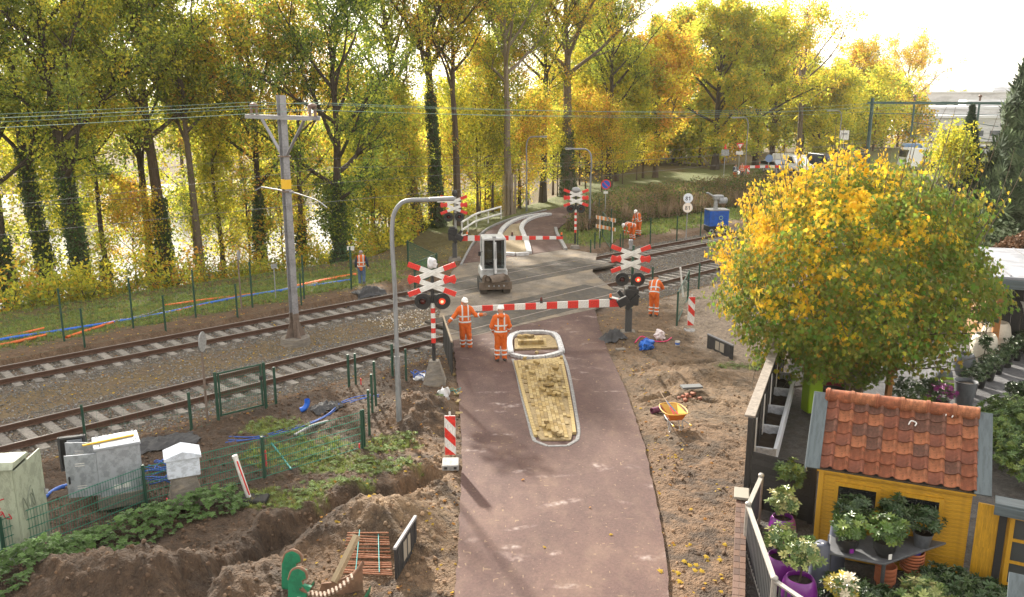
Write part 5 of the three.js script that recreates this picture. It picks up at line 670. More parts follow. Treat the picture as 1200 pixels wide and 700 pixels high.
pipe('short orange conduit on the bank behind the blue one, at its cut end', [[-20.21,-30.40],[-19.36,-31.10],[-18.14,-31.96]], 0.055, orangeP); pipe('orange conduit on the bare soil in front of the blue one', [[-18.89,-28.76],[-18.30,-29.29],[-17.21,-30.40]], 0.055, orangeP); pipe('orange conduit slanting from the soil up to the blue one', [[-16.31,-30.06],[-16.09,-31.34],[-15.90,-32.86]], 0.055, orangeP); pipe('long orange conduit on the grass above the blue one', [[-15.14,-36.15],[-13.79,-37.28],[-12.08,-39.02]], 0.05, orangeP); pipe('orange conduit touching the blue one past the round sign', [[-14.18,-34.82],[-13.22,-36.21],[-12.52,-37.53]], 0.05, orangeP);
[0, 1, 2].forEach(k => pipe(`${['upper', 'middle', 'lower'][k]} orange conduit of the bundle ending beside the man in jeans`, [[-10.57,-40.53],[-9.38,-41.73],[-8.11,-43.23]].map(q => [q[0] + k * 0.04, q[1] + k * 0.22 - 0.2]), 0.06, orangeP)); pipe('grey conduit between the orange bundle and the blue pipe', [[-10.93,-39.53],[-9.86,-40.49],[-9.49,-40.69]], 0.05, greyP); pipe('thin grey cable lying on the grass above the blue conduit', [[-16.06,-33.19],[-15.28,-34.44],[-15.09,-35.94]], 0.03, greyP);
single('blue_pipe_elbow', 'bright blue bent pipe end on the soil by the mesh gate', 'pipe', [tube([[0, 0.08, 0], [0.12, 0.12, -0.02], [0.2, 0.25, -0.05], [0.2, 0.36, -0.05]], 0.075, 12, 20)], blueP, on(-5.92,-22.51), 0.3);
{ const r = rngOf(66), coil = (label, c, n, rad, m, rr = 0.014) => { const pts = []; for (let i = 0; i < n; i++) { const a = i * 1.05 + r(), q = rad * R(0.6, 1.1, r); pts.push([c[0] + cos(a) * q, gh(c[0], c[1]) + 0.03 + R(0, 0.28, r), c[1] + sin(a) * q * 0.8]); } single('cable_coil', label, 'cable', [tube(pts, rr, 5, n * 8)], m); };
  coil('tangle of blue cable beside the pale box on its concrete foot', [-8.14,-18.16], 26, 0.55, cableBlue); coil('blue cable coil behind the galvanised cabinet', [-8.07,-18.72], 16, 0.5, cableBlue); coil('blue cable loop by the concrete foot of the striped signal pole', [-2.88,-25.35], 12, 0.28, cableBlue); coil('thin teal cord by the white bag at the road edge', [-1.74,-23.85], 9, 0.25, tealC, 0.008);
  [0, 1, 2].forEach(k => pipe(`blue cable strand across the soil behind the green mesh fence, ${['upper', 'middle', 'lower'][k]} of three`, [[-7.30,-20.60],[-6.61,-20.65],[-5.87,-21.18],[-5.44,-21.79],[-5.09,-22.31],[-4.86,-22.99],[-4.39,-23.78],[-3.92,-24.00]].map((q, i) => [q[0], q[1] + k * 0.12 + 0.06 * sin(i * 2 + k)]), 0.014, cableBlue, 'cable')); pipe('blue cable bundle running behind the green cabinet', [[-10.15,-16.89],[-10.00,-17.37],[-9.74,-17.63],[-9.33,-17.89]], 0.05, cableBlue, 'cable'); pipe('teal hose lying between the fence and the grass', [[-6.08,-20.15],[-5.61,-19.36],[-5.17,-18.53]], 0.02, tealC, 'cable'); pipe('grey pipe on the grass behind the green mesh fence', [[-5.61,-20.60],[-5.29,-21.12],[-4.96,-21.61]], 0.04, greyP);
}
function cloth(label, c, sx, sz, h, m, seed, turn = 0, name = 'tarpaulin', cat = 'tarpaulin') { const g = new THREE.PlaneGeometry(sx, sz, 34, 26).rotateX(-PI / 2), p = g.attributes.position; const ca = cos(turn), sa = sin(turn); for (let i = 0; i < p.count; i++) { const x = p.getX(i), z = p.getZ(i), e = Math.hypot(x / sx * 2, z / sz * 2), k = 1 + 0.15 * n2(x * 2 + seed, z * 2); const wx = c[0] + x * ca + z * sa, wz = c[1] - x * sa + z * ca; p.setXYZ(i, x * k, gh(wx, wz) - gh(...c) + 0.03 + h * sm(1.15, 0.2, e) * (0.7 + 0.6 * abs(n2(x * 3.1 + seed, z * 3.1))) + 0.05 * abs(n2(x * 7 + seed, z * 7)), z * k); } g.computeVertexNormals(); return single(name, label, cat, [ni(g)], m, on(...c), turn); }
const tarpM = mat([0.045, 0.045, 0.048], 0.7), bagW = mat([0.72, 0.73, 0.75], 0.5);
cloth('crumpled dark grey tarpaulin beside the near barrier machine', [3.62,-29.81], 0.95, 0.75, 0.3, tarpM, 3, 0.4); cloth('flat black tarpaulin behind the pale box, near the track', [-8.88,-20.15], 1.9, 0.9, 0.12, tarpM, 8, 0.55); cloth('black cloth heap by the blue cables and mesh gate', [-5.24,-22.71], 0.9, 0.6, 0.14, tarpM, 11, 0.6); cloth('dark cloth crumpled on the soil beyond the far track', [-6.49,-37.69], 1.5, 0.8, 0.22, tarpM, 14, 0.7);
const bag = (label, p, s, m, seed) => single('plastic_bag', label, 'bag', [rough(new THREE.SphereGeometry(1, 26, 18).scale(...s), 0.09, 6, seed)], m, [p[0], p[1] + s[1] * 0.7, p[2]], seed);
bag('blue plastic bag on the soil beside the barrier machine', on(4.72,-28.72), [0.32, 0.2, 0.22], mat([0.01, 0.14, 0.6], 0.4), 1); bag('white plastic bag crumpled at the road edge', on(-1.98,-23.41), [0.2, 0.2, 0.16], bagW, 2); bag('clear plastic bag beside the foot of the striped signal pole', on(-2.76,-25.27), [0.3, 0.1, 0.2], bagW, 3); bag('white sack printed red beside the blue bag', on(5.34,-29.70), [0.24, 0.17, 0.14], mat([0.75, 0.66, 0.66], 0.6), 4);
{ const c = thing('white_bucket', 'small white bucket with blue label on the soil', 'bucket', on(5.82,-28.83), 0.3); mesh('bucket_shell', [lathe([[0.001, 0], [0.07, 0], [0.09, 0.17], [0.085, 0.17]], 18)], whiteP, c); mesh('label_band', [cyl(0.086, 0.079, 0.06, 18, [0, 0.09, 0], [0, 0, 0], true)], blueP, c);
  const tape = mat([0.7, 0.03, 0.15], 0.6); single('barrier_tape', 'pink red tape lying under the blue bag and white sack', 'tape', [tube(lay([[4.38,-29.25],[4.69,-29.70],[5.04,-29.36],[5.46,-29.36],[5.81,-29.92]], 0.05), 0.025, 4, 30)], tape); single('timber_stick', 'pale wooden stick on the soil behind the blue bag', 'stick', [tube(lay([[4.67,-30.38],[5.36,-30.38],[5.73,-30.15]], 0.07), 0.02, 5, 12)], mat([0.5, 0.36, 0.2], 0.8));
  single('concrete_slab', 'small flat concrete slab beside the grey tarpaulin', 'slab', [rbox(0.36, 0.07, 0.24, 0.01)], concrete, on(3.81,-28.61, 0.04), 0.2); single('concrete_slab', 'dark broken slab on the rubble behind the wheelbarrow', 'slab', [rbox(0.62, 0.06, 0.3, 0.01)], mat([0.13, 0.135, 0.14], 0.9), on(5.35,-24.15, 0.1), 0.15);
  const r = rngOf(71); for (let k = 0; k < 14; k++) { const p = [5.12,-23.56]; const x = p[0] + R(-0.35, 0.4, r), z = p[1] + R(-0.3, 0.3, r); single('broken_brick', 'broken brick piece in the rubble behind the wheelbarrow', 'rubble', [rough(new THREE.BoxGeometry(0.12, 0.08, 0.09, 2, 2, 2), 0.02, 15, k)], mat([R(0.18, 0.3, r), 0.1, 0.06], 0.9), on(x, z, 0.05), r() * 6, 'broken bricks behind the wheelbarrow'); } }
// ---------- panels, grate, posts, wheelbarrow ----------
function panel(label, a, b, h, win, cap) { const A = on(...a), B = on(...b), L = Math.hypot(B[0] - A[0], B[2] - A[2]), g = thing('formwork_panel', label, 'panel', A, Math.atan2(-(B[2] - A[2]), B[0] - A[0])); mesh('panel_sheet', [rbox(L, h, 0.04, 0.008, [L / 2, h / 2, 0])], mat([0.028, 0.028, 0.03], 0.65), g); mesh('panel_edge', [rbox(L + 0.02, 0.05, 0.06, 0.008, [L / 2, h, 0])], mat(cap || [0.3, 0.26, 0.2], 0.85), g); if (win) { mesh('panel_insert', [rbox(L * 0.34, h * 0.62, 0.05, 0.01, [L * 0.5, h * 0.5, 0])], mat([0.34, 0.3, 0.24], 0.85), g); } const ribs = 5; for (let k = 0; k < ribs; k++) mesh('panel_rib', [box(0.03, h * 0.9, 0.07, [L * (k + 0.5) / ribs, h * 0.48, 0])], mat([0.05, 0.05, 0.052], 0.7), g); return g; }
panel('tall black panel held upright by the worker with spread arms', [-1.89,-25.77], [-2.42,-29.04], 1.12, false, [0.35, 0.28, 0.2]); panel('black panel with pale insert standing on the sand near the garden fence', [6.87,-28.83], [7.41,-27.41], 0.5, true, [0.25, 0.25, 0.26]); panel('black panel with pale insert standing behind the rusty rods', [-2.11,-13.91], [-1.87,-15.12], 0.62, true, [0.3, 0.3, 0.31]);
{ const g = thing('reinforcing_grid', 'grid of rusty steel rods lying on the soil by the black panel', 'steel grid'), rm = mat([0.3, 0.13, 0.07], 0.85), A = [[-3.19,-15.05],[-2.39,-15.05]], B = [[-3.12,-13.93],[-2.18,-13.99]]; for (let k = 0; k < 17; k++) { const u = k / 16, a = [lerp(A[0][0], B[0][0], u), lerp(A[0][1], B[0][1], u)], b = [lerp(A[1][0], B[1][0], u), lerp(A[1][1], B[1][1], u)]; mesh('steel_rod', [bar([a[0], gh(...a) + 0.07, a[1]], [b[0], gh(...b) + 0.09, b[1]], 0.014, 0.014, 6)], rm, g); } for (const v of [0.3, 0.75]) { const a = [lerp(A[0][0], A[1][0], v), lerp(A[0][1], A[1][1], v)], b = [lerp(B[0][0], B[1][0], v), lerp(B[0][1], B[1][1], v)]; mesh('teal_strap', [bar([a[0], gh(...a) + 0.1, a[1]], [b[0], gh(...b) + 0.11, b[1]], 0.01)], tealC, g); } }
{ const p = on(-5.73,-17.13), m = thing('marker_post', 'leaning white plastic post with red streak in the green mesh fence', 'post', p); mesh('post_tube', [bar([0, 0, 0], [-0.28, 0.98, -0.1], 0.055, 0.055, 10), cyl(0.062, 0.062, 0.06, 10, [-0.28, 0.98, -0.1], [0, 0, 0.28])], whiteP, m); mesh('red_streak', [bar([0.02, 0.15, 0.052], [-0.22, 0.9, -0.035], 0.016)], redP, m); mesh('rubber_foot', [rbox(0.6, 0.1, 0.4, 0.04, [0.1, 0.03, 0])], rubber, m);
  for (const [x, z, h, l] of [[-7.26,-16.50, 0.35, 'red survey peg at the foot of the green mesh fence by the pale box'], [-3.79,-19.77, 0.12, 'red peg by the row of loose green posts'], [-4.63,-24.86, 0.2, 'pink peg beside the near track fence posts'], [-5.85,-18.86, 0.4, 'slim red white peg inside the green mesh fence']]) single('survey_peg', l, 'peg', [box(0.03, h, 0.03, [0, h / 2, 0])], mat([0.7, 0.03, 0.06], 0.6), on(x, z)); single('white_stake', 'white stake leaning behind the open gate on the sand', 'stake', [bar([0, 0, 0], [-0.2, 1.35, 0.05], 0.04, 0.04, 8)], whiteP, on(7.56,-36.66));
  const rs = (label, px, py, h, rad, yaw, m = galv) => { const s = thing('round_sign', label, 'sign', on(px, py), yaw); mesh('sign_pole', [bar([0, -0.1, 0], [0, h, 0], 0.035, 0.03, 10)], mastRust, s); mesh('sign_disc', [cyl(rad, rad, 0.015, 28, [0, h, 0.04], [PI / 2, 0, 0])], m, s); mesh('disc_rim', [put(new THREE.TorusGeometry(rad, 0.012, 6, 28), [0, h, 0.04])], m, s); return s; };
  rs('grey back of a round sign turned aside on a rusty pole by the mesh gate', -8.22,-21.67, 2.25, 0.26, 1.56); rs('grey back of a round sign on a thin pole beyond the far track', -11.16,-34.17, 2.36, 0.2, 1.6); const pl = thing('small_plate_sign', 'small grey plate on a thin post next to the overhead mast', 'sign', on(-10.43,-36.66), 0.9); mesh('sign_pole', [bar([0, 0, 0], [0, 1.5, 0], 0.025)], galv, pl); mesh('sign_plate', [box(0.3, 0.2, 0.02, [0, 1.5, 0.03])], galv, pl); const wp = thing('small_plate_sign', 'small white plate on the fence beside the man in jeans', 'sign', on(-8.09,-42.19), 0); mesh('sign_plate', [box(0.36, 0.2, 0.02, [0, 1.5, 0])], whiteP, wp); mesh('sign_pole', [bar([0, 0, -0.03], [0, 1.55, -0.03], 0.03)], greenSteel, wp); }
{
  const w = thing('wheelbarrow', 'orange wheelbarrow standing on the dug soil with tools in its tray', 'wheelbarrow', on(4.25,-21.12), 0.12), om = worn([0.8, 0.2, 0.02], 0.5, 1), ym = worn([0.82, 0.5, 0.1], 0.55, 1);
  const tray = (t, m, n) => { const P = [[-0.34 + t, 0.72, 0.42 - t], [0.34 - t, 0.72, 0.42 - t], [0.31 - t, 0.72, -0.62 + t], [-0.31 + t, 0.72, -0.62 + t], [-0.22 + t, 0.42 + t, 0.25 - t], [0.22 - t, 0.42 + t, 0.25 - t], [0.2 - t, 0.42 + t, -0.35 + t], [-0.2 + t, 0.42 + t, -0.35 + t]], F = [[0, 1, 5, 4], [1, 2, 6, 5], [2, 3, 7, 6], [3, 0, 4, 7], [4, 5, 6, 7]], q = []; for (const f of F) for (const i of [f[0], f[1], f[2], f[0], f[2], f[3]]) q.push(...P[i]); const g = new THREE.BufferGeometry().setAttribute('position', new THREE.Float32BufferAttribute(q, 3)); g.computeVertexNormals(); return ni(g); };
  const tr = mesh('tray', [tray(0)], om, w); mesh('tray_lining', [tray(0.012)], ym, tr); mesh('tray_rim', [tube([[-0.34, 0.72, 0.42], [0.34, 0.72, 0.42], [0.31, 0.72, -0.62], [-0.31, 0.72, -0.62]], 0.018, 6, 40, true)], ym, tr);
  for (const s of [-1, 1]) { mesh('handle', [tube([[s * 0.3, 0.5, 0.85], [s * 0.27, 0.42, 0.3], [s * 0.15, 0.3, -0.6], [s * 0.07, 0.2, -0.85]], 0.018, 6, 24)], galv, w); mesh('grip', [bar([s * 0.3, 0.5, 0.86], [s * 0.305, 0.51, 0.98], 0.026)], yellowP, w); mesh('leg', [tube([[s * 0.24, 0.4, 0.25], [s * 0.2, 0.05, 0.35], [s * 0.2, 0.0, 0.2], [s * 0.2, 0.38, -0.1]], 0.015, 6, 20)], galv, w); }
  const wh = mesh('wheel', [put(new THREE.TorusGeometry(0.16, 0.05, 10, 24), [0, 0.2, -0.85], [0, PI / 2, 0])], rubber, w); mesh('rim', [cyl(0.12, 0.12, 0.04, 18, [0, 0.2, -0.85], [0, 0, PI / 2])], ym, wh);
  w.scale.setScalar(0.75); const sp = on(4.25,-21.12); const sh = thing('shovel', 'shovel with pale shaft and pink blade end leaning in the wheelbarrow', 'shovel', sp, 0.12); mesh('shaft', [bar([0.05, 0.5, 0.1], [-0.3, 1.15, -0.75], 0.016)], mat([0.55, 0.42, 0.3], 0.7), sh); mesh('sleeve', [bar([0.05, 0.5, 0.1], [-0.08, 0.74, -0.2], 0.022)], mat([0.75, 0.06, 0.2], 0.6), sh); mesh('shovel_blade', [rbox(0.2, 0.02, 0.26, 0.008, [0.08, 0.47, 0.15], [0.5, 0.3, 0])], galv, sh);
  const rk = thing('rake', 'rake with blue shaft and pink end leaning in the wheelbarrow', 'rake', sp, 0.12); mesh('shaft', [bar([0.2, 0.5, 0.15], [-0.12, 0.86, -0.66], 0.015)], mat([0.03, 0.2, 0.55], 0.5), rk); mesh('sleeve', [bar([0.2, 0.5, 0.15], [0.1, 0.61, -0.1], 0.02)], mat([0.75, 0.06, 0.2], 0.6), rk); mesh('rake_head', [box(0.3, 0.02, 0.03, [0.2, 0.49, 0.17])], galv, rk); sh.scale.setScalar(0.75); rk.scale.setScalar(0.75);
  single('clay_pipe', 'dark purple pipe section lying beside the wheelbarrow', 'pipe', [put(new THREE.CylinderGeometry(0.085, 0.085, 0.36, 18, 1, true), [0, 0.09, 0], [0, 0, PI / 2]), put(new THREE.CylinderGeometry(0.07, 0.07, 0.36, 18, 1, true), [0, 0.09, 0], [0, 0, PI / 2]), put(new THREE.RingGeometry(0.07, 0.085, 18), [0.18, 0.09, 0], [0, PI / 2, 0]), put(new THREE.RingGeometry(0.07, 0.085, 18), [-0.18, 0.09, 0], [0, PI / 2, 0])], mat([0.14, 0.03, 0.07], 0.5), on(4.04,-22.44), 0.5);
}
{ // digging bucket lying at the trench
  const p = on(-3.73,-13.03, -0.12), b = thing('digging_bucket', 'green steel digging bucket with hooked ears and rusty toothed edge', 'bucket', p, -0.15), gm = worn([0.012, 0.2, 0.1], 0.55, 1), rm = worn([0.22, 0.12, 0.075], 0.85, 1);
  const ear = [[0, -0.25], [0.28, -0.25], [0.32, 0.42], [0.42, 0.6], [0.26, 0.64], [0.24, 0.72], [0.34, 0.78], [0.32, 0.9], [0.2, 0.96], [0.08, 0.9], [0.0, 0.7], [-0.03, 0.3]];
  for (const [x, z, s] of [[-0.28, -0.28, 1], [0.0, 0.12, 0.92]]) { const e = mesh('ear_plate', [extr(ear.map(q => [q[0] * s, q[1] * s]), 0.05, 0.006, [x, 0, z])], gm, b); mesh('worn_edge', [tube(ear.slice(4, 11).map(q => [x + q[0] * s, q[1] * s, z + 0.025]), 0.03, 5, 40)], rm, e); }
  mesh('label_strip', [box(0.06, 0.22, 0.004, [0.17, 0.25, 0.178])], whiteP, b); mesh('hook_lug', [rbox(0.16, 0.14, 0.05, 0.02, [-0.36, -0.02, -0.24])], gm, b);
  mesh('bucket_shell', [put(new THREE.CylinderGeometry(0.52, 0.52, 0.95, 20, 1, true, -PI * 0.5, PI), [0.66, 0.22, -0.1], [PI / 2, 0.0, 0])], gm, b);
  const arc = []; for (let i = 0; i <= 16; i++) { const u = i / 16; arc.push([0.22 + u * 0.92, 0.32 + 0.62 * (u - 0.42) ** 2 * 2.0 - (u < 0.42 ? 0.0 : -0.05 * u), 0.2 - u * 0.55]); } const ce = mesh('cutting_edge', [tube(arc, 0.035, 6, 40)], rm, b); for (let i = 2; i < 14; i++) mesh('tooth', [box(0.035, 0.05, 0.1, [arc[i][0], arc[i][1] + 0.02, arc[i][2] + 0.02], [0.3, 0.5, 0])], mat([0.42, 0.33, 0.26], 0.8), ce);
  mesh('side_plate', [extr([[0.25, -0.2], [1.1, -0.2], [1.12, 0.55], [0.9, 0.4], [0.65, 0.3], [0.4, 0.32]], 0.03, 0, [0, 0, -0.18], [0, 0.45, 0])], rm, b);
  const wb = single('timber_beam', 'pale squared timber leaning on the green digging bucket', 'timber', [beam([0, 0, 0], [0.34, 0.62, -0.5], 0.1, 0.1)], mat([0.5, 0.38, 0.24], 0.85, { map: woodT }), [p[0] + 0.62, p[1] + 0.3, p[2] - 0.35]);
}

// ---------- the garden centre beside the road ----------
const blackWood = [0, 1, 2].map(i => mat([0.022 + i * 0.006, 0.021 + i * 0.006, 0.021 + i * 0.006], 0.75, { map: rep(woodT, 1, 1) })), greyWood = mat([0.3, 0.26, 0.22], 0.9, { map: woodT }), yellowW = mat([0.62, 0.33, 0.015], 0.5, { map: rep(woodT, 1, 2) }), slate = worn([0.09, 0.115, 0.125], 0.5, 1), steelG = worn([0.4, 0.38, 0.35], 0.45, 1, { metalness: 0.3 }), potBlack = mat([0.02, 0.02, 0.022], 0.4), potGrey = worn([0.12, 0.13, 0.15], 0.5, 1), purpleM = mat([0.16, 0.012, 0.2], 0.3, { clearcoat: 0.5 }), limeM = mat([0.25, 0.42, 0.01], 0.4), terra = mat([0.45, 0.14, 0.06], 0.8), soilM = mat([0.055, 0.035, 0.022], 0.95, { map: rep(earthT, 1), bumpMap: rep(earthB, 2), bumpScale: 0.03 });
const FA = [5.03, -16.91], FB = [8.2, -24.74], fdir = Math.atan2(-(FB[1] - FA[1]), FB[0] - FA[0]);
{
  const L = Math.hypot(FB[0] - FA[0], FB[1] - FA[1]), f = thing('garden_fence', 'black boarded garden fence with weathered top cap and pale slot panels', 'fence', [FA[0], -0.05, FA[1]], fdir), n = 5, w = L / n;
  for (let k = 0; k <= n; k++) mesh('post', [rbox(0.1, 2.0, 0.1, 0.008, [k * w, 1.0, 0])], blackWood[1], f); const bg = rbox(w - 0.1, 0.134, 0.03, 0.006);
  for (let k = 0; k < n; k++) for (let j = 0; j < 14; j++) { const b = mesh('board', bg, blackWood[(k * 5 + j * 2) % 3], f); b.position.set((k + 0.5) * w, 0.11 + j * 0.138, 0.006 * ((j * 7 + k) % 3 - 1)); }
  for (let k = 0; k < 4; k++) mesh('slot_panel', [box(0.12, 1.0, 0.02, [(k + 0.55) * w, 1.15, -0.04]), box(0.12, 1.0, 0.02, [(k + 0.55) * w, 1.15, 0.04])], mat([0.7, 0.7, 0.68], 0.5), f);
  for (let k = 0; k < n; k++) mesh('top_cap', [rbox(w - 0.004, 0.05, 0.22, 0.01, [(k + 0.5) * w, 2.02, -0.02])], greyWood, f);
  mesh('plinth', [rbox(L + 0.3, 0.42, 0.3, 0.01, [L / 2 - 0.1, 0.1, 0.2])], mat([0.6, 0.57, 0.52], 0.85, { map: rep(concreteT, 0.5) }), f);
  const d = thing('garden_fence', 'short black boarded wall in front of the white planter', 'fence', [5.05, -0.05, -16.86], -0.62), wL = 1.35, b2 = rbox(wL, 0.134, 0.03, 0.006); for (let j = 0; j < 9; j++) { const b = mesh('board', b2, blackWood[(j * 2) % 3], d); b.position.set(wL / 2 + 0.06, 0.1 + j * 0.138, 0.005 * (j % 2)); } mesh('post', [rbox(0.1, 1.3, 0.1, 0.01, [wL, 0.64, 0])], blackWood[0], d);
  // planter with four bays
  const pl = thing('planter_box', 'long white framed planter with four soil bays beside the black fence', 'planter', [5.95, 0, -17.9], fdir - 0.0), PL = 5.9, pm = worn([0.6, 0.63, 0.68], 0.5, 1), hh = 0.8;
  for (const z of [-0.02, -0.52]) { mesh('side_board', [rbox(PL, 0.5, 0.035, 0.006, [PL / 2, hh - 0.25, z - 0.0])], pm, pl); } for (let k = 0; k <= 4; k++) mesh('divider', [rbox(0.06, 0.5, 0.46, 0.006, [0.03 + k * (PL - 0.06) / 4, hh - 0.252, -0.27])], pm, pl);
  for (const z of [-0.02, -0.52]) mesh('rim', [rbox(PL + 0.06, 0.03, 0.09, 0.006, [PL / 2, hh + 0.017, z])], pm, pl); for (let k = 0; k < 4; k++) { const x = 0.06 + k * (PL - 0.06) / 4; mesh('soil', [rough(new THREE.BoxGeometry(1.38, 0.3, 0.45, 14, 2, 6).translate(x + 0.72, hh - 0.36, -0.27), 0.04, 5, k)], soilM, pl); } for (const x of [0.2, PL / 2, PL - 0.2]) mesh('leg', [box(0.08, 0.4, 0.4, [x, 0.15, -0.27])], pm, pl);
}
{ // brick wall and handrail at the steps
  const A = [4.82, -16.5], B = [3.7, -12.4], L = Math.hypot(B[0] - A[0], B[1] - A[1]), w = thing('brick_wall', 'low brown brick wall at the garden boundary under the handrail', 'wall', [A[0], -0.06, A[1]], Math.atan2(-(B[1] - A[1]), B[0] - A[0])), bm = [[0.16, 0.085, 0.06], [0.2, 0.11, 0.075], [0.13, 0.075, 0.06], [0.22, 0.13, 0.1]].map(c => mat(c, 0.9, { map: rep(earthT, 2) })), bg = rbox(0.205, 0.055, 0.1, 0.005);
  mesh('mortar_core', [box(L, 0.46, 0.18, [L / 2, 0.23, 0])], mat([0.3, 0.27, 0.24], 0.95), w); const r = rngOf(15);
  for (let j = 0; j < 7; j++) for (let i = 0; i < L / 0.217 - 0.5; i++) for (const z of [-0.05, 0.05]) { const b = mesh('brick', bg, bm[Math.floor(r() * 4)], w); b.position.set(i * 0.217 + (j % 2 ? 0.108 : 0) + 0.1, 0.035 + j * 0.068, z * 1.04); }
  mesh('cap_stone', [rbox(0.5, 0.06, 0.3, 0.01, [0.1, 0.52, 0])], mat([0.26, 0.24, 0.2], 0.85), w);
  const h = thing('handrail', 'grey steel handrail with rounded caps and upright slats beside the brick wall', 'handrail'), P = [[5.05, -16.0], [4.45, -14.75], [4.18, -12.2], [5.0, -10.6]], yy = 1.02;
  P.forEach(p => { mesh('post', [cyl(0.05, 0.05, 1.05, 14, [p[0], 0.5, p[1]])], steelG, h); mesh('post_cap', [ball(0.062, [p[0], 1.06, p[1]], [1, 0.8, 1])], steelG, h); }); for (let k = 1; k < P.length; k++) { const a = P[k - 1], b = P[k]; mesh('top_rail', [beam([a[0], yy, a[1]], [b[0], yy, b[1]], 0.085, 0.03)], steelG, h); mesh('top_rail', [beam([a[0], 0.15, a[1]], [b[0], 0.15, b[1]], 0.05, 0.03)], steelG, h); const n = Math.round(Math.hypot(b[0] - a[0], b[1] - a[1]) / 0.13); for (let i = 1; i < n; i++) { const u = i / n; mesh('slat', [box(0.03, 0.86, 0.03, [lerp(a[0], b[0], u), 0.58, lerp(a[1], b[1], u)])], darkSteel, h); } }
}
// ---------- shed with tiled roof ----------
const tileT = tex(256, 256, (u, v) => { const a = pn(u, v, 5, 301) * 0.5 + pn(u, v, 14, 302) * 0.3 + pn(u, v, 60, 303) * 0.2, k = 0.55 + 0.5 * a; const c = [k, k, k]; return pn(u, v, 9, 305) > 0.72 ? mix3(c, [0.35, 0.42, 0.3], 0.45 * pn(u, v, 40, 306)) : c; });
{
  const s = thing('garden_shed', 'yellow garden shed with orange pantile roof and slate grey verge boards', 'shed', [5.69, 0, -14.75], -0.41), Wd = 2.63, eY = 1.8, rY = 2.82, run = 1.09, ang = Math.atan2(rY - eY, run), sl = Math.hypot(run, rY - eY);
  const plank = (x0, x1, z, m = yellowW) => { const ph = 0.15; for (let j = 0; j < 12; j++) mesh('wall_plank', [rbox(x1 - x0, ph - 0.004, 0.03, 0.005, [(x0 + x1) / 2, j * ph + ph / 2, z - 0.004 * (j % 2)])], m, s); };
  plank(0.06, Wd - 0.04, -0.1); plank(0.06, Wd - 0.04, -2.06); for (const x of [0.06, Wd - 0.06]) mesh('side_wall', [extr([[0.1, 0], [2.08, 0], [2.08, eY], [run, rY - 0.12], [0.1, eY]].map(q => [-q[0] + 0.0, q[1]]), 0.03, 0, [x + 0.015, 0, 0], [0, -PI / 2, 0]).rotateY(0)], yellowW, s);
  for (const [x0, x1] of [[0.36, 1.08], [1.36, 2.12]]) { const w = mesh('window_frame', [box(x1 - x0, 0.07, 0.06, [(x0 + x1) / 2, 1.52, -0.07]), box(x1 - x0, 0.07, 0.06, [(x0 + x1) / 2, 1.0, -0.07]), box(0.07, 0.6, 0.062, [x0, 1.26, -0.07]), box(0.07, 0.6, 0.062, [x1, 1.26, -0.07])], yellowW, s); mesh('window_pane', [box(x1 - x0 - 0.06, 0.46, 0.012, [(x0 + x1) / 2, 1.26, -0.072])], mat([0.012, 0.013, 0.014], 0.08), w); }
  mesh('corner_board', [rbox(0.09, eY, 0.05, 0.006, [0.08, eY / 2, -0.07])], yellowW, s);
  // tiles
  const tm = [[0.4, 0.125, 0.055], [0.3, 0.1, 0.055], [0.47, 0.17, 0.075], [0.23, 0.1, 0.065]].map((c, i) => mat(c, 0.85, { map: rep(tileT, 1.3 + i * 0.4), bumpMap: rep(grainB, 1), bumpScale: 0.003 })), cols = 10, rows = 6, tw = Wd / cols, tl = sl / rows, tileG = (() => { const P = []; const nx = 12; for (let i = 0; i <= nx; i++) { const u = i / nx, y = u < 0.66 ? -0.026 * sin(PI * u / 0.66) : 0.06 * sin(PI * (u - 0.66) / 0.34); P.push([(u - 0.5) * tw * 1.06, y]); } const top = P.map(q => [q[0], q[1] + 0.022]), sh = [...P, ...top.reverse()]; return extr(sh, tl * 1.12, 0, [0, 0, -tl * 0.06]); })(), r = rngOf(28);
  const roof = new THREE.Group(); roof.name = 'roof'; s.add(roof);
  for (const side of [1, -1]) { for (let j = 0; j < rows; j++) for (let i = 0; i < cols; i++) { const d = (j + 0.5) * tl, t = mesh('roof_tile', tileG, tm[Math.floor(r() * 4)], roof); const z = side > 0 ? -run + d * cos(ang) : -run - d * cos(ang); t.rotation.order = 'YXZ'; t.rotation.y = side > 0 ? 0 : PI; t.position.set((i + 0.5) * tw, rY - d * sin(ang) + 0.03 + R(-0.006, 0.006, r), z); t.rotation.z = R(-0.012, 0.012, r); t.rotation.x = ang - 0.1 + R(-0.02, 0.02, r); t.translateZ(-tl * 0.5); }
    mesh('roof_deck', [box(Wd, 0.02, sl, [Wd / 2, (rY + eY) / 2 - 0.03, -run + side * run / 2], [side * ang, 0, 0])], blackP, roof);
    for (const x of [-0.09, Wd + 0.09]) mesh('verge_board', [rbox(0.27, 0.035, sl + 0.12, 0.006, [x, (rY + eY) / 2 + 0.045, -run + side * (run / 2 + 0.03)], [side * ang, 0, 0])], slate, roof); mesh('verge_face', [rbox(0.03, 0.16, sl + 0.1, 0.004, [-0.2, (rY + eY) / 2 - 0.03, -run + side * (run / 2 + 0.03)], [side * ang, 0, 0])], slate, roof); }
  for (let i = 0; i < 6; i++) { const w = Wd / 6, g = mesh('ridge_tile', [put(new THREE.CylinderGeometry(0.12, 0.13, w * 1.05, 14), [(i + 0.5) * w, rY + 0.05, -run], [0, 0, PI / 2]), put(new THREE.CylinderGeometry(0.145, 0.145, 0.06, 14), [i * w + 0.04, rY + 0.05, -run], [0, 0, PI / 2])], tm[i % 2 ? 2 : 0], roof); }
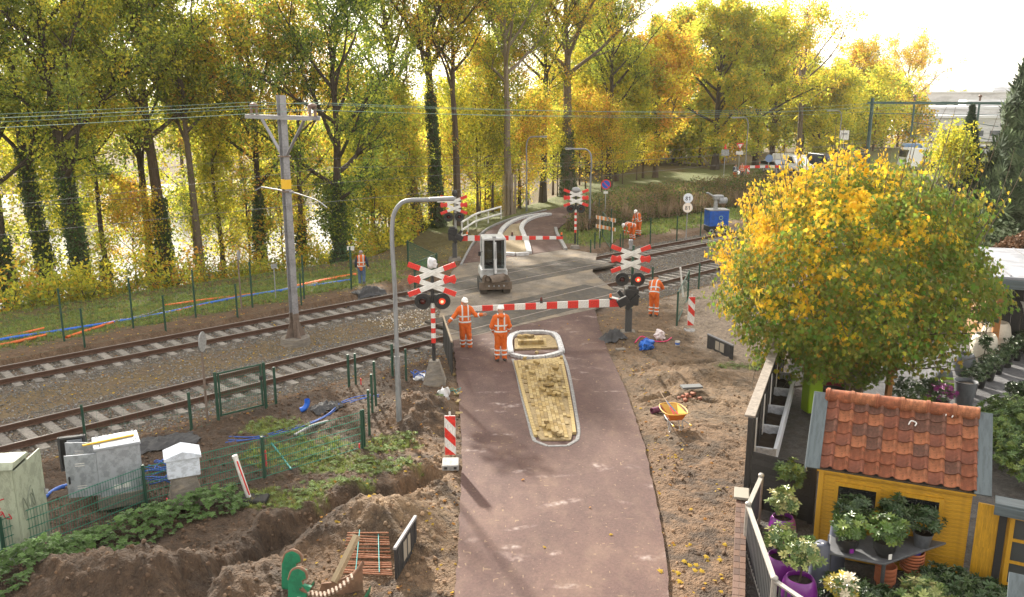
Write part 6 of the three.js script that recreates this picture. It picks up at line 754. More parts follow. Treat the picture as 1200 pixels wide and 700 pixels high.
  for (const [x, z] of [[2.15, -0.95], [1.55, -0.75]]) { const d = run + z, cy = rY - d * Math.tan(ang) + 0.09; mesh('white_string', [tube([[x - 0.07, cy + 0.02, z], [x - 0.03, cy + 0.08, z - 0.05], [x + 0.06, cy + 0.06, z - 0.03], [x + 0.04, cy + 0.02, z + 0.02]], 0.012, 5, 16)], whiteP, roof); }
  mesh('gutter_board', [box(Wd, 0.06, 0.03, [Wd / 2, eY - 0.04, -0.02])], yellowW, s);
  // yellow open panel and glazed black lean-to
  mesh('door_leaf', [rbox(0.56, 1.62, 0.04, 0.008, [2.95, 0.85, 0.1], [0, -0.15, 0])], yellowW, s);
  const e = thing('lean_to', 'black lean-to with yellow glazed window beside the garden shed', 'lean-to', [8.4, 0, -13.45], -0.5); mesh('post', [rbox(0.12, 1.7, 0.1, 0.008, [0.06, 0.85, 0.02])], blackWood[0], e); mesh('roof_edge', [rbox(2.6, 0.07, 0.35, 0.01, [1.2, 1.75, 0.0]), rbox(2.6, 0.16, 0.04, 0.006, [1.2, 1.66, 0.18])], slate, e); mesh('back_wall', [box(2.4, 1.7, 0.03, [1.25, 0.85, -0.4])], blackWood[0], e);
  const wf = mesh('window_frame', [box(0.07, 1.3, 0.06, [0.2, 0.92, 0.05]), box(0.05, 1.3, 0.05, [0.75, 0.92, 0.05]), box(0.07, 1.3, 0.06, [1.3, 0.92, 0.05]), ...[0.3, 0.72, 1.13, 1.54].map(y => box(1.14, 0.05, 0.055, [0.75, y, 0.05]))], yellowW, e); for (let i = 0; i < 2; i++) for (let j = 0; j < 3; j++) mesh('window_pane', [box(0.5, 0.38, 0.008, [0.475 + i * 0.55, 0.51 + j * 0.415, 0.045])], mat([0.05, 0.055, 0.055], 0.06), wf);
  const e2 = thing('shed_roof', 'corner of a second tiled roof with slate verge beside the lean-to', 'roof', [7.14,-10.79].flatMap((v, i) => i ? [1.6, v] : [v]), -0.5); mesh('verge_board', [rbox(0.27, 0.035, 1.2, 0.006, [0, 0.0, 0.5], [0.75, 0, 0])], slate, e2); for (let i = 0; i < 3; i++) { mesh('ridge_tile', [put(new THREE.CylinderGeometry(0.11, 0.12, 0.44, 12, 1, true, PI / 2, PI), [0.36 + i * 0.44, 0.42, 0.12], [0, 0, PI / 2])], tm[0], e2); for (let j = 0; j < 4; j++) { const t = mesh('roof_tile', tileG, tm[(i + j) % 4], e2); t.position.set(0.27 + i * 0.263, 0.36 - j * 0.17, 0.2 + j * 0.18); t.rotation.x = 0.74; } }
}
// ---------- pots and plants ----------
const whorlG = (n, len, w, seed, droop = 0.25) => { const r = rngOf(seed), P = [], U = []; for (let i = 0; i < n; i++) { const a = i / n * 2 * PI + R(-0.2, 0.2, r), e = R(0.05, 0.75, r), l = len * R(0.75, 1.15, r), d = [cos(a) * cos(e), sin(e), sin(a) * cos(e)], s = [-sin(a), 0, cos(a)], pt = (u, v, q = 0) => [d[0] * l * u + s[0] * v, d[1] * l * u - droop * l * u * u + q, d[2] * l * u + s[2] * v]; const A = pt(0.05, 0), B = pt(0.4, w, 0.006), B2 = pt(0.75, w * 0.85, 0.004), T = pt(1, 0), D = pt(0.4, -w, 0.006), D2 = pt(0.75, -w * 0.85, 0.004), M = pt(0.55, 0, -0.006); for (const q of [A, B, M, B, B2, M, B2, T, M, A, M, D, D, M, D2, D2, M, T]) { P.push(...q); U.push(0, 0); } } const g = new THREE.BufferGeometry(); g.setAttribute('position', new THREE.Float32BufferAttribute(P, 3)); g.setAttribute('uv', new THREE.Float32BufferAttribute(U, 2)); g.computeVertexNormals(); return g; };
const whorl = whorlG(9, 0.115, 0.018, 4), whorlS = whorlG(8, 0.075, 0.014, 6), glossy = mat([1, 1, 1], 0.42);
const greens = { rho: [[0.07, 0.13, 0.025], [0.1, 0.17, 0.03], [0.05, 0.1, 0.025], [0.16, 0.22, 0.04]], dark: [[0.025, 0.055, 0.016], [0.035, 0.07, 0.02], [0.05, 0.085, 0.022]], pale: [[0.3, 0.34, 0.12], [0.17, 0.23, 0.06], [0.09, 0.15, 0.035], [0.4, 0.38, 0.16], [0.08, 0.14, 0.04]], bloom: [[0.65, 0.58, 0.42], [0.5, 0.4, 0.06], [0.12, 0.18, 0.05], [0.7, 0.65, 0.5]], box: [[0.05, 0.1, 0.03], [0.07, 0.12, 0.035]], heath: [[0.3, 0.04, 0.22], [0.05, 0.1, 0.03], [0.22, 0.03, 0.16]] };
function leafDome(parent, c, rx, ry, rz, n, cols, g, seed, inner = 0.55) { const r = rngOf(seed), it = []; for (let i = 0; i < n; i++) { const d = new V3(R(-1, 1, r), R(-0.45, 1, r), R(-1, 1, r)).normalize(), q = R(inner, 1.02, r) * (0.88 + 0.2 * n3(d.x * 2 + seed, d.y * 2, d.z * 2)), c0 = cols[Math.floor(r() * cols.length)], k = R(0.75, 1.2, r), s = R(0.8, 1.2, r); it.push([c[0] + d.x * rx * q, c[1] + d.y * ry * q, c[2] + d.z * rz * q, R(-0.5, 0.5, r) + d.z * 0.8, r() * 6.3, R(-0.5, 0.5, r) - d.x * 0.8, s, s, s, [c0[0] * k, c0[1] * k, c0[2] * k]]); } return stuff(instanced('foliage', g, glossy, it, parent)); }
const potProf = { pot: (r, h) => [[0.001, 0], [r * 0.72, 0], [r, h], [r * 1.04, h], [r * 1.04, h - 0.03 * h], [r * 0.92, h * 0.97], [r * 0.9, h * 0.85]], bowl: (r, h) => [[0.001, 0], [r * 0.6, 0], [r * 0.95, h * 0.5], [r, h], [r * 0.93, h], [r * 0.9, h * 0.85]], urn: (r, h) => [[0.001, 0], [r * 0.55, 0], [r * 0.85, h * 0.3], [r, h * 0.6], [r * 0.86, h * 0.9], [r * 0.72, h], [r * 0.66, h], [r * 0.7, h * 0.85]], tall: (r, h) => [[0.001, 0], [r * 0.55, 0], [r * 0.5, h * 0.3], [r * 0.55, h * 0.7], [r * 0.85, h * 0.93], [r, h], [r * 0.93, h], [r * 0.7, h * 0.9]] };
function pot(name, label, p, kind, r, h, m, plant) { const o = thing(name, label, plant ? 'potted plant' : 'plant pot', p, 0, undefined); mesh('pot', [lathe(potProf[kind](r, h), 24)], m, o); mesh('soil', [cyl(r * 0.85 * (kind === 'tall' || kind === 'urn' ? 0.8 : 1), r * 0.8 * (kind === 'urn' ? 0.8 : 1), 0.02, 20, [0, h * 0.86, 0])], soilM, o); if (plant) { const [ph, pr, n, cols, g, stem] = plant; if (stem) mesh('stem', [bar([0, h * 0.8, 0], [0.02, h + stem, 0], 0.022, 0.015)], barkOf('brown'), o); leafDome(o, [0, h + (stem || 0) + ph * 0.35, 0], pr, ph * 0.62, pr, n, cols, g, Math.round(p[0] * 100 - p[2] * 37)); } return o; }
const gp = (x, z, y = 0) => [x, y, z];
pot('potted_rhododendron', 'pale-leaved rhododendron in glossy purple pot next to the black fence wall', gp(5.24,-15.09), 'urn', 0.27, 0.62, purpleM, [0.5, 0.33, 75, greens.pale, whorl, 0.12]);
pot('potted_rhododendron', 'pale-leaved rhododendron in the middle of the three purple pots', gp(4.74,-13.60), 'urn', 0.3, 0.66, purpleM, [0.5, 0.33, 80, greens.pale, whorl, 0.12]);
pot('potted_rhododendron', 'pale rhododendron on a bare stem in the largest purple pot', gp(4.84,-12.88), 'urn', 0.31, 0.66, purpleM, [0.48, 0.35, 85, greens.pale, whorl, 0.25]);
pot('potted_rhododendron', 'tall rhododendron in front of the short black wall', gp(5.66,-16.05), 'pot', 0.22, 0.4, potBlack, [0.55, 0.3, 75, greens.rho, whorl, 0.45]); pot('potted_rhododendron', 'rhododendron with cream flower buds in front of the grey table', gp(5.49,-12.78), 'pot', 0.2, 0.3, potBlack, [0.4, 0.3, 70, greens.bloom, whorl, 0.1]); pot('potted_rhododendron', 'yellowish rhododendron below the terracotta pots', gp(6.80,-12.68), 'pot', 0.2, 0.28, potBlack, [0.45, 0.4, 90, greens.pale, whorl, 0.05]); pot('potted_rhododendron', 'bright small rhododendron beside the yellowish one', gp(7.26,-12.40), 'pot', 0.16, 0.2, potBlack, [0.35, 0.28, 50, greens.pale, whorl, 0.05]);
{
  const tb = thing('plant_table', 'grey angular table standing in front of the shed windows', 'table'), tp = [[5.82,-14.21],[5.58,-13.57],[6.40,-13.21],[7.82,-13.93],[7.77,-14.21],[6.85,-14.17]]; mesh('tabletop', [slabOf(tp, 0.68, 0.72, 0.006)], worn([0.12, 0.125, 0.135], 0.5, 0.6), tb); for (const q of [tp[1], tp[2], tp[3], tp[0]]) mesh('leg', [box(0.05, 0.68, 0.05, [q[0] * 0.98 + 7.1 * 0.02, 0.34, q[1] - 0.06])], darkSteel, tb);
  const T = (px) => [px[0], 0.722, px[1]];
  pot('potted_rhododendron', 'rhododendron in black bowl with purple label on the grey table', T([5.91,-13.66]), 'bowl', 0.2, 0.26, potBlack, [0.42, 0.33, 80, greens.rho, whorl, 0.02]); pot('potted_rhododendron', 'rhododendron in black bowl with white tag in the middle of the grey table', T([6.50,-13.49]), 'bowl', 0.2, 0.28, potBlack, [0.46, 0.35, 90, greens.rho, whorl, 0.05]); pot('potted_rhododendron', 'dark rhododendron in grey pot at the end of the grey table', T([7.31,-13.81]), 'pot', 0.17, 0.27, potGrey, [0.42, 0.32, 70, greens.dark, whorl, 0.05]); pot('potted_rhododendron', 'dark reddish rhododendron against the shed window', T([6.18,-14.11]), 'pot', 0.16, 0.24, potBlack, [0.5, 0.34, 80, greens.dark, whorl, 0.1]); pot('potted_rhododendron', 'dark rhododendron between the two shed windows', T([6.89,-14.05]), 'pot', 0.16, 0.24, potBlack, [0.5, 0.36, 80, greens.dark, whorl, 0.1]);
  single('plant_label', 'small white tag on the middle black bowl', 'label', [box(0.06, 0.1, 0.006)], whiteP, [[6.45,-13.15][0], 0.88, [6.45,-13.15][1]], 0.2); single('plant_label', 'small purple label on the black bowl by the inverted pot', 'label', [box(0.07, 0.08, 0.006)], purpleM, [[5.84,-13.32][0], 0.92, [5.84,-13.32][1] + 0.05], 0.1);
  const inv = (label, p, h, r) => { const o = thing('inverted_pot', label, 'plant pot', p); mesh('pot_wall', [lathe([[r, 0], [r * 0.78, h], [0.001, h], [0.001, h - 0.02]], 22)], mat([0.1, 0.11, 0.15], 0.5), o); mesh('drain_hole', [cyl(0.02, 0.02, 0.006, 10, [0.02, h + 0.004, 0])], whiteP, o); };
  inv('tall blue-grey pot turned upside down beside the grey table', gp(5.46,-13.66), 0.85, 0.19); inv('second upside-down blue-grey pot at the corner of the shed', gp(5.97,-14.22), 0.95, 0.17); inv('pale grey upside-down pot under the end of the table', gp(7.90,-14.11), 0.6, 0.14);
  const st = thing('pot_stack', 'stack of nested terracotta bowls under the grey table', 'pot stack', gp(7.18,-13.82)); for (let k = 0; k < 6; k++) mesh('terracotta_bowl', [lathe([[0.12, 0], [0.19, 0.09], [0.2, 0.09], [0.2, 0.12], [0.185, 0.12]], 22, [0, 0.06 * k + 0.2, 0])], terra, st); mesh('blue_pot', [lathe([[0.12, 0], [0.15, 0.12], [0.14, 0.12]], 18, [0, 0.56, 0])], mat([0.05, 0.04, 0.3], 0.4), st); const s2 = thing('pot_stack', 'short stack of terracotta pots in the shade below the table', 'pot stack', gp(6.62,-13.60)); for (let k = 0; k < 4; k++) mesh('terracotta_pot', [lathe([[0.11, 0], [0.16, 0.16], [0.18, 0.16], [0.18, 0.22], [0.165, 0.22]], 22, [0, 0.08 * k, 0])], terra, s2);
}
function shrub(label, p, rx, h, n, cols, g, name = 'rhododendron_bush') { const o = thing(name, label, 'shrub', p); mesh('stem', [bar([0, -0.05, 0], [0.03, h * 0.5, 0], 0.03, 0.015), bar([0, 0, 0], [rx * 0.4, h * 0.55, 0.1], 0.02, 0.01), bar([0, 0, 0], [-rx * 0.4, h * 0.55, -0.1], 0.02, 0.01)], barkOf('brown'), o); leafDome(o, [0, h * 0.5, 0], rx, h * 0.52, rx, n, cols, g, Math.round(p[0] * 131 - p[2] * 57), 0.45); return o; }
[[5.66,-13.08, 0.4, 0.6, 120, 'dark', 'dark rhododendron filling the gap below the grey table'], [6.10,-12.93, 0.4, 0.5, 110, 'dark', 'dark rhododendron in front of the table legs'], [7.46,-13.39, 0.4, 0.55, 120, 'dark', 'dark rhododendron below the inverted pale pot'], [7.68,-13.18, 0.45, 0.6, 120, 'dark', 'dark rhododendron under the open yellow panel'], [8.12,-13.03, 0.4, 0.5, 110, 'dark', 'dark rhododendron at the foot of the glazed lean-to'], [6.47,-12.78, 0.4, 0.4, 90, 'dark', 'dark rhododendron before the terracotta stack'],
 [11.86,-20.15, 0.75, 1.0, 260, 'rho', 'large rhododendron close behind the shed verge'], [11.78,-18.86, 0.75, 0.95, 260, 'rho', 'large rhododendron behind the lean-to roof'], [13.11,-21.30, 0.65, 0.9, 230, 'rho', 'broad rhododendron between paving and shed'], [12.94,-20.15, 0.8, 1.0, 260, 'rho', 'broad rhododendron beyond the lean-to roof'], [11.56,-17.63, 0.8, 1.0, 240, 'rho', 'rhododendron overhanging the slate roof edge'], [14.66,-23.27, 0.5, 0.6, 150, 'dark', 'low dark rhododendron on the edge of the paving']].forEach(([x, z, r, h, n, c, l]) => shrub(l, [x, 0, z], r, h, n, greens[c], whorl));

pot('large_pot', 'dark grey tapered pot with pale rim behind the shed ridge', gp(12.79,-22.85), 'pot', 0.3, 0.75, potGrey); pot('large_pot', 'lime green pot beside the dark grey glazed pots', gp(12.91,-23.85), 'pot', 0.28, 0.42, limeM); pot('large_pot', 'round dark glazed pot next to the lime green one', gp(14.19,-25.60), 'urn', 0.34, 0.72, potGrey); pot('large_pot', 'small round grey pot in front of the lime pot', gp(13.08,-24.62), 'urn', 0.26, 0.5, potGrey);
const cream = mat([0.6, 0.55, 0.46], 0.7, { bumpMap: rep(grainB, 0.3), bumpScale: 0.02 });
pot('large_pot', 'cream textured pot with dark shrub, behind the small black pot', gp(15.57,-27.03), 'urn', 0.42, 0.95, cream, [0.7, 0.35, 90, greens.dark, whorl, 0.3]); pot('large_pot', 'cream textured pot with dark shrub by the timber post', gp(16.61,-28.20), 'urn', 0.46, 1.05, cream, [0.8, 0.4, 110, greens.dark, whorl, 0.4]); pot('large_pot', 'slim white flared vase on the paving by the dark pavilion', gp(17.76,-28.41), 'tall', 0.42, 1.75, mat([0.72, 0.72, 0.72], 0.35)); pot('large_pot', 'small black pot with sapling and red flower before the cream pots', gp(15.18,-26.30), 'pot', 0.16, 0.32, potBlack, [0.6, 0.2, 40, greens.dark, whorl, 0.3]);
[[13.51,-23.85],[14.09,-24.46],[14.72,-25.10],[15.35,-25.77],[16.05,-26.48],[16.78,-27.22],[17.49,-28.00]].forEach(([x, z], i) => { const o = pot('potted_shrub', 'dark leafy shrub in a black nursery pot in the row on the paving', gp(x, z), 'pot', 0.2, 0.34, potBlack, [0.55, 0.38, 90, greens.dark, whorlS, 0]); o.userData.group = 'row of potted shrubs on the paving'; });
pot('potted_shrub', 'bushy boxwood in front of the maple stem', gp(11.09,-22.71), 'pot', 0.24, 0.25, potBlack, [0.7, 0.55, 190, greens.box, whorlS, 0]); pot('potted_shrub', 'pink heather in a pot beside the dark grey pot', gp(12.08,-22.71), 'pot', 0.22, 0.22, potBlack, [0.6, 0.42, 130, greens.heath, whorlS, 0]); pot('potted_shrub', 'leafy shrub in lime pot beside the boxwood', gp(11.84,-22.99), 'pot', 0.22, 0.3, limeM, [0.6, 0.4, 110, greens.dark, whorlS, 0]);
single('lime_tower_pot', 'tall lime green planter standing at the end of the white planter', 'planter', [rbox(0.42, 1.6, 0.42, 0.05, [0, 0.8, 0])], limeM, gp(8.33,-22.44), 0.2); { const rb = thing('red_screen', 'dark red boarded screen behind the black tub', 'screen', gp(9.36,-23.85), 0.1); for (let k = 0; k < 5; k++) mesh('board', [rbox(0.2, 1.1, 0.03, 0.006, [-0.4 + k * 0.205, 0.55, 0])], mat([0.3, 0.015, 0.03], 0.6), rb); } pot('large_pot', 'black tub in front of the dark red screen', gp(9.09,-22.85), 'pot', 0.32, 0.5, potBlack);
{ const tp = thing('timber_post', 'orange brown timber post under the maple crown', 'post', gp(10.20,-21.92), 0.1); mesh('post_shaft', [rbox(0.14, 1.9, 0.14, 0.012, [0, 0.95, 0])], mat([0.4, 0.17, 0.05], 0.7, { map: woodT }), tp); mesh('post_brace', [beam([0, 1.2, 0], [0.5, 1.85, 0], 0.08, 0.08)], mat([0.4, 0.17, 0.05], 0.7, { map: woodT }), tp);
  const p0 = [15.79,-27.57], g = thing('garden_pavilion', 'flat-roofed dark pavilion with pale roof and timber post', 'pavilion', [p0[0], 0, p0[1]], -0.3), wm = mat([0.42, 0.18, 0.05], 0.7, { map: woodT }); mesh('roof_slab', [rbox(9, 0.1, 6.2, 0.02, [4.2, 2.75, -3.0])], worn([0.26, 0.27, 0.3], 0.6, 2), g); mesh('fascia', [rbox(9, 0.3, 0.06, 0.01, [4.2, 2.55, 0.13])], slate, g); for (let k = 0; k < 6; k++) mesh('roof_seam', [box(0.05, 0.04, 6.0, [0.6 + k * 1.4, 2.82, -3.0])], worn([0.2, 0.2, 0.22], 0.6, 2), g); for (const x of [0.4, 4.5, 8.2]) mesh('post', [rbox(0.2, 2.45, 0.2, 0.015, [x, 1.2, -0.15])], wm, g); for (let k = 0; k < 17; k++) mesh('wall_board', [rbox(0.3, 2.6, 0.03, 0.006, [0.9 + k * 0.31, 1.3, -1.2])], blackWood[k % 3], g); mesh('side_wall', [box(0.05, 2.5, 4.5, [0.2, 1.25, -3.2])], mat([0.35, 0.2, 0.1], 0.8), g); }
{ // paving of the garden
  const o = new THREE.Group(); o.name = 'garden_paving'; o.userData.kind = 'structure'; scene.add(o); const pm = [0.1, 0.12, 0.085].map(k => mat([k, k, k * 1.06], 0.75, { map: rep(wornT, 1), bumpMap: rep(grainB, 1), bumpScale: 0.003 })), pg = rbox(0.594, 0.05, 0.594, 0.006), r = rngOf(83);
  for (let i = 0; i < 19; i++) for (let j = 0; j < 15; j++) { const x = 10.6 + i * 0.6, z = -21 - j * 0.6; if (x > 0.86 * -z) continue; const m = mesh('paving_slab', pg, pm[Math.floor(r() * 3)], o); m.position.set(x, -0.028 + R(-0.004, 0.004, r), z); }
}
// ---------- the maple ----------
const mapleLeaf = (() => { const pts = [[0, 0], [0.2, 0.06], [0.5, 0.16], [0.3, 0.36], [0.48, 0.62], [0.2, 0.58], [0, 1], [-0.2, 0.58], [-0.48, 0.62], [-0.3, 0.36], [-0.5, 0.16], [-0.2, 0.06]], P = [], U = [], c = [0, 0.4]; for (let i = 0; i < pts.length; i++) { const a = pts[i], b = pts[(i + 1) % pts.length]; for (const q of [c, a, b]) { const e = Math.hypot(q[0] - c[0], q[1] - c[1]); P.push(q[0], q[1], -0.28 * e * e); U.push(0, 0); } } const g = new THREE.BufferGeometry(); g.setAttribute('position', new THREE.Float32BufferAttribute(P, 3)); g.setAttribute('uv', new THREE.Float32BufferAttribute(U, 2)); g.computeVertexNormals(); return g; })();
{
  const B = [9.9, 0, -23.6], o = thing('maple_tree', 'broad garden maple turning yellow and orange over green', 'tree', B), r = rngOf(404), wd = [], it = [], C = new V3(-0.65, 4.0, 0.9), RX = 4.05, RY = 3.1, RZ = 3.4;
  for (const [dx, dz, l, r0] of [[0.25, 0.1, 2.2, 0.15], [-0.4, 0.2, 2.2, 0.13], [0.05, -0.35, 2.4, 0.12]]) { const t = wander(r, new V3(dx * 0.4, -0.1, dz * 0.4), new V3(dx, 1.2, dz), l, 5, 0.35, 0.05); wd.length = 0; limb(wd, t, t.map((_, i) => r0 * (1 - 0.09 * i)), 8); for (let k = 0; k < 30; k++) { const s = t[2 + Math.floor(r() * 3.99)], a = r() * 6.3, d = new V3(cos(a), R(-0.1, 1.5, r), sin(a)), len = R(2.2, 3.7, r), b = wander(r, s, d, len, 6, 0.3, 0.05); limb(wd, b, b.map((_, i) => 0.045 * (1 - 0.14 * i)), 4); for (let m = 0; m < 3; m++) { const q = b[2 + Math.floor(r() * 4.99)], tw = wander(r, q, new V3(R(-1, 1, r), R(0, 1.2, r), R(-1, 1, r)), R(0.6, 1.3, r), 3, 0.3, 0.1); limb(wd, tw, [0.014, 0.01, 0.007, 0.004], 3); } } mesh('trunk', mergeGeometries(wd), barkOf('beech'), o); } wd.length = 0;
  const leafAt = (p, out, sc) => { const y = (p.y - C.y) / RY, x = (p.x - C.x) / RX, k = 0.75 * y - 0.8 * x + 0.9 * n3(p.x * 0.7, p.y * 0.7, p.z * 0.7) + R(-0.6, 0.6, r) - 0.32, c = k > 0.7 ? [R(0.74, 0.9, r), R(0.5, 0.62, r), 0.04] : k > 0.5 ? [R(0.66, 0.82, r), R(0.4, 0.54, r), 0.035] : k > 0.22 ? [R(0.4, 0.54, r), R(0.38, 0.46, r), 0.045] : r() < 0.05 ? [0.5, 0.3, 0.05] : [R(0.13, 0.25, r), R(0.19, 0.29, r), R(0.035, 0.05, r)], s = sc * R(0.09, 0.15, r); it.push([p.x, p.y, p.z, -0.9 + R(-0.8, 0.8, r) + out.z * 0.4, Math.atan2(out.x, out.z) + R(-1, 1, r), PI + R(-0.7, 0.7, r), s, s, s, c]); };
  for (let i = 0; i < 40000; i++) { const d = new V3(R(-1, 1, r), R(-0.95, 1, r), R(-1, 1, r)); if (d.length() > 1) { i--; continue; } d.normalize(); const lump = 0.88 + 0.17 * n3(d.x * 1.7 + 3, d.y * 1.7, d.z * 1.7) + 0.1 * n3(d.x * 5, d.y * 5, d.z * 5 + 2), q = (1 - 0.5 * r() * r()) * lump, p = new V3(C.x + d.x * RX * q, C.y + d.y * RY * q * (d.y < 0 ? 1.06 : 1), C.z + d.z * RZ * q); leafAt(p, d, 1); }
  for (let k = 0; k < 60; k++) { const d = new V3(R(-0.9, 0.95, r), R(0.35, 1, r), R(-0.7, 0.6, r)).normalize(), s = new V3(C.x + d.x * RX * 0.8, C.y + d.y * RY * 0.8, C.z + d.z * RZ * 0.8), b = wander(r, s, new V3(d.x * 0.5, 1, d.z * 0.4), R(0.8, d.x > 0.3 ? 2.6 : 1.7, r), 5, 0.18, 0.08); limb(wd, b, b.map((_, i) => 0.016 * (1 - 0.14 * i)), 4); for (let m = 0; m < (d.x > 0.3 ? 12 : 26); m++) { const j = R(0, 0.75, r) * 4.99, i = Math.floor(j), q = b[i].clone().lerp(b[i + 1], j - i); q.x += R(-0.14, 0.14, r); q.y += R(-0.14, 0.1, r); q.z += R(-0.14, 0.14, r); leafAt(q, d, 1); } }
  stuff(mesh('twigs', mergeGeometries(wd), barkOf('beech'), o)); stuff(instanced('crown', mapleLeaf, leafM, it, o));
}

// ---------- background: vehicles, hall, conifers, signs ----------
const paintM = {}; const paint = c => paintM[c] ??= mat(c, 0.35, { clearcoat: 0.6 }); const carGlass = mat([0.02, 0.025, 0.03], 0.06);
function vehicle(name, label, x, z, yaw, c, kind = 'van') {
  const v = thing(name, label, kind === 'car' ? 'car' : kind, [x, 0, z], yaw), van = kind === 'van', L = van ? 5.2 : 4.3, Hh = van ? 2.1 : 1.5, w = van ? 1.9 : 1.75;
  const prof = van ? [[-L / 2, 0.4], [L / 2, 0.4], [L / 2, 1.0], [L / 2 - 0.75, 1.2], [L / 2 - 1.5, Hh - 0.05], [L / 2 - 1.8, Hh], [-L / 2 + 0.15, Hh], [-L / 2, Hh - 0.2]] : [[-L / 2, 0.35], [L / 2, 0.35], [L / 2, 0.75], [L / 2 - 1.0, 0.95], [L / 2 - 1.75, Hh], [-L / 2 + 0.9, Hh], [-L / 2 + 0.1, 1.0], [-L / 2, 0.9]];
  const b = mesh('body', [extr(prof, w - 0.08, 0.04, [0, 0, -w / 2 + 0.04])], paint(c), v), y0 = van ? 1.25 : 0.98, y1 = Hh - 0.14, xf = L / 2 - (van ? 1.0 : 1.2);
  for (const e of [-1, 1]) { mesh('side_window', [extr([[xf - 1.35, y0], [xf - 0.1, y0], [xf - (y1 - y0) * 0.75 - 0.1, y1], [xf - 1.35, y1]], 0.02, 0, [0, 0, e * (w / 2 + 0.006) - 0.01])], carGlass, b); if (!van || name === 'minibus') mesh('side_window', [box(1.4, y1 - y0, 0.02, [xf - 2.15, (y0 + y1) / 2, e * (w / 2 + 0.004)])], carGlass, b); mesh('headlight', [rbox(0.05, 0.16, 0.3, 0.02, [L / 2 + 0.03, 0.82, e * (w / 2 - 0.25)])], mat([0.75, 0.75, 0.75], 0.15), b); mesh('tail_light', [rbox(0.04, 0.3, 0.14, 0.015, [-L / 2 - 0.03, 1.0, e * (w / 2 - 0.12)])], redP, b); mesh('mirror', [rbox(0.1, 0.18, 0.14, 0.03, [xf - 0.1, y0 + 0.08, e * (w / 2 + 0.1)])], blackP, b);
    for (const q of [L / 2 - 0.85, -L / 2 + 0.9]) { const t = mesh('wheel', [put(new THREE.TorusGeometry(0.25, 0.09, 8, 20), [q, 0.33, e * (w / 2 - 0.06)])], rubber, v); mesh('rim', [cyl(0.2, 0.2, 0.1, 14, [q, 0.33, e * (w / 2 - 0.04)], [PI / 2, 0, 0])], galv, t); } }
  const a = Math.atan2(Hh - 0.05 - (van ? 1.2 : 0.95), 0.75); mesh('windscreen', [box(0.02, van ? 0.95 : 0.72, w - 0.3, [L / 2 - (van ? 1.1 : 1.36), van ? 1.64 : 1.24, 0], [0, 0, PI / 2 - a])], carGlass, b); mesh('rear_window', [box(0.03, 0.5, w - 0.4, [van ? -L / 2 - 0.04 : -L / 2 + 0.47, van ? 1.55 : 1.22, 0], [0, 0, van ? 0 : -0.95])], carGlass, b); mesh('bumper', [rbox(0.16, 0.2, w - 0.1, 0.04, [L / 2 + 0.02, 0.48, 0])], blackP, b); mesh('number_plate', [box(0.015, 0.11, 0.5, [L / 2 + 0.11, 0.5, 0])], yellowP, b); return v;
}
vehicle('parked_van', 'white van parked behind the far barricade', 32.54,-99.93, -1.2, 0xe6e8ea); vehicle('parked_van', 'dark blue van beside the white one, behind the maple', 36.93,-101.10, -1.35, 0x1c2740); vehicle('parked_van', 'pale blue van parked before the white hall', 59.03,-124.33, -0.2, 0x6e93c4); const gv = vehicle('parked_van', 'white van with bright green side panels in the car park', 61.12,-122.58, -0.5, 0xe8ecea); for (const e of [-1, 1]) mesh('green_panel', [box(3.6, 0.55, 0.012, [-0.5, 0.78, e * 0.962])], paint(0x6fe01a), gv);
vehicle('parked_car', 'white car parked behind the green-panelled van', 67.80,-129.91, -0.4, 0xe9e9e9, 'car'); vehicle('parked_car', 'silver car in the car park before the white hall', 71.68,-131.87, -0.4, 0xb9bdc2, 'car'); vehicle('parked_car', 'red car at the end of the car park row', 67.25,-131.87, -0.4, 0xc2452a, 'car'); vehicle('parked_car', 'grey car near the dark blue van', 30.76,-99.93, -1.2, 0x9aa0a6, 'car');
{ const p = [50.10,-104.78], t = thing('flatbed_truck', 'white flatbed truck standing beside the lawn', 'truck', [p[0], 0, p[1]], PI + 0.1); mesh('chassis', [rbox(7.5, 0.25, 2.0, 0.03, [-1, 0.75, 0])], darkSteel, t); mesh('load_bed', [rbox(5.4, 0.18, 2.3, 0.02, [-2.1, 1.05, 0])], mat([0.42, 0.4, 0.38], 0.7), t); const c = mesh('truck_cab', [extr([[0, 0.5], [1.9, 0.5], [1.9, 1.5], [1.6, 2.6], [0, 2.6]], 2.1, 0.04, [0.9, 0, -1.05])], paint(0xe6e8ea), t); mesh('windscreen', [box(0.03, 0.9, 1.9, [2.72, 2.0, 0], [0, 0, 0.26])], carGlass, c); for (const e of [-1, 1]) for (const x of [2.0, -1.5, -3.4]) { const w = mesh('wheel', [put(new THREE.TorusGeometry(0.33, 0.13, 8, 20), [x, 0.46, e * 0.95])], rubber, t); mesh('rim', [cyl(0.26, 0.26, 0.14, 14, [x, 0.46, e * 0.97], [PI / 2, 0, 0])], galv, w); } }
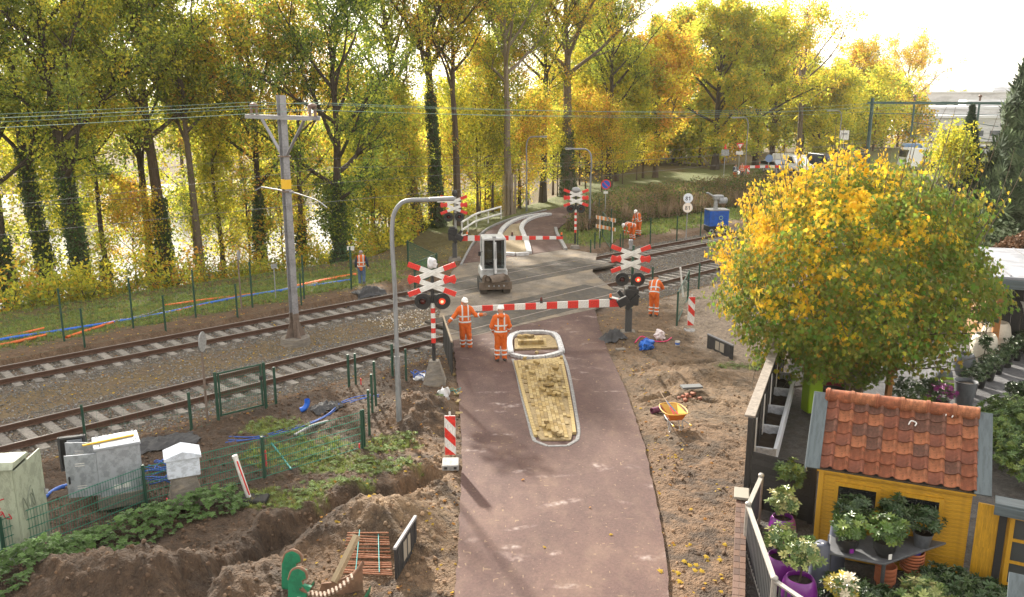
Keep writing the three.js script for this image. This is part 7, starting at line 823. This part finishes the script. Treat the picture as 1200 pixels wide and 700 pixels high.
{ // white industrial hall
  const hallM = worn([0.62, 0.63, 0.66], 0.6, 1), roofM = worn([0.72, 0.74, 0.78], 0.6, 1), winM = mat([0.08, 0.1, 0.13], 0.15);
  const hall = (label, x, z, w, d, h, yaw, rows, n, pent) => { const o = thing('industrial_hall', label, 'building', [x, 0, z], yaw); mesh('wall', [box(w, h, d, [0, h / 2, 0])], hallM, o); const rf = mesh('roof', [box(w + 0.6, 0.5, d + 0.6, [0, h + 0.25, 0])], roofM, o); if (pent) mesh('roof_plant', [box(w * 0.3, 1.4, d * 0.3, [w * 0.1, h + 1.2, 0])], hallM, rf); for (let j = 0; j < rows; j++) for (let i = 0; i < n; i++) { const q = mesh('window', [box(w / n * 0.62, 1.1, 0.1, [-w / 2 + (i + 0.5) * w / n, 1.6 + j * 2.4, d / 2 + 0.04])], winM, o); mesh('window_frame', [box(w / n * 0.7, 0.12, 0.16, [-w / 2 + (i + 0.5) * w / n, 1.0 + j * 2.4, d / 2 + 0.05])], roofM, q); } };
  hall('long white hall with rows of windows beyond the car park', 108, -205, 46, 25, 6.2, -0.25, 2, 11, true); hall('low pale hall behind the gantry drop posts', 92, -182, 22, 14, 4.6, -0.2, 1, 7, false); hall('tall pale building block rising behind the long white hall', 150, -270, 50, 20, 10, -0.3, 3, 10, true); hall('grey office tower far behind the half-bare trees', 118, -300, 9, 9, 25, 0, 7, 3, false);
}
// conifers
const fanG = (() => { const P = [], U = [], r = rngOf(9); for (let i = 0; i < 9; i++) { const a = (i - 4) * 0.3 + R(-0.1, 0.1, r), l = R(0.24, 0.4, r), t = R(-0.3, 0.3, r), d = [sin(a), cos(a), t], w = 0.028; const A = [0, 0, 0], T = d.map(q => q * l), M = d.map(q => q * l * 0.55), B = [M[0] + w * cos(a), M[1] - w * sin(a), M[2]], D = [M[0] - w * cos(a), M[1] + w * sin(a), M[2]]; for (const q of [A, B, T, A, T, D]) { P.push(...q); U.push(0, 0); } } const g = new THREE.BufferGeometry(); g.setAttribute('position', new THREE.Float32BufferAttribute(P, 3)); g.setAttribute('uv', new THREE.Float32BufferAttribute(U, 2)); g.computeVertexNormals(); return g; })();
const coniM = mat([1, 1, 1], 0.8);
function conifer(label, x, z, h, rad, n, cols, o = {}) { const t = thing('conifer', label, 'tree', [x, -0.1, z]), r = rngOf(Math.round(x * 31 + h * 7)), it = []; mesh('trunk', [bar([0, 0, 0], [0, h * 0.9, 0], 0.2, 0.04, 8)], barkOf('brown'), t); for (let i = 0; i < n; i++) { const v = Math.pow(r(), o.pow ?? 0.8), a = r() * 6.3, lump = 0.85 + 0.25 * n3(cos(a) * 2, v * 7, sin(a) * 2 + h), pr = (o.prof || (u => Math.pow(sin(PI * clamp(0.1 + 0.9 * (1 - u)) * 0.62), 1.0)))(v), q = rad * pr * lump * R(0.65, 1.03, r), s = (o.s || 1.5) * R(0.7, 1.2, r) * (0.4 + 0.6 * min(1, pr * 1.6)), c = cols[Math.floor(r() * cols.length)], k = R(0.7, 1.3, r); it.push([cos(a) * q, v * h, sin(a) * q, o.droop ? 1.4 : R(0.1, 0.9, r), -a + PI / 2 + R(-0.6, 0.6, r), R(-0.5, 0.5, r), s, s, s, [c[0] * k, c[1] * k, c[2] * k]]); } stuff(instanced('crown', fanG, coniM, it, t)); return t; }
const con = [[0.05, 0.085, 0.035], [0.075, 0.12, 0.05], [0.035, 0.06, 0.03], [0.12, 0.17, 0.08]];
conifer('big dark cypress rising behind the garden pavilion', 27.9, -46, 12.2, 2.6, 5600, con, { s: 1.9 });
conifer('slim columnar cypress beside the big dark one', 30.6, -47.5, 9.4, 1.3, 2600, [[0.04, 0.1, 0.02], [0.055, 0.12, 0.02]], { s: 1.3, prof: u => 0.95 * Math.sqrt(max(0, 1 - u * u)) });
conifer('second dark cypress closing the gap behind the columnar one', 33.5, -50, 10, 3, 3600, con, { s: 2 });
conifer('pointed spruce with layered branches beside the clipped dome', 26.6, -50.5, 8.1, 2.2, 3000, [[0.045, 0.085, 0.06], [0.06, 0.1, 0.06], [0.03, 0.06, 0.04]], { s: 1.5, pow: 1.1, prof: u => (1 - u) * (0.8 + 0.3 * abs(sin(u * 26))) });
conifer('small grey-green fir between spruce and cypress', 27.2, -47, 5.2, 1.5, 1500, con, { s: 1.4, prof: u => 0.95 * (1 - u) + 0.05 });
{ const leafy = (name, label, cat, x, z, rx, h, rz, n, cols, g = whorlS) => { const o = thing(name, label, cat, [x, 0, z]); mesh('stem', [bar([0, -0.05, 0], [0, h * 0.6, 0], 0.06, 0.02)], barkOf('brown'), o); leafDome(o, [0, h * 0.42, 0], rx, h * 0.6, rz, n, cols, g, Math.round(x * 17 + h * 5), 0.7); };
  const dome = (name, label, x, z, rx, h, rz, n, c) => { const o = thing(name, label, 'hedge', [x, 0, z]), r = rngOf(n), it = []; mesh('stems', [bar([0, -0.1, 0], [0, h * 0.6, 0], 0.1, 0.04)], barkOf('brown'), o); for (let i = 0; i < n; i++) { const a = r() * 6.3, e = Math.acos(r()), q = R(0.93, 1.03, r), k = R(0.7, 1.25, r); it.push([rx * q * sin(e) * cos(a), h * q * cos(e), rz * q * sin(e) * sin(a), r() * 6, r() * 6, r() * 6, 1.1, 1.1, 1.1, [c[0] * k, c[1] * k, c[2] * k]]); } stuff(instanced('foliage', sprigIvy, ivyM, it, o)); };
  dome('clipped_hedge', 'large green clipped dome hedge behind the maple', 27.2, -55, 3.0, 2.9, 2.4, 5200, [0.13, 0.16, 0.03]); dome('beech_hedge', 'brown beech hedge below the big cypress', 27.8, -41.5, 4.5, 2.3, 1.2, 5200, [0.2, 0.1, 0.045]);
  leafy('leafy_shrub', 'grey-green broad-leaved shrub in front of the cypress', 'shrub', 25.6, -44.2, 1.2, 2.6, 1.1, 260, [[0.2, 0.26, 0.13], [0.12, 0.18, 0.07], [0.28, 0.34, 0.2]], whorl); leafy('leafy_shrub', 'dark shrub at the foot of the spruce', 'shrub', 24.5, -47, 1.4, 2.2, 1.2, 260, greens.dark, whorl); }
tree('roadside_tree', 'small yellow tree standing against the big cypress', [25.0, 0, -49], { seed: 640, h: 7.0, r: 0.07, crown: 3.5, spread: 0.75, pal: 'yellow', dens: 0.5, limbs: 9, bark: 'grey' });
{ // far woods beyond the car park and over the road, massed
  const r = rngOf(733), it = [], stems = [];
  const row = (x0, z0, x1, z1, n, h0, h1, pl) => { for (let i = 0; i < n; i++) { const u = (i + r()) / n, x = lerp(x0, x1, u) + R(-4, 4, r), z = lerp(z0, z1, u) + R(-6, 6, r), h = R(h0, h1, r), p = pl[Math.floor(r() * pl.length)]; stems.push(bar([x, -0.5, z], [x, h * 0.8, z], 0.25, 0.06, 5)); for (let k = 0; k < 170; k++) { const a = r() * 6.3, v = Math.pow(r(), 0.75), q = (2.2 + h * 0.16) * Math.sqrt(r()) * sin(PI * (0.14 + 0.82 * v)); it.push([x + cos(a) * q, 0.6 + h * v * 0.95, z + sin(a) * q, r() * 6, r() * 6, r() * 6, 1.6, 1.6, 1.6, leafC(r, p)]); } } };
  row(8, -125, 62, -150, 30, 9, 15, ['lime', 'yellow', 'mixed', 'olive']); row(56, -148, 70, -154, 8, 8, 13, ['yellow', 'lime', 'mixed']); row(90, -300, 260, -280, 40, 8, 11, ['olive', 'mixed', 'orange']); row(0, -105, 26, -118, 14, 6, 10, ['lime', 'yellow', 'mixed']);
  const o = thing('far_wood', 'yellow-green wood massed beyond the far road and car park', 'wood'); o.userData.kind = 'stuff'; mesh('stems', stems, barkOf('brown'), o); instanced('foliage', sprigFar, leafM, it, o);
}
// ---------- signs and equipment by the far road ----------
const blueS = mat([0.02, 0.1, 0.5], 0.45);
const onP = p => [p[0], p[2] < -60 ? 0 : p[1], p[2]];
{ const s = thing('no_parking_sign', 'round blue sign with red rim and slash on a thin pole', 'sign', on(6.47,-59.02), 0), h = 2.90; mesh('sign_pole', [bar([0, -0.1, 0], [0, h + 0.2, 0], 0.035, 0.035, 8)], galv, s); const d = mesh('sign_disc', [cyl(0.34, 0.34, 0.015, 28, [0, h, 0.045], [PI / 2, 0, 0])], blueS, s); mesh('red_rim', [put(new THREE.TorusGeometry(0.31, 0.035, 6, 30), [0, h, 0.055])], redP, d); mesh('red_slash', [box(0.6, 0.06, 0.01, [0, h, 0.058], [0, 0, -0.78])], redP, d); mesh('white_plate', [box(0.3, 0.16, 0.012, [0, h - 0.55, 0.045])], whiteP, s); }
{ const s = thing('speed_sign', 'pole with two round white plates numbered 81 beside the far track', 'sign', on(10.80,-52.36), 0.1), h1 = 2.75, h2 = 2.17; mesh('sign_pole', [bar([0, -0.1, 0], [0, h1 + 0.25, 0], 0.03, 0.03, 8)], galv, s);
  const cv = (t, bg, fg) => { const c = document.createElement('canvas'); c.width = c.height = 128; const g = c.getContext('2d'); g.fillStyle = bg; g.fillRect(0, 0, 128, 128); g.fillStyle = fg; g.font = 'bold 74px sans-serif'; g.textAlign = 'center'; g.textBaseline = 'middle'; g.fillText(t, 64, 68); const x = new THREE.CanvasTexture(c); x.colorSpace = THREE.SRGBColorSpace; return x; };
  [[h1, 'sign with dark figures on white', '#dfe4ee', '#3a3f4c'], [h2, 'sign with figures on cream', '#eee0d2', '#6b6460']].forEach(([h, l, bg, fg]) => { mesh('sign_disc', [cyl(0.31, 0.31, 0.015, 28, [0, h, 0.03], [PI / 2, 0, 0])], whiteP, s); mesh('sign_figures', [put(new THREE.CircleGeometry(0.285, 28), [0, h, 0.041])], mat(0xffffff, 0.5, { map: cv('81', bg, fg) }), s); }); }
{ const b = thing('pump_unit', 'blue boxed machine with grey fittings on top beside the far track', 'machine', on(13.64,-56.63), 0.15); mesh('blue_housing', [rbox(1.35, 1.05, 1.0, 0.04, [0, 0.95, 0])], worn([0.01, 0.1, 0.48], 0.4, 1), b); mesh('black_base', [rbox(1.38, 0.42, 1.02, 0.03, [0, 0.24, 0])], blackP, b); mesh('top_tray', [rbox(1.4, 0.08, 1.05, 0.02, [0, 1.5, 0])], galv, b); mesh('mast_stub', [cyl(0.12, 0.16, 0.7, 12, [-0.1, 1.85, 0])], galv, b); mesh('motor_head', [rbox(0.7, 0.34, 0.4, 0.1, [0.05, 2.3, 0]), cyl(0.2, 0.2, 0.5, 14, [0.35, 2.1, 0.1], [0, 0, PI / 2])], machGrey, b); mesh('hose_arm', [tube([[-0.2, 2.3, 0], [-0.5, 2.5, 0], [-0.75, 2.62, 0.05], [-0.8, 2.58, 0.1]], 0.06, 8, 20)], galv, b); mesh('ring_emblem', [put(new THREE.TorusGeometry(0.12, 0.02, 6, 20), [0.12, 1.0, 0.502])], mat([0.35, 0.55, 0.3], 0.5), b); mesh('yellow_strut', [box(0.06, 0.6, 0.04, [0.05, 0.35, 0.53])], yellowP, b); for (const x of [-0.5, 0, 0.5]) mesh('wheel', [put(new THREE.TorusGeometry(0.11, 0.05, 8, 16), [x, 0.1, 0.5])], galv, b); }
{ const p = (x, z) => [x, 0, z];
  const a = thing('road_sign', 'grey rectangular sign with a traffic cone on top by the far road', 'sign', p(23.04,-93.42), 0.2); mesh('sign_pole', [bar([0, 0, 0], [0, 3.2, 0], 0.04)], galv, a); mesh('sign_plate', [box(0.9, 0.65, 0.02, [0, 2.75, 0.05])], machGrey, a); mesh('cone', [cyl(0.03, 0.17, 0.55, 14, [0, 3.42, 0.02])], redP, a); mesh('cone_band', [cyl(0.075, 0.115, 0.16, 14, [0, 3.42, 0.02])], whiteP, a);
  const b = thing('road_sign', 'red rimmed triangle above a white plate on a pole by the far road', 'sign', p(24.88,-94.45), 0.1); mesh('sign_pole', [bar([0, 0, 0], [0, 3.6, 0], 0.04)], galv, b); mesh('triangle', [extr([[-0.42, 0.36], [0.42, 0.36], [0, -0.36]], 0.02, 0.01, [0, 3.35, 0.04])], redP, b); mesh('triangle_field', [extr([[-0.26, 0.26], [0.26, 0.26], [0, -0.18]], 0.01, 0, [0, 3.35, 0.075])], whiteP, b); mesh('sign_plate', [box(0.8, 0.35, 0.02, [0, 2.65, 0.05])], whiteP, b);
  const c = thing('road_sign', 'plain blue disc sign standing behind the barricade', 'sign', p(28.47,-95.50), 0); mesh('sign_pole', [bar([0, 0, 0], [0, 2.2, 0], 0.04)], galv, c); mesh('sign_disc', [cyl(0.42, 0.42, 0.02, 24, [0, 2.0, 0.05], [PI / 2, 0, 0])], mat([0.16, 0.25, 0.45], 0.5), c);
  const d = thing('road_sign', 'white square board on a tall pole above the dark blue van', 'sign', p(39.65,-103.53), 0.1); mesh('sign_pole', [bar([0, 0, 0], [0, 5, 0], 0.05)], galv, d); mesh('sign_plate', [box(1.1, 1.1, 0.03, [0, 4.2, 0.06])], whiteP, d); mesh('sign_mark', [box(0.7, 0.2, 0.01, [0, 4.35, 0.08])], machGrey, d);
  const f = thing('road_barricade', 'red and white plank barricade across the far road', 'barricade', p(27.83,-96.57), 0.15); for (let k = 0; k < 8; k++) mesh('plank_segment', [rbox(0.6, 0.3, 0.05, 0.01, [-2.1 + k * 0.6, 1.0, 0])], k % 2 ? redP : whiteP, f); for (const x of [-2, 2]) mesh('stand', [box(0.08, 1.1, 0.08, [x, 0.55, -0.04])], galv, f);
  const g = thing('container', 'green-black waste container behind the dark blue van', 'container', p(38.74,-101.10).map((v, i) => i ? v : v + 2.2), 0.1); mesh('container_body', [rbox(1.5, 2.1, 1.2, 0.06, [0, 1.1, 0])], mat([0.02, 0.05, 0.045], 0.6), g); mesh('container_lid', [rbox(1.56, 0.1, 1.26, 0.04, [0, 2.2, 0])], blackP, g);
  const h = thing('plank_guard', 'ring of upright planks tied round the pale trunk', 'tree guard', on(-0.20,-67.26), 0); for (let k = 0; k < 11; k++) { const q = k / 11 * 2 * PI; mesh('plank', [rbox(0.17, 3.3, 0.04, 0.006, [cos(q) * 0.52, 1.6 + 0.06 * sin(k * 5), sin(q) * 0.52], [0, -q + PI / 2, 0])], mat([0.34, 0.27, 0.2], 0.9, { map: woodT }), h); }
  const st = thing('stone_block', 'dark stone blocks stacked beside the far road', 'stone'); st.position.set(...p(18.93,-77.38)); mesh('block', [rough(new THREE.BoxGeometry(1.6, 0.9, 1.0, 4, 3, 3), 0.1, 2)], mat([0.12, 0.13, 0.13], 0.9), st); mesh('block', [rough(new THREE.BoxGeometry(1.2, 0.8, 0.9, 4, 3, 3).translate(1.6, 0.2, -0.3), 0.1, 2)], mat([0.14, 0.15, 0.15], 0.9), st);
}
// ---------- ground plants ----------
const tuftG = (() => { const P = [], U = [], r = rngOf(3); for (let i = 0; i < 8; i++) { const a = r() * 6.3, l = R(0.6, 1, r), e = R(0.2, 0.7, r), b = [R(-0.3, 0.3, r), 0, R(-0.3, 0.3, r)], w = 0.07, t = [b[0] + cos(a) * e, l, b[2] + sin(a) * e], s = [-sin(a) * w, 0, cos(a) * w]; for (const q of [[b[0] + s[0], 0, b[2] + s[2]], [b[0] - s[0], 0, b[2] - s[2]], t]) { P.push(...q); U.push(0, 0); } } const g = new THREE.BufferGeometry(); g.setAttribute('position', new THREE.Float32BufferAttribute(P, 3)); g.setAttribute('uv', new THREE.Float32BufferAttribute(U, 2)); g.computeVertexNormals(); return g; })();
const grassM = mat([1, 1, 1], 1, { transmission: 0.3, thickness: 0 });
{ const r = rngOf(808), it = [], push = (x, z, k, c) => it.push([x, gh(x, z), z, 0, r() * 6.3, 0, k * 1.3, k, k * 1.3, c]);
  const gcol = () => { const k = R(0.7, 1.3, r), y = r(); return y < 0.15 ? [0.3 * k, 0.24 * k, 0.07 * k] : [0.19 * k, 0.25 * k, 0.04 * k]; };
  for (let i = 0; i < 30000; i++) { const t = -26 + r() * 36, s = -8.6 - r() * 11, p = W(t, s); if (r() < grassAt(...p) * 0.95) push(p[0], p[1], R(0.07, 0.17, r), gcol()); }
  for (let i = 0; i < 9000; i++) { const t = 16 + r() * 34, s = -7.2 - r() * 9, p = W(t, s); if (onRoad(...p) > 0.4 && r() < grassAt(...p)) push(p[0], p[1], R(0.1, 0.24, r), gcol()); }
  for (let i = 0; i < 26000; i++) { const x = -9 + r() * 16, z = -14 - r() * 20; if (x > gardenX(z) - 0.3 || TS(x, z)[1] < 2 || onRoad(x, z) < 0.05) continue; if (r() < grassAt(x, z)) push(x, z, R(0.05, 0.13, r), gcol()); }
  for (let i = 0; i < 9000; i++) { const x = 14 + r() * 60, z = -42 - r() * 80; if (TS(x, z)[1] < 3) continue; push(x, z, R(0.15, 0.3, r), gcol()); }
  const o = instanced('grass', tuftG, grassM, it); stuff(o); o.userData.label = 'short grass tufts on the banks and verges'; o.userData.category = 'grass';
  const nt = [], strip = [[-9.31,-13.18],[-8.84,-14.22],[-8.44,-15.35],[-7.65,-16.27],[-6.67,-17.05],[-5.97,-17.46],[-5.59,-16.89],[-5.87,-16.27],[-6.68,-15.83],[-7.32,-15.09],[-7.84,-14.11],[-8.15,-13.23],[-8.45,-12.47]]; for (let i = 0; i < 9000; i++) { const x = -11 + r() * 6, z = -20 + r() * 9; const d = polyD(x, z, strip) + 0.12 * n2(x * 2, z * 2); if (d > -0.02) continue; const hgt = 0.45 * sm(0, -0.4, d) + 0.08, v = Math.sqrt(r()), k = R(0.7, 1.25, r), s = R(0.8, 1.3, r) * 0.9; nt.push([x, gh(x, z) + hgt * v, z, R(-0.4, 0.4, r), r() * 6.3, R(-0.4, 0.4, r), s, s, s, [0.1 * k, 0.19 * k, 0.04 * k]]); }
  const n = instanced('nettle_foliage', whorlG(8, 0.085, 0.025, 12, 0.35), grassM, nt); stuff(n); n.userData.label = 'dense green nettles growing along the green mesh fence'; n.userData.category = 'nettles';
  const wd = [], weed = whorlG(6, 0.09, 0.024, 14, 0.3); for (const p of grassPatch) for (let i = 0; i < 70; i++) { const x = p[0] + R(-p[2], p[2], r), z = p[1] + R(-p[3], p[3], r); if (grassAt(x, z) < 0.2 || onRoad(x, z) < 0.1) continue; const k = R(0.7, 1.3, r), s = R(0.5, 1.1, r); wd.push([x, gh(x, z) + 0.05, z, 0, r() * 6, 0, s, s, s, [0.13 * k, 0.19 * k, 0.04 * k]]); }
  const w = instanced('weed_foliage', weed, grassM, wd); stuff(w); w.userData.label = 'small weeds in the grass patches on the soil'; w.userData.category = 'weeds';
  // thicket and reeds between far track and far road
  const th = [], reed = []; for (let i = 0; i < 5200; i++) { const t = 22 + r() * 34, s = -12.6 - r() * 6.5, p = W(t, s); if (onRoad(...p) < 0.7) continue; const hh = R(0.2, 1.5, r) * sm(-12.4, -14.2, s), c = r() < 0.35 ? [0.18, 0.12, 0.07] : r() < 0.6 ? [0.09, 0.13, 0.03] : [0.24, 0.19, 0.07], k = R(0.7, 1.3, r); th.push([p[0], hh, p[1], r() * 6, r() * 6, r() * 6, 0.9, 0.9, 0.9, [c[0] * k, c[1] * k, c[2] * k]]); if (i < 1100) reed.push([p[0], 0, p[1], 0, r() * 6, 0, 0.5, R(0.8, 1.7, r), 0.5, [0.26 * k, 0.18 * k, 0.11 * k]]); }
  const q = thing('thicket', 'tangled brown thicket between the far track and the far road', 'thicket'); q.userData.kind = 'stuff'; instanced('foliage', sprigs[0], leafM, th, q); instanced('reeds', tuftG, grassM, reed, q);
  // fallen leaves
  const fl = []; for (let i = 0; i < 9000; i++) { let x, z; const u = r(); if (u < 0.13) { x = -4 + r() * 9; z = -11 - r() * 22; } else if (u < 0.75) { const p = W(-26 + r() * 40, -7.5 - r() * 12); x = p[0]; z = p[1]; } else { const p = W(-20 + r() * 40, -7 + r() * 10); x = p[0]; z = p[1]; } if (x > gardenX(z) && z > -30) continue; const rd = onRoad(x, z); if (rd < 0 && r() < 0.98) continue; const k = R(0.7, 1.2, r), c = r() < 0.6 ? [0.6 * k, 0.4 * k, 0.05] : [0.42 * k, 0.2 * k, 0.05], s = R(0.05, 0.1, r); fl.push([x, (rd < 0 ? 0 : gh(x, z)) + 0.02, z, -PI / 2 + R(-0.4, 0.4, r), R(-0.4, 0.4, r), r() * 6.3, s, s, s, c]); }
  for (const [x, z] of [[2.70,-14.11],[3.23,-14.61],[3.30,-14.46],[3.35,-14.22],[3.09,-14.22],[3.43,-14.37],[3.75,-14.77],[3.51,-14.11],[3.07,-13.93],[3.91,-14.61],[3.04,-15.76],[4.16,-15.09]]) fl.push([x, (onRoad(x, z) < 0 ? 0 : gh(x, z)) + 0.03, z, -PI / 2 + 0.2, 0.2, x * 9, 0.13, 0.13, 0.13, [0.72, 0.5, 0.06]]);
  const l = instanced('fallen_leaves', mapleLeaf, leafM, fl); stuff(l); l.userData.label = 'yellow and brown fallen leaves scattered over soil and grass'; l.userData.category = 'leaves';
}
// low bushes on the pond bank, copies of three
{ const r = rngOf(909), mk = (i, pl, dx) => { const o = thing('bank_bush', 'backlit leafy bush at the water edge under the tall trees', 'bush', [0, 0, 0], 0, 'leafy bushes along the water edge'), it = [], st = []; o.userData.label = `bush with backlit ${dx} leaves at the water edge under the tall trees`; for (let k = 0; k < 9; k++) { const a = k * 0.7 + r(), b = wander(r, new V3(0, -0.1, 0), new V3(cos(a) * 0.7, 1, sin(a) * 0.7), R(1.4, 2.6, r), 4, 0.3, 0); limb(st, b, [0.025, 0.02, 0.015, 0.01, 0.005], 4); for (let m = 0; m < 16; m++) { const q = b[1 + Math.floor(r() * 3.99)]; it.push([q.x + R(-0.5, 0.5, r), q.y + R(-0.5, 0.3, r), q.z + R(-0.5, 0.5, r), r() * 6, r() * 6, r() * 6, 1, 1, 1, leafC(r, pl)]); } } mesh('stems', mergeGeometries(st), barkOf('brown'), o); stuff(instanced('foliage', sprigs[i], leafM, it, o)); return o; };
  const ps = [mk(0, 'lime', 'lime green'), mk(1, 'mixed', 'mixed green and gold'), mk(2, 'yellow', 'clear yellow')]; let k = 0; for (let t = -22; t < 34; t += t < 14 ? 0.8 : 1.15) { const p = W(t + R(-0.5, 0.5, r), bankEdge(t) - R(1.2, 3.4, r)); if (onRoad(...p) < 1.2) continue; const q = on(...p); if (k < 3) { ps[k].position.set(...q); ps[k].scale.setScalar(R(0.8, 1.3, r)); } else if (r() < 0.72) dup(ps[k % 3], q, r() * 6.3, null, R(0.6, 1.4, r)); k++; } }
scene.fog = new THREE.FogExp2(new THREE.Color(1, 0.95, 0.82), 0.00025);

renderer.render(scene, camera);
